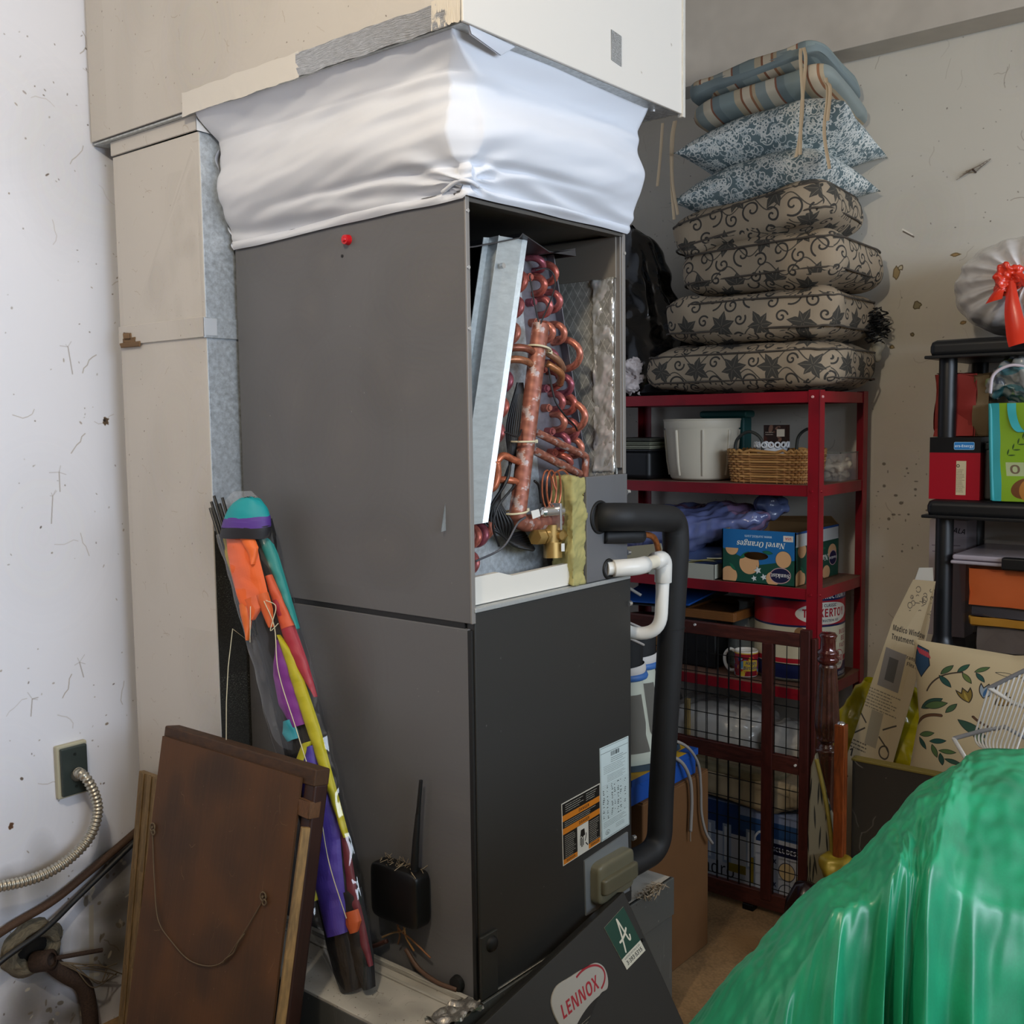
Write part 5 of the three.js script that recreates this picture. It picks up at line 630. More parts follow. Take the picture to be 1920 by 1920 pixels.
{
  const y = LV[2], x0 = 1.735, x1 = 2.1, z0 = -0.36, z1 = -0.085, h = 0.185;
  const t = T('orange_carton', 'blue and green orange-fruit carton standing upside down on the third shelf', 'carton', [1.92, y, -0.22]);
  const art = canvas(1536, 512, (g, w, h) => {
    const panel = (X, W, side) => { g.save(); g.beginPath(); g.rect(X, 0, W, 512); g.clip(); g.translate(X + W / 2, 256); g.rotate(Math.PI); g.translate(-W / 2, -256);        // drawn upright, then turned
      g.fillStyle = side ? '#0f4a3a' : '#1468a8'; g.fillRect(0, 0, W, 512); g.fillStyle = '#0f4a3a'; g.beginPath(); g.moveTo(0, 0); g.lineTo(W, 0); g.lineTo(W, 330); g.lineTo(W * 0.5, 180); g.lineTo(0, 250); g.fill();
      const fruit = (x, y, r) => { g.fillStyle = '#d8a878'; g.beginPath(); g.arc(x, y, r, 0, 7); g.fill(); g.lineWidth = 3; g.strokeStyle = '#15312b'; g.stroke(); };
      const leaf = (x, y, a, l) => { g.save(); g.translate(x, y); g.rotate(a); g.fillStyle = '#12684a'; g.beginPath(); g.moveTo(0, 0); g.quadraticCurveTo(l / 2, -l * 0.3, l, 0); g.quadraticCurveTo(l / 2, l * 0.3, 0, 0); g.fill(); g.lineWidth = 3; g.strokeStyle = '#0a2a22'; g.stroke(); g.restore(); };
      const star = (x, y, r) => { g.fillStyle = '#d9dfe0'; g.beginPath(); for (let k = 0; k < 10; k++) { const q = k % 2 ? r * 0.45 : r, a = k * 0.628; g.lineTo(x + q * Math.cos(a), y + q * Math.sin(a)); } g.fill(); g.lineWidth = 2; g.strokeStyle = '#1a2c3c'; g.stroke(); };
      fruit(W * 0.62, 190, 105); fruit(W * 0.9, 60, 90); fruit(W * 0.16, 250, 80); fruit(W * 0.86, 330, 70); fruit(W * 0.3, 60, 70); leaf(W * 0.5, 250, 0.3, 130); leaf(W * 0.75, 230, 2.5, 120); leaf(W * 0.3, 300, 0.1, 110); leaf(W * 0.8, 110, 0.8, 110);
      star(W * 0.5, 130, 44); star(W * 0.42, 70, 38); star(W * 0.55, 50, 34);
      if (!side) { g.fillStyle = '#1468a8'; g.fillRect(0, 330, W, 182); text(g, 'Navel Oranges', W * 0.46, 378, 74, '#f0ece0', { font: 'serif', style: 'italic', sx: 0.92 }); text(g, 'www.sunkist.com', W * 0.5, 452, 36, '#d8e4ee', { weight: '' }); g.fillStyle = '#d8d0c4'; g.fillRect(26, 420, 100, 56); g.fillStyle = '#c03a3a'; text(g, 'USA', 76, 448, 34, '#c03a3a'); }
      else { g.fillStyle = '#c9cdcb'; g.fillRect(0, 372, W, 120); g.fillStyle = '#1d4f92'; g.fillRect(0, 492, W, 20); text(g, 'Navel', W * 0.4, 210, 80, '#f0ece0', { font: 'serif', style: 'italic' }); }
      const sx = side ? W * 0.14 : W * 0.2, sy = side ? 190 : 96; g.fillStyle = '#14143e'; g.beginPath(); g.ellipse(sx, sy, side ? 70 : 104, 72, -0.1, 0, 7); g.fill(); g.lineWidth = 8; g.strokeStyle = '#c9a2a0'; g.stroke(); text(g, 'Sunkist', sx, sy, side ? 36 : 50, '#e8e4dc', { font: 'serif' });
      g.restore(); };
    panel(0, 768, false); panel(768, 768, true);
  });
  const pm = plain(art, 0.55), brown = M(0x8a6a42, 0.8);
  // walls of the carton: printed outside, brown inside; the front wall has a hand hole
  const shp = new THREE.Shape([[0, 0], [z1 - z0, 0], [z1 - z0, h], [0, h]].map(([a, b]) => new THREE.Vector2(a, b))); const hole = new THREE.Path(); hole.absellipse((z1 - z0) * 0.47, h * 0.52, 0.046, 0.014, 0, Math.PI * 2); shp.holes.push(hole);
  const fw = new THREE.ExtrudeGeometry(shp, { depth: 0.004, bevelEnabled: false, curveSegments: 16 }), p = fw.attributes.position, uv = fw.attributes.uv; for (let i = 0; i < p.count; i++) uv.setXY(i, p.getX(i) / (z1 - z0) * 0.5, p.getY(i) / h);
  fw.applyMatrix4(new THREE.Matrix4().makeBasis(V(0, 0, 1), V(0, 1, 0), V(-1, 0, 0)).setPosition(x0 + 0.004, y + 0.001, z0)); P(t, 'front_wall', fw, pm);
  P(t, 'side_wall', printBox(x0, x1, y + 0.001, y + h, z1 - 0.004, z1, { front: [0.5, 0, 1, 1] }), pm); P(t, 'side_wall', printBox(x0, x1, y + 0.001, y + h, z0, z0 + 0.004, { back: [0.5, 0, 1, 1] }), pm); P(t, 'back_wall', box(x1 - 0.004, x1, y + 0.001, y + h, z0, z1, 0), brown); P(t, 'bottom', box(x0, x1, y + 0.001, y + 0.004, z0, z1, 0), brown);
  P(t, 'lining', merge([box(x0 + 0.0042, x0 + 0.006, y + 0.06 + 0.06, y + h, z0 + 0.005, z1 - 0.005, 0), box(x0 + 0.004, x1 - 0.004, y + 0.004, y + h, z1 - 0.006, z1 - 0.0042, 0), box(x0 + 0.004, x1 - 0.004, y + 0.004, y + h, z0 + 0.0042, z0 + 0.006, 0)]), brown, 'brown cardboard inside');
  P(t, 'flap', slab([x1, y + h, z1], [x1, y + h, z0], [x1 - 0.02, y + h + 0.02, z0 + 0.02], [x1 - 0.02, y + h + 0.03, z1 - 0.02], 0.003), brown);
}
// fourth shelf
{
  const y = LV[3], cx = 1.96, cz = -0.17, R = 0.157;
  const t = T('toy_canister', 'large red white and blue round toy canister on the fourth shelf', 'canister', [cx, y, cz]);
  const art = canvas(2048, 640, (g, w, h) => {
    g.fillStyle = '#cfc7ac'; g.fillRect(0, 0, w, h); g.fillStyle = '#17204e'; g.fillRect(0, 0, w, 62); g.fillRect(0, h - 120, w, 120); g.fillStyle = '#a81a2a'; g.fillRect(0, 62, w, 180); g.fillRect(0, h - 160, w, 34); g.fillStyle = '#17204e'; g.fillRect(0, 236, w, 14);
    for (const X of [512, 1536]) { text(g, 'A CONSTRUCTION SET', X + 30, 32, 46, '#d9d5c8'); g.fillStyle = '#d8d3c4'; g.beginPath(); g.ellipse(X, 152, 235, 80, 0, 0, 7); g.fill(); text(g, 'TINKERTOY', X, 150, 84, '#a81a2a', { sx: 0.82 }); text(g, 'THE CLASSIC', X, 96, 30, '#2a2a3a'); text(g, 'CONSTRUCTION SET', X, 206, 24, '#2a2a3a'); text(g, 'BUILD', X + 190, 300, 44, '#8e2430'); text(g, 'BIG', X + 190, 350, 50, '#8e2430', { sx: 0.8 }); text(g, 'FAST!', X + 190, 400, 44, '#8e2430'); g.fillStyle = '#d8d3c4'; g.beginPath(); g.arc(X + 130, 500, 70, 0, 7); g.fill(); g.lineWidth = 6; g.strokeStyle = '#a81a2a'; g.stroke(); text(g, '250', X + 130, 492, 62, '#a81a2a'); text(g, 'PIECES', X + 130, 532, 22, '#2a2a3a'); text(g, 'FUN & EDUCATIONAL', X + 180, 600, 32, '#cfd2da'); g.strokeStyle = '#6a5638'; for (let k = 0; k < 16; k++) { g.lineWidth = 4; g.beginPath(); g.moveTo(X - 60 + rr(-120, 160), 280 + rr(0, 170)); g.lineTo(X - 60 + rr(-120, 160), 280 + rr(0, 170)); g.stroke(); g.beginPath(); g.arc(X - 60 + rr(-120, 150), 290 + rr(0, 160), rr(8, 20), 0, 7); g.stroke(); } g.fillStyle = '#96704a'; g.beginPath(); g.arc(X - 200, 290, 40, 0, 7); g.fill(); }
  });
  const body = new THREE.CylinderGeometry(R, R, 0.31, 64, 1, true).rotateY(1.047).translate(cx, y + 0.16, cz); P(t, 'body', body, plain(art, 0.35));
  P(t, 'lid', lathe([[0, 0.312], [R - 0.012, 0.312], [R - 0.006, 0.322], [R + 0.002, 0.322], [R + 0.003, 0.308], [R, 0.306]], cx, y, cz, 64), M(0x8f8d80, 0.35, 0.7), 'metal lid'); P(t, 'base', lathe([[0, 0.001], [R, 0.001], [R + 0.002, 0.008], [R, 0.012]], cx, y, cz, 64), M(0x8f8d80, 0.35, 0.7));
}
{
  const y = LV[3], cx = 1.8, cz = -0.297, t = T('mug', 'colourful birthday mug with white handle on the fourth shelf', 'mug', [cx, y, cz]);
  const art = canvas(1024, 256, (g, w, h) => { g.fillStyle = '#8a1c28'; g.fillRect(0, 0, w, h); for (let k = 0; k < 70; k++) { g.fillStyle = ['#c9a83a', '#2a4a9a', '#b8382e', '#6a2a6a', '#5f8aa6', '#c06a30', '#8fa8b4'][k % 7]; g.beginPath(); g.ellipse(rnd() * w, rnd() * h, rr(14, 34), rr(16, 40), rnd(), 0, 7); g.fill(); } for (const X of [180, 692]) { g.fillStyle = '#c9a83a'; g.fillRect(X - 110, 80, 220, 120); text(g, 'Happy', X, 108, 54, '#2a3a6a', { style: 'italic' }); text(g, 'Birthday', X, 164, 54, '#2a3a6a', { style: 'italic' }); } g.fillStyle = '#c9a83a'; g.fillRect(0, 0, w, 12); });
  P(t, 'cup', lathe([[0, 0.002], [0.036, 0.002], [0.0405, 0.008], [0.0415, 0.094], [0.039, 0.096], [0.0375, 0.09], [0.036, 0.01], [0, 0.008]], cx, y, cz, 40), M(0xdad6ce, 0.25)); P(t, 'print', new THREE.CylinderGeometry(0.0422, 0.0414, 0.082, 48, 1, true).rotateY(4.5).translate(cx, y + 0.049, cz), plain(art, 0.25));
  P(t, 'handle', pipe([[cx, y + 0.082, cz - 0.038], [cx, y + 0.09, cz - 0.062], [cx, y + 0.07, cz - 0.083], [cx, y + 0.035, cz - 0.082], [cx, y + 0.014, cz - 0.062], [cx, y + 0.018, cz - 0.038]], 0.006, 40, 10), M(0xe2dfd8, 0.25));
  const b = T('glass_carafe', 'clear glass carafe behind the birthday mug', 'carafe', [1.92, y, -0.36]); P(b, 'glass', lathe([[0, 0.004], [0.055, 0.004], [0.06, 0.02], [0.06, 0.13], [0.045, 0.17], [0.026, 0.2], [0.024, 0.24], [0.03, 0.25]], 1.92, y, -0.36, 40), M(0xdfe6e2, 0.04, 0, { transmission: 0.85, thickness: 0, ior: 1.45 }));
  const k1 = T('dark_box', 'black box under the wooden tray on the fourth shelf', 'box', [1.92, y, -0.6]); P(k1, 'body', box(1.82, 2.1, y + 0.001, y + 0.19, -0.64, -0.43, 0.008), M(0x0e0e0f, 0.5)); P(k1, 'lid', box(1.815, 2.105, y + 0.17, y + 0.194, -0.645, -0.425, 0.006), M(0x131314, 0.45));
  const k2 = T('wood_tray', 'shallow brown wooden tray on the black box', 'tray', [1.92, y + 0.195, -0.5]), wm = plain(grain(0x7a4c22, 0.3, 3, 'u', 2), 0.45); P(k2, 'side', merge([box(1.76, 1.775, y + 0.195, y + 0.228, -0.6, -0.325, 0.003), box(2.085, 2.1, y + 0.195, y + 0.228, -0.6, -0.325, 0.003)]), wm); P(k2, 'end', merge([box(1.775, 2.085, y + 0.195, y + 0.228, -0.34, -0.325, 0.003), box(1.775, 2.085, y + 0.195, y + 0.228, -0.6, -0.585, 0.003)]), wm); P(k2, 'bottom', box(1.775, 2.085, y + 0.196, y + 0.2, -0.585, -0.34, 0), wm);
  const k3 = T('blue_folder', 'blue plastic folder lying on the wooden tray', 'folder', [1.9, y + 0.25, -0.6]); P(k3, 'cover', slab([1.745, y + 0.232, -0.82], [1.745, y + 0.246, -0.5], [2.05, y + 0.3, -0.46], [2.05, y + 0.29, -0.82], 0.006), M(0x1c4f9c, 0.4)); P(k3, 'cover', slab([1.75, y + 0.22, -0.82], [1.75, y + 0.232, -0.52], [2.05, y + 0.25, -0.5], [2.05, y + 0.25, -0.82], 0.005), M(0x16181c, 0.4)); P(k3, 'edge', merge([pipe([[1.742, y + 0.285, -0.86], [1.742, y + 0.29, -0.78], [1.742, y + 0.26, -0.7]], 0.006, 20, 8)]), M(0xb9b6ae, 0.4));
  const k4 = T('splint_basket', 'brown splint basket at the left end of the fourth shelf', 'basket', [1.86, y, -0.76]); for (let k = 0; k < 14; k++) P(k4, 'splint', box(1.758, 1.762, y + 0.001, y + 0.115, -0.865 + k * 0.016, -0.851 + k * 0.016, 0.001), plain(grain([0x7d5a2e, 0x6a4a26, 0x8c6838][k % 3], 0.3, 4), 0.6)); P(k4, 'band', merge([box(1.752, 1.764, y + 0.1, y + 0.118, -0.868, -0.64, 0.002), box(1.752, 1.764, y + 0.03, y + 0.045, -0.868, -0.64, 0.002)]), M(0x6a4622, 0.6)); P(k4, 'wall', merge([box(1.762, 1.95, y + 0.001, y + 0.112, -0.866, -0.86, 0.001), box(1.762, 1.95, y + 0.001, y + 0.112, -0.648, -0.642, 0.001), box(1.944, 1.95, y + 0.001, y + 0.112, -0.866, -0.642, 0.001), box(1.76, 1.95, y + 0.001, y + 0.006, -0.866, -0.642, 0.001)]), M(0x6a4a26, 0.7));
  const k5 = T('wooden_bowl', 'dark wooden bowl in the splint basket', 'bowl', [1.85, y + 0.07, -0.75]); P(k5, 'bowl', lathe([[0, 0], [0.05, 0.003], [0.085, 0.06], [0.092, 0.09], [0.086, 0.09], [0.078, 0.06], [0.045, 0.012], [0, 0.008]], 1.855, y + 0.07, -0.752, 40), plain(grain(0x3e2214, 0.3, 1, 'u', 7), 0.35));
}
// lowest shelf
{
  const y = LV[4], film = M(0xf4f2ee, 0.22, 0, { transmission: 0.5, thickness: 0, clearcoat: 0.5 });
  const roll = (label, x, yy, z, w, h, d, sd) => { const t = T('wrapped_bundle', label, 'bundle', [x, y, z], 'plastic-wrapped bundles on the lowest shelf'); P(t, 'filling', wob(blob(w * 0.92, h * 0.92, d * 0.92, 0.6, 0.5).translate(x, yy, z), 0.01, 10, sd), M(0xd2cfc6, 0.9)); P(t, 'wrap', wob(wob(blob(w, h, d, 0.6, 0.5, 80, 50).translate(x, yy, z), 0.02, 9, sd), 0.008, 36, sd + 3), film, 'clear plastic wrap'); };
  roll('large grey bundle wrapped in clear plastic on the lowest shelf', 1.89, y + 0.12, -0.44, 0.3, 0.23, 0.4, 1); roll('white plastic-wrapped bundle at the right of the lowest shelf', 1.86, y + 0.1, -0.14, 0.22, 0.2, 0.17, 2); roll('plastic-wrapped bundle at the left end of the lowest shelf', 1.9, y + 0.11, -0.77, 0.3, 0.22, 0.24, 3);
  const s = T('wood_stick', 'pale square wooden stick standing on the lowest shelf', 'stick', [1.735, y, -0.5]); P(s, 'stick', uvBox(box(1.728, 1.744, y, y + 0.26, -0.508, -0.488, 0.002)), plain(grain(0x9a8250, 0.25, 6), 0.6));
}
{
  // printed box and cloth bundle on the floor behind the gate
  const x0 = 1.565, x1 = 1.705, z0 = -0.46, z1 = 0.01, h = 0.315;
  const t = T('product_box', 'blue and white printed cardboard box on the floor behind the gate', 'box', [1.63, 0, -0.22]);
  const art = canvas(1280, 640, (g, w, h) => { g.fillStyle = '#b4bac8'; g.fillRect(0, 0, w, h); g.fillStyle = '#1d3a6e'; g.fillRect(0, 0, 760, 210); g.fillStyle = '#2e5286'; g.fillRect(560, 0, 460, 170); g.fillStyle = '#8a9ac0'; g.fillRect(560, 0, 460, 60); for (const X of [150, 300, 430, 620]) { g.fillStyle = '#8f9fbc'; g.fillRect(X, 150, 70, 280); g.fillStyle = '#cfd6e2'; g.fillRect(X + 14, 170, 20, 240); } g.strokeStyle = '#d8e0ea'; g.lineWidth = 16; g.beginPath(); g.moveTo(690, 330); g.lineTo(690, 190); g.quadraticCurveTo(740, 100, 770, 190); g.lineTo(770, 250); g.stroke(); g.fillStyle = '#12183a'; g.fillRect(800, 200, 220, 80); text(g, 'INCLUDES:', 910, 240, 44, '#d8dce6'); text(g, '2x', 830, 320, 56, '#1a2040'); text(g, '2x', 830, 480, 56, '#1a2040'); g.lineWidth = 6; g.strokeStyle = '#3a3f58'; for (const [X, Y, c] of [[940, 380, '#c9b48a'], [940, 530, '#b9bfcc']]) { g.fillStyle = c; g.beginPath(); g.arc(X, Y, 62, 0, 7); g.fill(); g.stroke(); } for (const X of [780, 880, 980]) { g.beginPath(); g.arc(X, 590, 38, 0, 7); g.stroke(); } text(g, 'quadro', 320, 480, 130, '#16182c', { weight: '' }); g.fillStyle = '#8a7a2a'; g.fillRect(660, 340, 22, 180); g.fillRect(470, 420, 150, 60); g.fillStyle = '#b8925a'; g.beginPath(); g.moveTo(150, 600); g.lineTo(210, 540); g.lineTo(250, 600); g.fill(); lines(g, 300, 560, 220, 3, 22, '#5a6078', 5);
    g.fillStyle = '#bdbfc4'; g.fillRect(1030, 0, 250, 640); g.fillStyle = '#7d90c0'; g.fillRect(1030, 0, 250, 130); lines(g, 1060, 190, 180, 2, 16, '#2a2a30', 9); lines(g, 1050, 260, 210, 14, 24, '#7a7d86', 4); });
  P(t, 'carton', printBox(x0, x1, 0.001, h, z0, z1, { left: [0, 0, 0.8, 1], front: [0.81, 0, 1, 1], rest: [0.01, 0.02, 0.02, 0.03], top: [0.46, 0.92, 0.5, 0.95] }), plain(art, 0.4));
  const c = T('cloth_bundle', 'folded beige printed cloth lying on the printed box', 'cloth', [1.63, h, -0.22]); P(c, 'cloth', wob(wob(blob(0.17, 0.125, 0.46, 0.45, 0.35, 80, 40).translate(1.63, h + 0.062, -0.225), 0.022, 9, 4), 0.006, 40, 2), plain(mottle(0xa8987c, 0.25, 10, 0.1), 0.85)); P(c, 'fold', wob(blob(0.15, 0.05, 0.4, 0.5, 0.4).translate(1.62, h + 0.12, -0.25), 0.016, 14, 7), plain(mottle(0x8f8468, 0.4, 14, 0.1), 0.85));
}
// ---------- in front of the shelf ----------
{
  const t = T('pet_gate', 'dark brown wooden pet gate with a black wire grid standing before the red shelf', 'gate', [1.51, 0, -0.4]), dw = plain(grain(0x3e1814, 0.3, 3, 'v', 4), 0.4), dh = plain(grain(0x46201a, 0.3, 3, 'u', 6), 0.4), wm = M(0x121212, 0.4, 0.5);
  P(t, 'post', uvBox(box(1.492, 1.518, 0.02, 0.955, 0.04, 0.072, 0.003)), dw); P(t, 'post', uvBox(box(1.5, 1.522, 0.02, 0.93, 0.075, 0.09, 0.003)), dw); P(t, 'post', uvBox(box(1.492, 1.518, 0.02, 0.955, -0.94, -0.91, 0.003)), dw);
  P(t, 'stile', uvBox(box(1.491, 1.513, 0.05, 0.9, -0.088, -0.05, 0.003)), dw); P(t, 'stile', uvBox(box(1.491, 1.513, 0.05, 0.9, -0.55, -0.51, 0.003)), dw);
  P(t, 'rail', uvBox(box(1.494, 1.516, 0.898, 0.94, -0.91, 0.04, 0.003)), dh); P(t, 'rail', uvBox(box(1.494, 1.516, 0.488, 0.542, -0.91, 0.04, 0.003)), dh); P(t, 'rail', uvBox(box(1.494, 1.516, 0.02, 0.075, -0.91, 0.04, 0.003)), dh);
  for (let k = 0; k < 24; k++) P(t, 'wire', cyl([1.5, 0.05, -0.89 + k * 0.0402], [1.5, 0.92, -0.89 + k * 0.0402], 0.0016, 0.0016, 6), wm);
  for (let k = 0; k < 9; k++) P(t, 'wire', cyl([1.508, 0.05, -0.46 + k * 0.041], [1.508, 0.92, -0.46 + k * 0.041], 0.0016, 0.0016, 6), wm);
  for (let k = 0; k < 13; k++) if (Math.abs(0.09 + k * 0.068 - 0.515) > 0.03) P(t, 'wire', cyl([1.503, 0.09 + k * 0.068, -0.92], [1.503, 0.09 + k * 0.068, 0.05], 0.0016, 0.0016, 6), wm);
  for (const [y, z] of [[0.75, 0.098], [0.15, 0.092]]) P(t, 'knob', lathe([[0, 0.016], [0.01, 0.014], [0.012, 0.006], [0.006, 0]], 0, 0, 0, 16).rotateX(Math.PI / 2).translate(1.51, y, z - 0.004), M(0x121212, 0.4));
  P(t, 'foot', box(1.488, 1.522, 0, 0.02, 0.035, 0.08, 0.003), wm); P(t, 'foot', box(1.488, 1.522, 0, 0.02, -0.15, -0.11, 0.003), wm); P(t, 'foot', box(1.488, 1.522, 0, 0.02, -0.94, -0.9, 0.003), wm);
  for (const z of [-0.33, 0.03]) P(t, 'pin', cyl([1.494, 0.52 + (z < 0 ? 0.41 : 0.0), z], [1.489, 0.52 + (z < 0 ? 0.41 : 0.0), z], 0.004), M(0xd8d6d0, 0.3));
}
{
  const card = plain(mottle(0x65421f, 0.1, 8, 0.06), 0.8), t = T('cardboard_box', 'tall narrow brown cardboard box beside the furnace', 'box', [1.02, 0, -0.2]);
  P(t, 'body', uvBox(box(0.835, 1.207, 0.001, 0.552, -0.3, -0.12, 0.006)), card); P(t, 'flap', uvBox(box(0.838, 1.203, 0.552, 0.556, -0.21, -0.122, 0.001)), card); P(t, 'flap', uvBox(box(0.838, 1.203, 0.552, 0.556, -0.298, -0.212, 0.001)), card);
  const b = T('shoe_box', 'blue and yellow shoe box on the tall cardboard box', 'box', [0.98, 0.556, -0.23]), bl = M(0x174a9a, 0.45);
  P(b, 'base', box(0.79, 1.145, 0.557, 0.622, -0.34, -0.13, 0.003), bl); P(b, 'lid', printBox(0.785, 1.15, 0.615, 0.634, -0.345, -0.125, { top: [0, 0, 1, 1], rest: [0.9, 0.02, 0.99, 0.06] }), plain(canvas(512, 256, (g, w, h) => { g.fillStyle = '#c2981c'; g.fillRect(0, 0, w, h); g.fillStyle = '#1a4a96'; g.fillRect(420, 220, 92, 36); g.fillStyle = '#3a4a52'; g.fillRect(60, 150, 220, 34); g.fillStyle = '#e2b83a'; g.fillRect(0, 60, w, 24); }), 0.45), 'yellow printed lid');
  P(b, 'seam', slab([0.85, 0.6, -0.129], [1.1, 0.6, -0.129], [1.12, 0.612, -0.129], [0.83, 0.612, -0.129], 0.001), bl);
}
function makeBoot(label, x, z, turn) {
  const t = T('boot', label, 'boot', [0, 0, 0], 'white boots on the shoe box'), wm = M(0xc2c6b6, 0.5), grey = M(0x8e8a80, 0.7), nav = M(0x273a48, 0.5), blk = M(0x131518, 0.7), blu = M(0x3c6cae, 0.5);
  const ell = (u, v, a, b, y, cx) => [cx + a * Math.cos(u * 6.2832), y, b * Math.sin(u * 6.2832)];
  const prof = (v) => { const y = v; const a = y < 0.1 ? 0.1 - 0.3 * y : 0.07 - 0.02 * Math.min(1, (y - 0.1) / 0.16), cx = y < 0.1 ? 0.035 - 0.3 * y : 0.005 - 0.004 * (y - 0.1) * 10; return [a, 0.045 - 0.02 * Math.exp(-y * 18) + 0.008 * y, cx]; };
  P(t, 'shaft', surf((u, v) => { const y = 0.012 + v * 0.258, q = prof(y); return ell(u, v, q[0], q[1], y, q[2]); }, 40, 30), wm);
  P(t, 'sole', surf((u, v) => ell(u, v, 0.104 - 0.004 * v, 0.047, 0.018 * v, 0.036), 40, 3), nav); P(t, 'sole_bottom', surf((u, v) => ell(u, v, 0.104 * v, 0.047 * v, 0.001, 0.036), 40, 3), nav);
  P(t, 'side_panel', surf((u, v) => { const y = 0.05 + v * 0.17, q = prof(y), a = -0.25 + (u - 0.5) * (0.2 - 0.1 * Math.abs(v - 0.5)) + 0.5; return ell(a, v, q[0] + 0.003, q[1] + 0.003, y, q[2]); }, 14, 16), grey, 'grey side panel'); P(t, 'side_panel', surf((u, v) => { const y = 0.05 + v * 0.17, q = prof(y), a = 0.75 + (u - 0.5) * (0.2 - 0.1 * Math.abs(v - 0.5)) - 0.5; return ell(a, v, q[0] + 0.003, q[1] + 0.003, y, q[2]); }, 14, 16), grey);
  P(t, 'heel_cap', surf((u, v) => { const y = 0.016 + v * 0.075 * (1 - 0.5 * Math.abs(2 * u - 1)), q = prof(y), a = 0.5 + (u - 0.5) * 0.4; return ell(a, v, q[0] + 0.003, q[1] + 0.003, y, q[2]); }, 16, 10), nav, 'dark blue heel cap');
  P(t, 'collar', surf((u, v) => { const y = 0.268 + v * 0.03; return ell(u, v, 0.055 + 0.005 * Math.sin(v * 3.1), 0.05 + 0.004 * Math.sin(v * 3.1), y + 0.006 * Math.cos(u * 6.28), 0.0); }, 36, 6), M(0xcdc8c2, 0.6)); P(t, 'strap', new THREE.TorusGeometry(0.052, 0.009, 8, 36).scale(1.05, 0.95, 1.2).rotateX(Math.PI / 2).translate(0.002, 0.268, 0), blu, 'blue strap');
  P(t, 'liner', surf((u, v) => { const k = 0.5 - 0.5 * Math.cos(u * 6.2832), y = 0.295 + v * (0.055 + 0.055 * k); return ell(u, v, 0.05 + 0.006 * v, 0.045 + 0.004 * v, y, -0.004 * v); }, 40, 8), blk, 'black padded liner'); P(t, 'liner_edge', sweep(Array.from({ length: 41 }, (_, i) => { const u = i / 40, k = 0.5 - 0.5 * Math.cos(u * 6.2832), q = ell(u, 1, 0.056, 0.049, 0.35 + 0.055 * k, -0.004); return V(...q); }), 0.004, 6), M(0xb0aaa4, 0.6));
  t.position.set(x, 0.635, z); t.rotation.y = turn; return t;
}
makeBoot('white boot with blue strap half hidden by the furnace edge', 0.862, -0.195, -0.5);
makeBoot('white boot with blue strap standing behind the thick black pipe', 1.0, -0.24, -0.5);
{
  const t = T('hanging_cable', 'pair of grey cords hanging over the cardboard box', 'cable', [1.08, 0.4, -0.11]), m = M(0x86807a, 0.6);
  P(t, 'cord', pipe([[0.9, 0.65, -0.16], [0.985, 0.652, -0.14], [1.03, 0.625, -0.115], [1.065, 0.57, -0.106], [1.078, 0.5, -0.106], [1.076, 0.44, -0.107], [1.073, 0.405, -0.107]], 0.0055, 50, 8), m); P(t, 'cord', pipe([[0.9, 0.67, -0.18], [1.0, 0.69, -0.15], [1.06, 0.665, -0.118], [1.115, 0.6, -0.106], [1.132, 0.52, -0.106], [1.137, 0.44, -0.106], [1.155, 0.375, -0.1], [1.185, 0.335, -0.095]], 0.0045, 50, 8), m); P(t, 'bare_wire', cyl([1.073, 0.405, -0.107], [1.073, 0.375, -0.107], 0.002), M(0xa89a88, 0.4, 0.5));
}
// ---------- black shelf at the right ----------
const blkPl = M(0x141517, 0.4), BX = 1.74, BZ = 0.335, BE = 1.25;
{
  const t = T('plastic_shelf', 'black plastic shelf unit at the right edge', 'shelf', [1.96, 0, 0.8]);
  for (const [y0, y1] of [[1.79, 1.845], [1.303, 1.358], [0.832, 0.887], [0.36, 0.415]]) { const s = P(t, 'shelf', box(BX, 2.18, y0, y1, BZ, BE, 0.02), blkPl); P(s, 'lip', box(BX - 0.008, 2.185, y0 - 0.002, y0 + 0.008, BZ - 0.01, BE + 0.01, 0.003), blkPl); }
  for (const x of [1.795, 2.13]) for (const z of [0.378, 1.19]) for (const [y0, y1] of [[0, 0.36], [0.415, 0.832], [0.887, 1.303], [1.358, 1.79]]) P(t, 'post', lathe(y0 > 0.8 && y0 < 1 ? [[0, 0], [0.045, 0], [0.043, 0.008], [0.032, 0.02], [0.0265, 0.045], [0.0265, y1 - y0], [0, y1 - y0]] : [[0, 0], [0.0265, 0], [0.0265, y1 - y0], [0, y1 - y0]], x, y0, z, 26), blkPl);
}
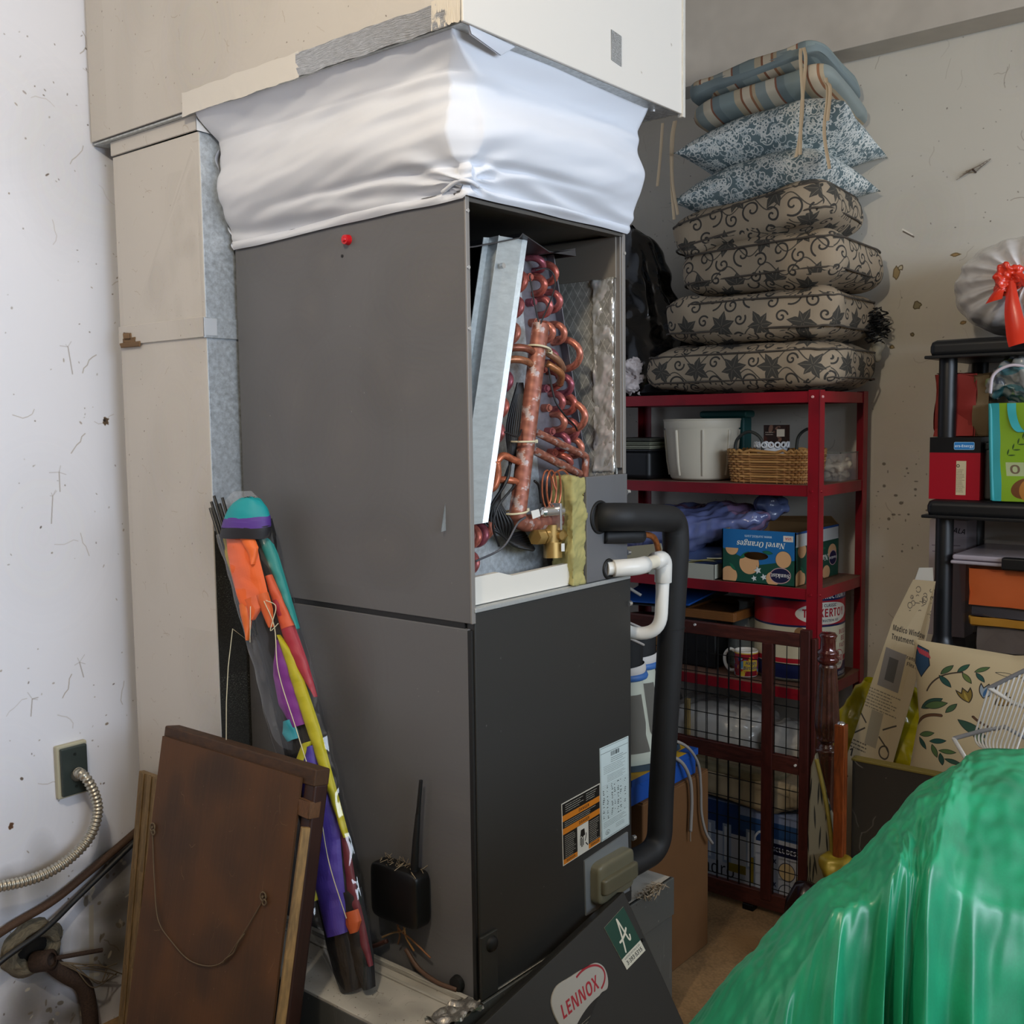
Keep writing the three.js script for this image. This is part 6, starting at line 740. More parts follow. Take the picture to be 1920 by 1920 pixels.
{
  const cx = 1.95, cy = 2.005, cz = 0.6, t = T('white_trash_bag', 'full white plastic bag tied with red on top of the black shelf', 'bag', [cx, 1.846, cz]);
  const kn = V(-1, 0.05, -0.12).normalize();
  const bag = surf((u, v) => { const a = u * Math.PI * 2, b = v * Math.PI, d = V(-Math.cos(b), Math.sin(b) * Math.sin(a), Math.sin(b) * Math.cos(a)); const pleat = Math.max(0, 1 - v * 1.9), k = 1 + 0.06 * pleat * Math.sin(a * 17 + 2 * N(u * 4, v, 1)) * Math.min(1, v * 9) + 0.05 * N(d.x * 2 + 4, d.y * 2, d.z * 2) + 0.015 * N(d.x * 9, d.y * 9, d.z * 9), dip = 0.03 * Math.exp(-v * v * 90); return [cx + 0.21 * d.x * k + dip, Math.max(1.848, cy + 0.158 * sgp(d.y, 0.9) * k), cz + 0.245 * d.z * k]; }, 150, 70);
  P(t, 'plastic', bag, M(0xdedad8, 0.25, 0, { clearcoat: 0.4 }));
  const rm = M(0xe0371e, 0.3, 0, { clearcoat: 0.3 }), rib = (pts, w) => { const c = smooth(pts, 30); return surf((u, v) => { const p = c[Math.round(v * 30)], k = w(v); return [p.x - 0.006 * Math.sin(u * 3.14), p.y + (u - 0.5) * k * 0.25, p.z + (u - 0.5) * k]; }, 8, 30); };
  P(t, 'knot', wob(wob(blob(0.05, 0.075, 0.075, 0.9, 0.9, 50, 34).translate(1.735, 2.012, 0.56), 0.03, 34, 2), 0.008, 90, 3), rm, 'red gathered tie');
  P(t, 'tie', rib([[1.728, 2.0, 0.555], [1.715, 1.975, 0.54], [1.72, 1.945, 0.525]], (v) => 0.016 + 0.03 * v), rm); P(t, 'tie', rib([[1.725, 2.0, 0.57], [1.71, 1.93, 0.578], [1.705, 1.86, 0.59], [1.708, 1.815, 0.595]], (v) => 0.018 + 0.034 * Math.sin(v * 2.2)), rm); P(t, 'tie', rib([[1.725, 2.02, 0.585], [1.715, 1.99, 0.62], [1.72, 1.94, 0.65]], (v) => 0.02 + 0.03 * v), rm);
}
{
  const y = 1.359, t = T('red_box', 'red and black product box behind the black post on the middle shelf', 'box', [1.88, y, 0.42]);
  const art = canvas(768, 768, (g, w, h) => { g.fillStyle = '#a20e22'; g.fillRect(0, 0, w, h); g.fillStyle = '#0d0d10'; g.fillRect(0, 0, w, 190); g.fillStyle = '#2f7fc4'; g.beginPath(); g.roundRect(300, 60, 240, 90, 14); g.fill(); g.lineWidth = 6; g.strokeStyle = '#8fc0e4'; g.stroke(); text(g, 'ers-Energy', 420, 106, 44, '#dcecf8'); g.fillStyle = '#cdbf9c'; g.fillRect(330, 290, 120, 420); g.lineWidth = 9; g.strokeStyle = '#3a352a'; g.beginPath(); g.arc(352, 350, 16, 0, 7); g.stroke(); lines(g, 336, 400, 100, 16, 18, '#5a5240', 5); g.fillStyle = '#8a0e1e'; g.fillRect(620, 190, 148, 578); g.fillStyle = '#0d0d10'; g.fillRect(620, 0, 148, 190); lines(g, 650, 70, 90, 3, 26, '#d8d4cc', 12); lines(g, 650, 240, 90, 5, 18, '#c9a8a0', 8); for (let k = 0; k < 5; k++) text(g, ['T', 'R', 'A', 'C', 'K'][k], 700, 380 + k * 40, 34, '#c05a5a'); });
  P(t, 'carton', printBox(1.762, 2.0, y, y + 0.19, 0.338, 0.487, { left: [0, 0, 0.8, 1], front: [0.81, 0, 1, 1], top: [0.02, 0.9, 0.04, 0.95], rest: [0.02, 0.1, 0.04, 0.15] }), plain(art, 0.35));
  const g2 = T('grey_case', 'small dark grey case between the red box and the green bag', 'case', [1.84, y, 0.505]); P(g2, 'shell', box(1.79, 1.95, y, y + 0.155, 0.492, 0.516, 0.008), M(0x3e4142, 0.45)); P(g2, 'lid', box(1.788, 1.952, y + 0.15, y + 0.175, 0.491, 0.517, 0.006), M(0x2a3438, 0.4));
  const b = T('red_paper_bag', 'red paper bag with brown side on top of the red box', 'bag', [1.9, y + 0.19, 0.41]);
  P(b, 'front', wob(slab([1.8, y + 0.192, 0.335], [1.8, y + 0.192, 0.455], [1.83, y + 0.36, 0.45], [1.84, y + 0.385, 0.36], 0.004).clone(), 0.01, 20), M(0x9a2a22, 0.7)); P(b, 'body', wob(uvBox(new THREE.BoxGeometry(0.2, 0.19, 0.12, 8, 8, 8).translate(1.91, y + 0.288, 0.398)), 0.016, 14, 2), M(0x8c241e, 0.7)); P(b, 'gusset', wob(uvBox(new THREE.BoxGeometry(0.2, 0.185, 0.045, 8, 8, 4).translate(1.91, y + 0.285, 0.472)), 0.018, 16, 5), M(0x6f5c40, 0.8), 'brown gusset'); text;
}
{
  const y = 1.359, t = T('green_bag', 'lime green shopping bag with teal edges and a pastry picture', 'bag', [1.83, y, 0.66]);
  const art = canvas(768, 832, (g, w, h) => { g.fillStyle = '#7fa51e'; g.fillRect(0, 0, w, h); g.fillStyle = '#2f9aa0'; g.fillRect(0, 0, 60, h); g.fillStyle = '#2a4a1a'; for (let k = 0; k < 7; k++) { const x = 110 + k * 36, q = 440 - k * 46; g.save(); g.translate(x, q); g.rotate(-0.7); for (const s of [-1, 1]) { g.beginPath(); g.moveTo(0, 0); g.quadraticCurveTo(26, s * 10, 44, s * 34); g.quadraticCurveTo(10, s * 28, 0, 0); g.fill(); } g.restore(); } ['O', 'R', 'E'].forEach((c, k) => { g.fillStyle = '#aab486'; g.fillRect(96 + k * 130, 500, 122, 116); text(g, c, 156 + k * 130, 560, 104, '#6d5a46'); g.strokeStyle = '#aab486'; });
    g.fillStyle = '#6a3c16'; g.beginPath(); g.ellipse(230, 720, 110, 84, -0.4, 0, 7); g.fill(); g.strokeStyle = '#a8702c'; g.lineWidth = 14; for (let k = 0; k < 5; k++) { g.beginPath(); g.arc(280 + k * 6, 740, 50 + k * 16, 2.4, 4.2); g.stroke(); } g.fillStyle = '#d8cbb4'; g.fillRect(300, 700, 50, 24); });
  const g1 = new THREE.BoxGeometry(0.15, 0.29, 0.3, 6, 12, 12), p = g1.attributes.position; for (let i = 0; i < p.count; i++) { const q = (p.getY(i) + 0.145) / 0.29; p.setZ(i, p.getZ(i) + 0.012 * (1 - q) + 0.004 * N(p.getY(i) * 12, p.getZ(i) * 12, 1)); p.setX(i, p.getX(i) + 0.012 * N(p.getY(i) * 9, p.getZ(i) * 9, 2)); } g1.computeVertexNormals();
  { const uv = g1.attributes.uv, nn = 13 * 13, s = 7 * 13; for (let i = 0; i < uv.count; i++) if (i < s * 0 || i >= 0) { const nx = g1.attributes.normal.getX(i); if (nx > -0.6) uv.setXY(i, 0.02, 0.5); } } g1.translate(1.825, y + 0.146, 0.668); P(t, 'bag', g1, plain(art, 0.5));
  P(t, 'edge_binding', merge([pipe([[1.748, y + 0.003, 0.528], [1.747, y + 0.15, 0.521], [1.75, y + 0.29, 0.515]], 0.006, 20, 6)]), M(0x2f9aa0, 0.5)); P(t, 'handle', wob(surf((u, v) => { const a = v * Math.PI; return [1.744, y + 0.29 - 0.085 * Math.sin(a), 0.575 + 0.07 * (1 - Math.cos(a)) / 2 + (u - 0.5) * 0.024]; }, 3, 24), 0.003, 30), M(0x38b0b8, 0.5), 'turquoise handle');
  const c = T('plastic_bag', 'crumpled pale printed plastic bag on top of the green bag', 'bag', [1.84, y + 0.3, 0.64]), pt = tex(256, 256, (u, v) => { const a = tn(u, v, 5), b = tn(u, v, 9, 3); return a > 0.15 ? [150, 168, 120] : b > 0.15 ? [110, 120, 132] : a < -0.2 ? [90, 140, 150] : [158, 162, 160]; }, 1);
  P(c, 'plastic', wob(wob(blob(0.2, 0.13, 0.32, 0.7, 0.6, 90, 60).translate(1.85, y + 0.36, 0.66), 0.05, 14, 2), 0.016, 50, 5), plain(pt, 0.25, { clearcoat: 0.4 })); P(c, 'seam', pipe([[1.745, y + 0.32, 0.515], [1.742, y + 0.375, 0.525], [1.745, y + 0.4, 0.57], [1.75, y + 0.385, 0.64]], 0.005, 30, 6), M(0xcfc4cc, 0.4));
}
{
  const y = 0.888, t = T('storage_tote', 'clear plastic storage box with a latched lid on the lower black shelf', 'storage box', [1.93, y, 0.68]), cl = M(0xffffff, 0.05, 0, { transmission: 1, thickness: 0, ior: 1.3 }), fr = M(0xd6ccd6, 0.25, 0, { transmission: 0.45, thickness: 0 });
  const wall = (a, b, c, d) => slab(a, b, c, d, 0.003), z0 = 0.455, z1 = 0.92, Z0 = 0.432, Z1 = 0.94;
  P(t, 'walls', merge([wall([1.775, y, z0], [1.775, y, z1], [1.758, y + 0.28, Z1], [1.758, y + 0.28, Z0]), wall([2.08, y, z0], [1.775, y, z0], [1.758, y + 0.28, Z0], [2.1, y + 0.28, Z0]), wall([1.775, y, z1], [2.08, y, z1], [2.1, y + 0.28, Z1], [1.758, y + 0.28, Z1]), wall([2.08, y, z1], [2.08, y, z0], [2.1, y + 0.28, Z0], [2.1, y + 0.28, Z1]), box(1.775, 2.08, y, y + 0.004, z0, z1, 0)]), cl);
  P(t, 'lid', merge([box(1.748, 2.11, y + 0.275, y + 0.286, 0.41, 0.95, 0.005), box(1.75, 2.108, y + 0.288, y + 0.304, 0.415, 0.945, 0.006)]), fr, 'milky clear lid'); P(t, 'latch', box(1.735, 1.765, y + 0.268, y + 0.305, 0.56, 0.8, 0.006), M(0x101012, 0.4), 'black handle latch');
  const put = (name, label, cat, x0, x1, y0, y1, za, zb, c, sd) => { const q = T(name, label, cat, [(x0 + x1) / 2, y0, (za + zb) / 2]); P(q, 'body', wob(uvBox(new THREE.BoxGeometry(x1 - x0, y1 - y0, zb - za, 6, 3, 12).translate((x0 + x1) / 2, (y0 + y1) / 2, (za + zb) / 2)), 0.012, 14, sd), M(c, 0.6)); return q; };
  put('orange_pouch', 'orange fabric pouch in the top of the clear storage box', 'pouch', 1.775, 2.05, y + 0.15, y + 0.262, 0.46, 0.9, 0xc25a22, 1); put('dark_pouch', 'dark grey pouch under the orange one in the storage box', 'pouch', 1.79, 2.05, y + 0.115, y + 0.148, 0.465, 0.89, 0x35333a, 2); put('yellow_folder', 'yellow folded sheet in the middle of the storage box', 'folder', 1.785, 2.04, y + 0.088, y + 0.113, 0.465, 0.88, 0xb07c24, 3); put('brown_pouch', 'greyish brown pouch at the bottom of the storage box', 'pouch', 1.8, 2.04, y + 0.006, y + 0.086, 0.48, 0.88, 0x5c524c, 4);
  const k = T('clear_container', 'shallow clear food container on the storage box lid', 'container', [1.85, y + 0.305, 0.72]); P(k, 'walls', merge([box(1.79, 1.792, y + 0.305, y + 0.35, 0.5, 0.85, 0), box(1.95, 1.952, y + 0.305, y + 0.35, 0.5, 0.85, 0), box(1.79, 1.952, y + 0.305, y + 0.35, 0.5, 0.502, 0), box(1.79, 1.952, y + 0.305, y + 0.35, 0.848, 0.85, 0), box(1.785, 1.957, y + 0.348, y + 0.352, 0.495, 0.855, 0.001)]), cl);
  const v = T('white_carton', 'white carton with black lettering behind the black post', 'carton', [2.05, y, 0.34]); P(v, 'carton', printBox(1.99, 2.1, y, y + 0.385, 0.27, 0.388, { left: [0, 0, 1, 1], rest: [0.02, 0.02, 0.05, 0.05] }), plain(canvas(256, 768, (g, w, h) => { g.fillStyle = '#a89ea2'; g.fillRect(0, 0, w, h); text(g, 'VALA', 190, 66, 46, '#1c1a1e', { style: 'italic', rot: 0.1 }); g.strokeStyle = '#4a3a4a'; g.lineWidth = 4; for (let k = 0; k < 6; k++) { g.beginPath(); g.moveTo(rr(0, 200), 150 + k * 20); g.lineTo(rr(60, 256), 140 + k * 24); g.stroke(); } }), 0.6));
}
// ---------- clutter in front of the right wall ----------
{
  const t = T('paper_sleeve', 'long printed cream paper sleeve leaning beside the black shelf', 'paper sleeve', [1.56, 0.0, 0.2]);
  const out = [[-0.03, -0.0], [0.14, 0.0], [0.3, 0.5], [0.365, 0.78], [0.402, 0.985], [0.415, 1.125], [0.35, 1.125], [0.295, 0.995], [0.235, 0.78], [0.155, 0.5]];
  const g = prism(out, 0.003); const art = canvas(768, 1400, (c, w, h) => { c.fillStyle = '#b3a283'; c.fillRect(0, 0, w, h); c.save(); c.translate(w * 0.5, h * 0.5); c.translate(-w * 0.5, -h * 0.5); const R = 0.24; const at = (zz, yy) => [(zz + 0.05) / 0.48 * w, (1 - yy / 1.14) * h];
    let [x, q] = at(0.345, 0.968); text(c, 'Madico Window', x, q, 29, '#221f1a', { rot: 0.14, sx: 0.7 }); [x, q] = at(0.33, 0.943); text(c, 'Treatments', x, q, 29, '#221f1a', { rot: 0.14, sx: 0.7 }); [x, q] = at(0.37, 0.885); text(c, 'Transparent', x, q, 20, '#3a352c', { rot: 0.16 }); text(c, 'Flex Film', x - 4, q + 24, 20, '#3a352c', { rot: 0.16 });
    [x, q] = at(0.3, 0.85); c.save(); c.translate(x, q); c.rotate(R); c.fillStyle = '#77706a'; c.fillRect(-50, -70, 100, 150); c.fillStyle = '#4a4642'; c.fillRect(-24, -40, 44, 90); c.restore(); [x, q] = at(0.385, 1.06); c.strokeStyle = '#4a443a'; c.lineWidth = 2.4; for (let k = 0; k < 26; k++) { const a = x + rr(-64, 56), b = q + rr(-56, 56); c.beginPath(); k % 3 ? c.arc(a, b, rr(4, 12), rnd() * 6, rnd() * 6 + 4) : (c.moveTo(a, b), c.lineTo(a + rr(-26, 26), b + rr(-10, 10))); c.stroke(); }
    [x, q] = at(0.27, 0.75); c.save(); c.translate(x, q); c.rotate(R); lines(c, -90, -30, 180, 7, 12, '#6b6252', 4); c.restore(); [x, q] = at(0.245, 0.66); c.save(); c.translate(x, q); c.rotate(R); c.fillStyle = '#8d836f'; c.fillRect(-18, -70, 56, 140); c.lineWidth = 6; c.strokeStyle = '#3a342b'; for (const [a, b, d, e] of [[-90, -60, -30, -10], [-90, 60, -30, 10], [110, -50, 50, -10], [100, 60, 40, 20]]) { c.beginPath(); c.moveTo(a, b); c.lineTo(d, e); c.stroke(); } c.fillStyle = '#3a342b'; c.beginPath(); c.arc(-92, -66, 18, 0, 7); c.fill(); c.beginPath(); c.arc(80, 70, 24, 0, 7); c.stroke(); c.restore();
    [x, q] = at(0.19, 0.575); text(c, '1.', x, q, 44, '#2a261f', { rot: R }); [x, q] = at(0.17, 0.51); text(c, '2.', x, q, 44, '#2a261f', { rot: R }); [x, q] = at(0.225, 0.49); c.fillStyle = '#837a68'; c.fillRect(x - 40, q - 40, 80, 80); [x, q] = at(0.21, 0.61); c.save(); c.translate(x, q); c.rotate(R); lines(c, -80, 0, 130, 3, 14, '#4f4739', 5); c.restore(); c.restore(); });
  const p = g.attributes.position, uv = g.attributes.uv; for (let i = 0; i < p.count; i++) uv.setXY(i, 1 - (1 - (p.getX(i) + 0.05) / 0.48), p.getY(i) / 1.14);
  for (let i = 0; i < p.count; i++) { const z = p.getX(i), y = p.getY(i), th = p.getZ(i); p.setXYZ(i, 1.535 + th + 0.06 * (y / 1.1) ** 2, y + 0.002, z); } g.computeVertexNormals(); P(t, 'sleeve', g, plain(art, 0.75));
  P(t, 'plastic_end', wob(slab([1.602, 1.1, 0.345], [1.602, 1.1, 0.41], [1.62, 1.165, 0.4], [1.62, 1.16, 0.36], 0.003), 0.004, 40), M(0xb9b6ae, 0.3), 'translucent torn end');
}
{
  const t = T('yellow_bag', 'yellow plastic bag stuffed behind the paper sleeve', 'bag', [1.64, 0, 0.36]);
  P(t, 'plastic', wob(wob(surf((u, v) => { const a = u * Math.PI * 2, r = Math.sin(Math.PI * (0.03 + 0.94 * v)) ** 0.45; return [1.655 + 0.075 * r * Math.cos(a), 0.005 + 0.78 * v, 0.265 - 0.22 * r * Math.sin(a)]; }, 80, 60), 0.035, 9, 2), 0.014, 30, 4), M(0xa89c10, 0.25, 0, { transmission: 0.15, thickness: 0, clearcoat: 0.4 }));
}
{
  const t = T('crewel_pillow', 'cream pillow embroidered with branches leaves and tulips', 'pillow', [1.46, 0.52, 0.6]);
  const art = canvas(1200, 1024, (g, w, h) => {
    g.fillStyle = '#b7a582'; g.fillRect(0, 0, w, h); for (let i = 0; i < 4000; i++) { g.globalAlpha = 0.08; g.fillStyle = rnd() < 0.5 ? '#d0c09c' : '#8f8062'; g.fillRect(rnd() * w, rnd() * h, 3, 2); } g.globalAlpha = 1; g.lineCap = 'round'; g.scale(1, 0.76);
    const stem = (pts, lw, c) => { g.strokeStyle = '#1f1a16'; g.lineWidth = lw + 6; for (const k of [0, 1]) { g.beginPath(); g.moveTo(...pts[0]); for (let i = 1; i + 1 < pts.length; i += 2) g.quadraticCurveTo(...pts[i], ...pts[i + 1]); g.stroke(); g.strokeStyle = c; g.lineWidth = lw; } };
    const leaf = (x, y, a, l, c, ww = 0.34) => { g.save(); g.translate(x, y); g.rotate(a); g.fillStyle = c; g.strokeStyle = '#161c18'; g.lineWidth = 4; g.beginPath(); g.moveTo(0, 0); g.quadraticCurveTo(l * 0.5, -l * ww, l, 0); g.quadraticCurveTo(l * 0.5, l * ww, 0, 0); g.fill(); g.stroke(); g.restore(); };
    const tulip = (x, y, a, c, c2) => { g.save(); g.translate(x, y); g.rotate(a); g.strokeStyle = '#1c1814'; g.lineWidth = 6; g.fillStyle = c; g.beginPath(); g.moveTo(0, 0); g.quadraticCurveTo(-50, -40, -44, -110); g.lineTo(-20, -80); g.lineTo(0, -120); g.lineTo(20, -80); g.lineTo(46, -110); g.quadraticCurveTo(50, -40, 0, 0); g.fill(); g.stroke(); g.fillStyle = c2; g.beginPath(); g.moveTo(0, -6); g.quadraticCurveTo(-24, -40, 0, -90); g.quadraticCurveTo(10, -40, 0, -6); g.fill(); g.restore(); };
    stem([[10, 720], [80, 590, 220, 590], [420, 560, 520, 560], [760, 560, 1000, 470]], 20, '#5c3c22'); stem([[30, 660], [40, 400, 110, 300]], 14, '#4c3324'); stem([[110, 400], [160, 250, 330, 210], [420, 190, 520, 180]], 5, '#4a3a2a'); stem([[300, 580], [400, 540, 440, 440]], 10, '#5a3e28'); stem([[420, 560], [470, 620, 560, 640], [640, 660, 760, 720]], 12, '#5c3c22'); stem([[10, 780], [200, 820, 270, 980]], 5, '#3e3226');
    for (const [x, y, a, l, c] of [[200, 250, -0.9, 110, '#3f5a34'], [190, 260, 0.8, 120, '#1f4a42'], [300, 215, -0.9, 100, '#24503c'], [330, 215, 0.9, 100, '#5a6a34'], [400, 196, -0.6, 100, '#4a6236'], [410, 200, 0.9, 90, '#1f4a42'], [60, 560, -0.6, 200, '#23463a'], [90, 540, -0.35, 180, '#4a6236'], [330, 600, 0.6, 210, '#2a4a3a'], [420, 680, 0.9, 120, '#47603a'], [60, 800, -0.4, 130, '#4a6236'], [60, 820, 0.9, 110, '#1f4238'], [150, 830, -0.3, 120, '#1f4a42'], [170, 850, 1.2, 110, '#4a6236'], [220, 890, -0.1, 110, '#4f6a3a'], [230, 910, 1.4, 100, '#23463a'], [260, 950, 0.2, 110, '#2a4a3a'], [250, 560, -0.9, 110, '#3f5a3a']]) leaf(x, y, a, l, c);
    leaf(520, 178, 0.15, 130, '#b7a582', 0.22); tulip(390, 450, -0.4, '#7a6424', '#a08a3c'); tulip(470, 400, 0.2, '#8a96a0', '#2e5a86'); tulip(540, 440, 0.9, '#7a5c28', '#9a7c3a');
    for (let k = 0; k < 6; k++) leaf(820 - k * 16, 90 - k * 6, 2.5 - k * 0.22, 190, '#7c6428', 0.16); g.fillStyle = '#5a7484'; g.fillRect(700, 10, 120, 30); g.save(); g.translate(60, 130); g.fillStyle = '#22405c'; g.strokeStyle = '#15161a'; g.lineWidth = 6; g.beginPath(); g.moveTo(-60, 60); g.lineTo(0, 160); g.lineTo(60, 60); g.lineTo(40, -60); g.lineTo(-30, -90); g.closePath(); g.fill(); g.stroke(); g.strokeStyle = '#a83a44'; g.lineWidth = 12; for (let k = 0; k < 6; k++) { g.beginPath(); g.moveTo(-34 + k * 14, -70 + k * 6); g.lineTo(-14 + k * 14, -30 + k * 6); g.stroke(); } g.restore();
  });
  const f = (k) => surf((u, v) => { const a = 2 * u - 1, b = 2 * v - 1, e = (1 - Math.abs(a) ** 2.4) ** 0.55 * (1 - Math.abs(b) ** 2.4) ** 0.55, pin = 1 - 0.05 * (1 - Math.min(Math.abs(a), Math.abs(b))) * Math.max(Math.abs(a), Math.abs(b)) ** 4 * 2; return [1.46 + k * 0.065 * e + 0.05 * v, 0.515 + 0.225 + 0.225 * b * pin + 0.02 * u, 0.66 + 0.275 * a * pin]; }, 50, 50, { flip: k > 0 });
  P(t, 'cover', merge([f(-1), f(1)]), plain(art, 0.85));
  const s = T('pillow_crate', 'low dark crate under the embroidered pillow', 'crate', [1.5, 0, 0.66]); P(s, 'crate', merge([box(1.4, 1.56, 0, 0.51, 0.42, 0.9, 0.004)]), M(0x2a241e, 0.7)); P(s, 'rim', box(1.395, 1.565, 0.49, 0.512, 0.415, 0.905, 0.004), M(0x2a241e, 0.7));
}
{
  const t = T('dark_board', 'dark scuffed board standing on edge behind the green tarp', 'board', [1.36, 0, 0.62]);
  P(t, 'board', uvBox(box(1.345, 1.375, 0.0, 0.625, 0.27, 1.0, 0.003)), plain(canvas(512, 512, (g, w, h) => { g.fillStyle = '#2f2a24'; g.fillRect(0, 0, w, h); hairs(g, w, h, 60, '#8c8478', 40, 1.5); specks(g, w, h, 40, ['#a8a094'], 0.5, 1.5); }, { rep: 1 }), 0.4)); P(t, 'edge', box(1.343, 1.377, 0.622, 0.63, 0.268, 1.0, 0.002), M(0x6a5a22, 0.6), 'yellowish worn top edge');
}
{
  const flute = (x, z, y0, prof) => surf((u, v) => { const q = v * (prof.length - 1), j = Math.min(prof.length - 2, Math.floor(q)), fr = q - j, s = fr * fr * (3 - 2 * fr), r = prof[j][0] + (prof[j + 1][0] - prof[j][0]) * s, y = prof[j][1] + (prof[j + 1][1] - prof[j][1]) * fr, fl = prof[j][2] && prof[j + 1][2] ? 1 - 0.09 * Math.abs(Math.sin(u * Math.PI * 14)) : 1; return [x + r * fl * Math.cos(u * 6.2832), y0 + y, z + r * fl * Math.sin(u * 6.2832)]; }, 112, 90);
  const t = T('bed_post', 'dark turned wooden bedpost with reeded shaft before the gate', 'post', [1.3, 0, 0.212]), m = plain(grain(0x3a1e16, 0.3, 2, 'u', 3), 0.25, { clearcoat: 0.5 });
  P(t, 'shaft', flute(1.3, 0.212, 0, [[0.022, 0.0], [0.026, 0.1], [0.026, 0.5], [0.03, 0.64], [0.032, 0.655], [0.022, 0.665], [0.018, 0.672], [0.03, 0.69, 1], [0.036, 0.73, 1], [0.031, 0.82, 1], [0.026, 0.9, 1], [0.024, 0.905], [0.02, 0.91]]), m);
  P(t, 'finial', lathe([[0.02, 0.905], [0.03, 0.915], [0.032, 0.925], [0.026, 0.93], [0.031, 0.938], [0.03, 0.945], [0.022, 0.95], [0.021, 0.98], [0.026, 0.99], [0.02, 0.998], [0, 1.0]], 1.3, 0, 0.212, 36), M(0x4a1a18, 0.12, 0.2, { clearcoat: 0.8 }), 'glossy reddish finial');
}
{
  const t = T('upturned_chair', 'overturned chair with leaf-print seat edge and square brown leg', 'chair', [1.29, 0, 0.24]);
  P(t, 'leg', uvBox(box(1.238, 1.268, 0.36, 0.752, 0.258, 0.288, 0.003)), plain(grain(0x6e3414, 0.3, 4, 'v', 9), 0.3)); P(t, 'glide', lathe([[0.011, 0], [0.01, 0.005], [0, 0.008]], 1.253, 0.752, 0.273, 20), M(0xcfd0d2, 0.2, 0.9), 'metal glide');
  const lf = plain(canvas(256, 512, (g, w, h) => { g.fillStyle = '#77705c'; g.fillRect(0, 0, w, h); g.fillStyle = '#1c1d18'; for (let k = 0; k < 46; k++) { g.save(); g.translate(rnd() * w, rnd() * h); g.rotate(rr(1, 2)); g.beginPath(); g.moveTo(0, 0); g.quadraticCurveTo(30, -12, 60, 0); g.quadraticCurveTo(30, 12, 0, 0); g.fill(); g.restore(); } }), 0.8);
  const out = [[0.18, 0.0], [0.232, 0.0], [0.245, 0.3], [0.236, 0.44], [0.212, 0.56], [0.196, 0.635], [0.188, 0.6], [0.181, 0.4]]; const g = prism(out, 0.05, 0.006), p = g.attributes.position, uv = g.attributes.uv; for (let i = 0; i < p.count; i++) { uv.setXY(i, (p.getX(i) - 0.17) * 9, p.getY(i) * 1.6); p.setXYZ(i, 1.31 - p.getZ(i), p.getY(i) + 0.007, p.getX(i)); } g.computeVertexNormals(); P(t, 'seat', g, lf, 'leaf-print upholstery');
  P(t, 'piping', pipe([[1.258, 0.635, 0.199], [1.256, 0.56, 0.22], [1.255, 0.44, 0.244], [1.255, 0.3, 0.252], [1.255, 0.02, 0.24]], 0.0065, 40, 7), M(0x7a6a24, 0.7), 'yellow piping'); P(t, 'gold_wrap', wob(blob(0.09, 0.1, 0.11, 0.7, 0.7).translate(1.25, 0.325, 0.275), 0.02, 24, 2), M(0x8a7420, 0.35, 0.2), 'crumpled gold wrapping'); P(t, 'stretcher', box(1.24, 1.266, 0.0, 0.36, 0.262, 0.284, 0.003), plain(grain(0x4a2410, 0.3, 4), 0.4));
  const b = T('dark_ball', 'dark speckled glossy ball low beside the chair', 'ball', [1.2, 0.2, 0.2]); P(b, 'ball', lathe([[0, 0], [0.03, 0.0], [0.055, 0.08], [0.062, 0.16], [0.055, 0.23], [0.03, 0.28], [0, 0.29]], 1.2, 0.0, 0.195, 36), plain(canvas(128, 128, (g, w, h) => { g.fillStyle = '#170808'; g.fillRect(0, 0, w, h); specks(g, w, h, 40, ['#8c7a74', '#4a2a28'], 0.8, 2); }, { rep: 2 }), 0.2));
}
{
  const t = T('wire_rack', 'white coated wire rack lying behind the green tarp', 'rack', [1.15, 0.75, 0.72]), wm = M(0xd4d3cf, 0.35), r = 0.0028;
  const A = V(1.2, 0.928, 0.677), B = V(1.2, 1.02, 0.81), C = V(1.2, 0.78, 0.64), E = V(1.2, 0.86, 0.86);
  P(t, 'rim', sweep([A.clone().addScaledVector(B.clone().sub(A), -0.02), B], 0.0055, 8), M(0x7f8186, 0.4)); P(t, 'rim', sweep([A, V(1.19, 0.9, 0.74), V(1.18, 0.885, 0.83)], 0.0055, 8), wm); P(t, 'frame', sweep([V(1.2, 0.782, 0.594), V(1.19, 0.815, 0.66), V(1.18, 0.84, 0.722), V(1.16, 0.815, 0.8)], 0.0055, 8), M(0x8e9094, 0.4)); P(t, 'frame', sweep([V(1.2, 0.782, 0.594), V(1.1, 0.755, 0.66)], 0.0055, 8), wm);
  for (let k = 0; k < 12; k++) { const f = k / 11, a = A.clone().lerp(B, f), c = C.clone().lerp(V(1.12, 0.77, 0.78), f * 0.8); P(t, 'wire', sweep(fillet([[a.x, a.y, a.z], [c.x, c.y, c.z], [c.x - 0.03, c.y - 0.01, c.z + 0.06], [c.x - 0.02, c.y + 0.02, c.z + 0.2]], 0.035, 8), r, 7), wm); }
}
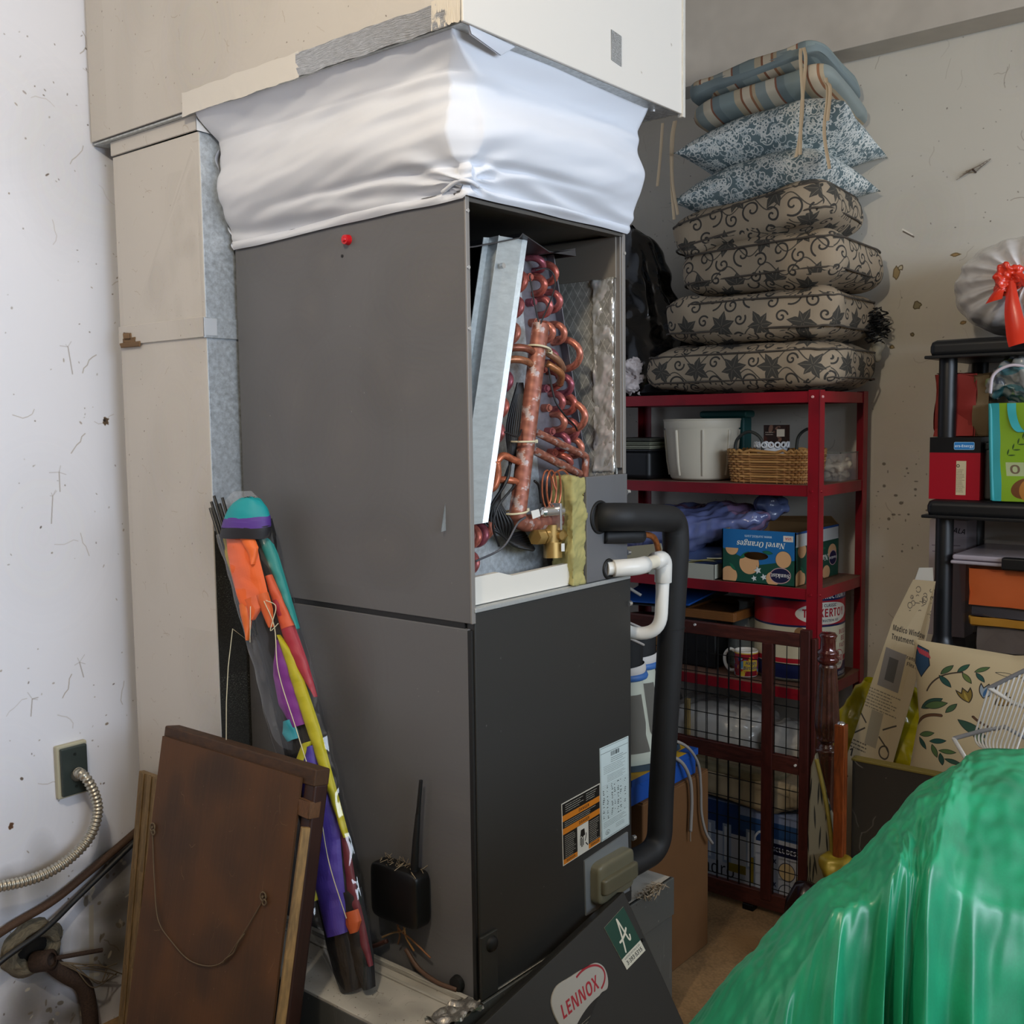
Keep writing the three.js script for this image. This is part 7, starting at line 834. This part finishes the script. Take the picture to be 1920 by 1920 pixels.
// small fittings on the right wall
{ const t = T('wall_nail', 'nail with cobweb scraps high on the right wall', 'nail', [2.2, 2.424, 0.33]); P(t, 'nail', cyl([2.2, 2.424, 0.33], [2.17, 2.428, 0.328], 0.0025, 0.0035), M(0x4a3a30, 0.5, 0.5)); for (let k = 0; k < 4; k++) P(t, 'cobweb', pipe([[2.195, 2.424, 0.33], [2.185, 2.44 + 0.006 * k, 0.35 + 0.01 * k], [2.19, 2.43 - 0.008 * k, 0.3 - 0.01 * k]], 0.0012, 14, 4), M(0x8c7f72, 0.9)); }
{ const t = T('cardboard_scrap', 'torn cardboard scrap at the bottom edge beside the panel', 'scrap', [-0.32, 0.4, -0.05]); P(t, 'scrap', wob(slab([-0.42, 0.3, -0.17], [-0.33, 0.31, -0.1], [-0.31, 0.36, -0.13], [-0.4, 0.37, -0.2], 0.004), 0.006, 30), plain(mottle(0x8a6a44, 0.3, 8, 0.1), 0.85)); P(t, 'support', box(-0.42, -0.33, 0, 0.3, -0.19, -0.12, 0.004), plain(mottle(0x6a4e30, 0.2, 8, 0.1), 0.85)); }
// ---------- green tarp in the foreground ----------
{
  const t = T('green_tarp', 'green plastic tarp draped in folds over something in the foreground', 'tarp', [-0.1, 0, 1.0]);
  const Rg = [[-0.42, 0.2, 0.45], [-0.36, 0.45, 0.53], [-0.3, 0.63, 0.59], [-0.25, 0.7, 0.64], [-0.2, 0.78, 0.69], [-0.17, 0.82, 0.72], [-0.12, 0.88, 0.77], [-0.08, 0.93, 0.82], [-0.04, 0.99, 0.86], [0.01, 1.06, 0.9], [0.04, 1.09, 0.94], [0.06, 1.11, 0.96], [0.11, 1.11, 1.02], [0.18, 1.1, 1.1], [0.28, 1.08, 1.25], [0.38, 0.75, 1.42], [0.42, 0.03, 1.5]];
  const Fr = [[-0.62, 0.3, 0.7], [-0.58, 0.55, 0.75], [-0.52, 0.74, 0.81], [-0.48, 0.82, 0.84], [-0.45, 0.9, 0.87], [-0.42, 0.96, 0.9], [-0.39, 1.02, 0.93], [-0.36, 1.03, 0.96], [-0.335, 1.075, 0.985], [-0.325, 1.06, 1.0], [-0.32, 1.072, 1.015], [-0.29, 1.04, 1.045], [-0.25, 1.02, 1.1], [-0.19, 1.01, 1.17], [-0.08, 0.99, 1.32], [0.02, 0.7, 1.5], [0.06, 0.03, 1.56]];
  const cr = (L) => new THREE.CatmullRomCurve3(L.map((p) => V(...p)), false, 'centripetal'), R = cr(Rg), F = cr(Fr);
  const top = (u, v) => {                                           // v: 0 back floor, .3 ridge, .62 front edge, 1 front floor
    const r = R.getPoint(u), f = F.getPoint(u); let p;
    if (v < 0.3) { const q = v / 0.3; p = V(r.x + 0.10 * (1 - q) ** 0.7, r.y * q ** 0.8, r.z - 0.08 * (1 - q)); }
    else if (v < 0.62) { const q = (v - 0.3) / 0.32, e = q * q * (3 - 2 * q); p = r.clone().lerp(f, q); p.y += 0.035 * Math.sin(Math.PI * q) - 0.0 * e; }
    else {
      const q = (v - 0.62) / 0.38; p = V(f.x - 0.07 * Math.sin(Math.min(1, q * 2) * 1.57) - 0.04 * q, f.y * (1 - q ** 1.25), f.z + 0.03 * q); let o = 0;
      for (const [c, w, h, dr] of [[0.175, 0.0175, 0.05, -0.0262], [0.289, 0.0192, 0.055, -0.0438], [0.385, 0.0158, 0.06, -0.0175], [0.477, 0.0140, 0.07, -0.0306], [0.525, 0.0158, 0.075, 0.0088], [0.621, 0.0262, 0.05, 0.0438], [0.700, 0.0175, 0.055, 0.0175], [0.787, 0.0262, 0.05, 0.0350]]) o += h * Math.min(1, q * 2.4) * Math.exp(-(((u - c - dr * q) / (w * (0.5 + 1.6 * q))) ** 2));
      o += 0.02 * q * N(u * 14, q * 3, 6); p.x -= o * 0.8; p.z += o * 0.5;
    }
    const w = 0.008 * N(u * 22, v * 12, 3) + 0.004 * N(u * 60, v * 40, 5); p.x -= w * 0.6; p.y += w * (v > 0.3 && v < 0.62 ? 1 : 0.2); if (p.y < 0.002) p.y = 0.002; return [p.x, p.y, p.z];
  };
  const g = surf(top, 366, 170, { su: 1.6, sv: 2 });
  const weave = tex(512, 512, (u, v) => { const k = 1 + 0.16 * tn(u, v, 7) + 0.12 * tn(u, v, 24, 2) + 0.05 * (rnd() - 0.5); return [24 * k + 8, 150 * k, 106 * k]; }, 1);
  P(t, 'sheet', g, plain(weave, 0.36, { clearcoat: 0.15, clearcoatRoughness: 0.3, transmission: 0.12, thickness: 0 }));
}
renderer.render(scene, camera);
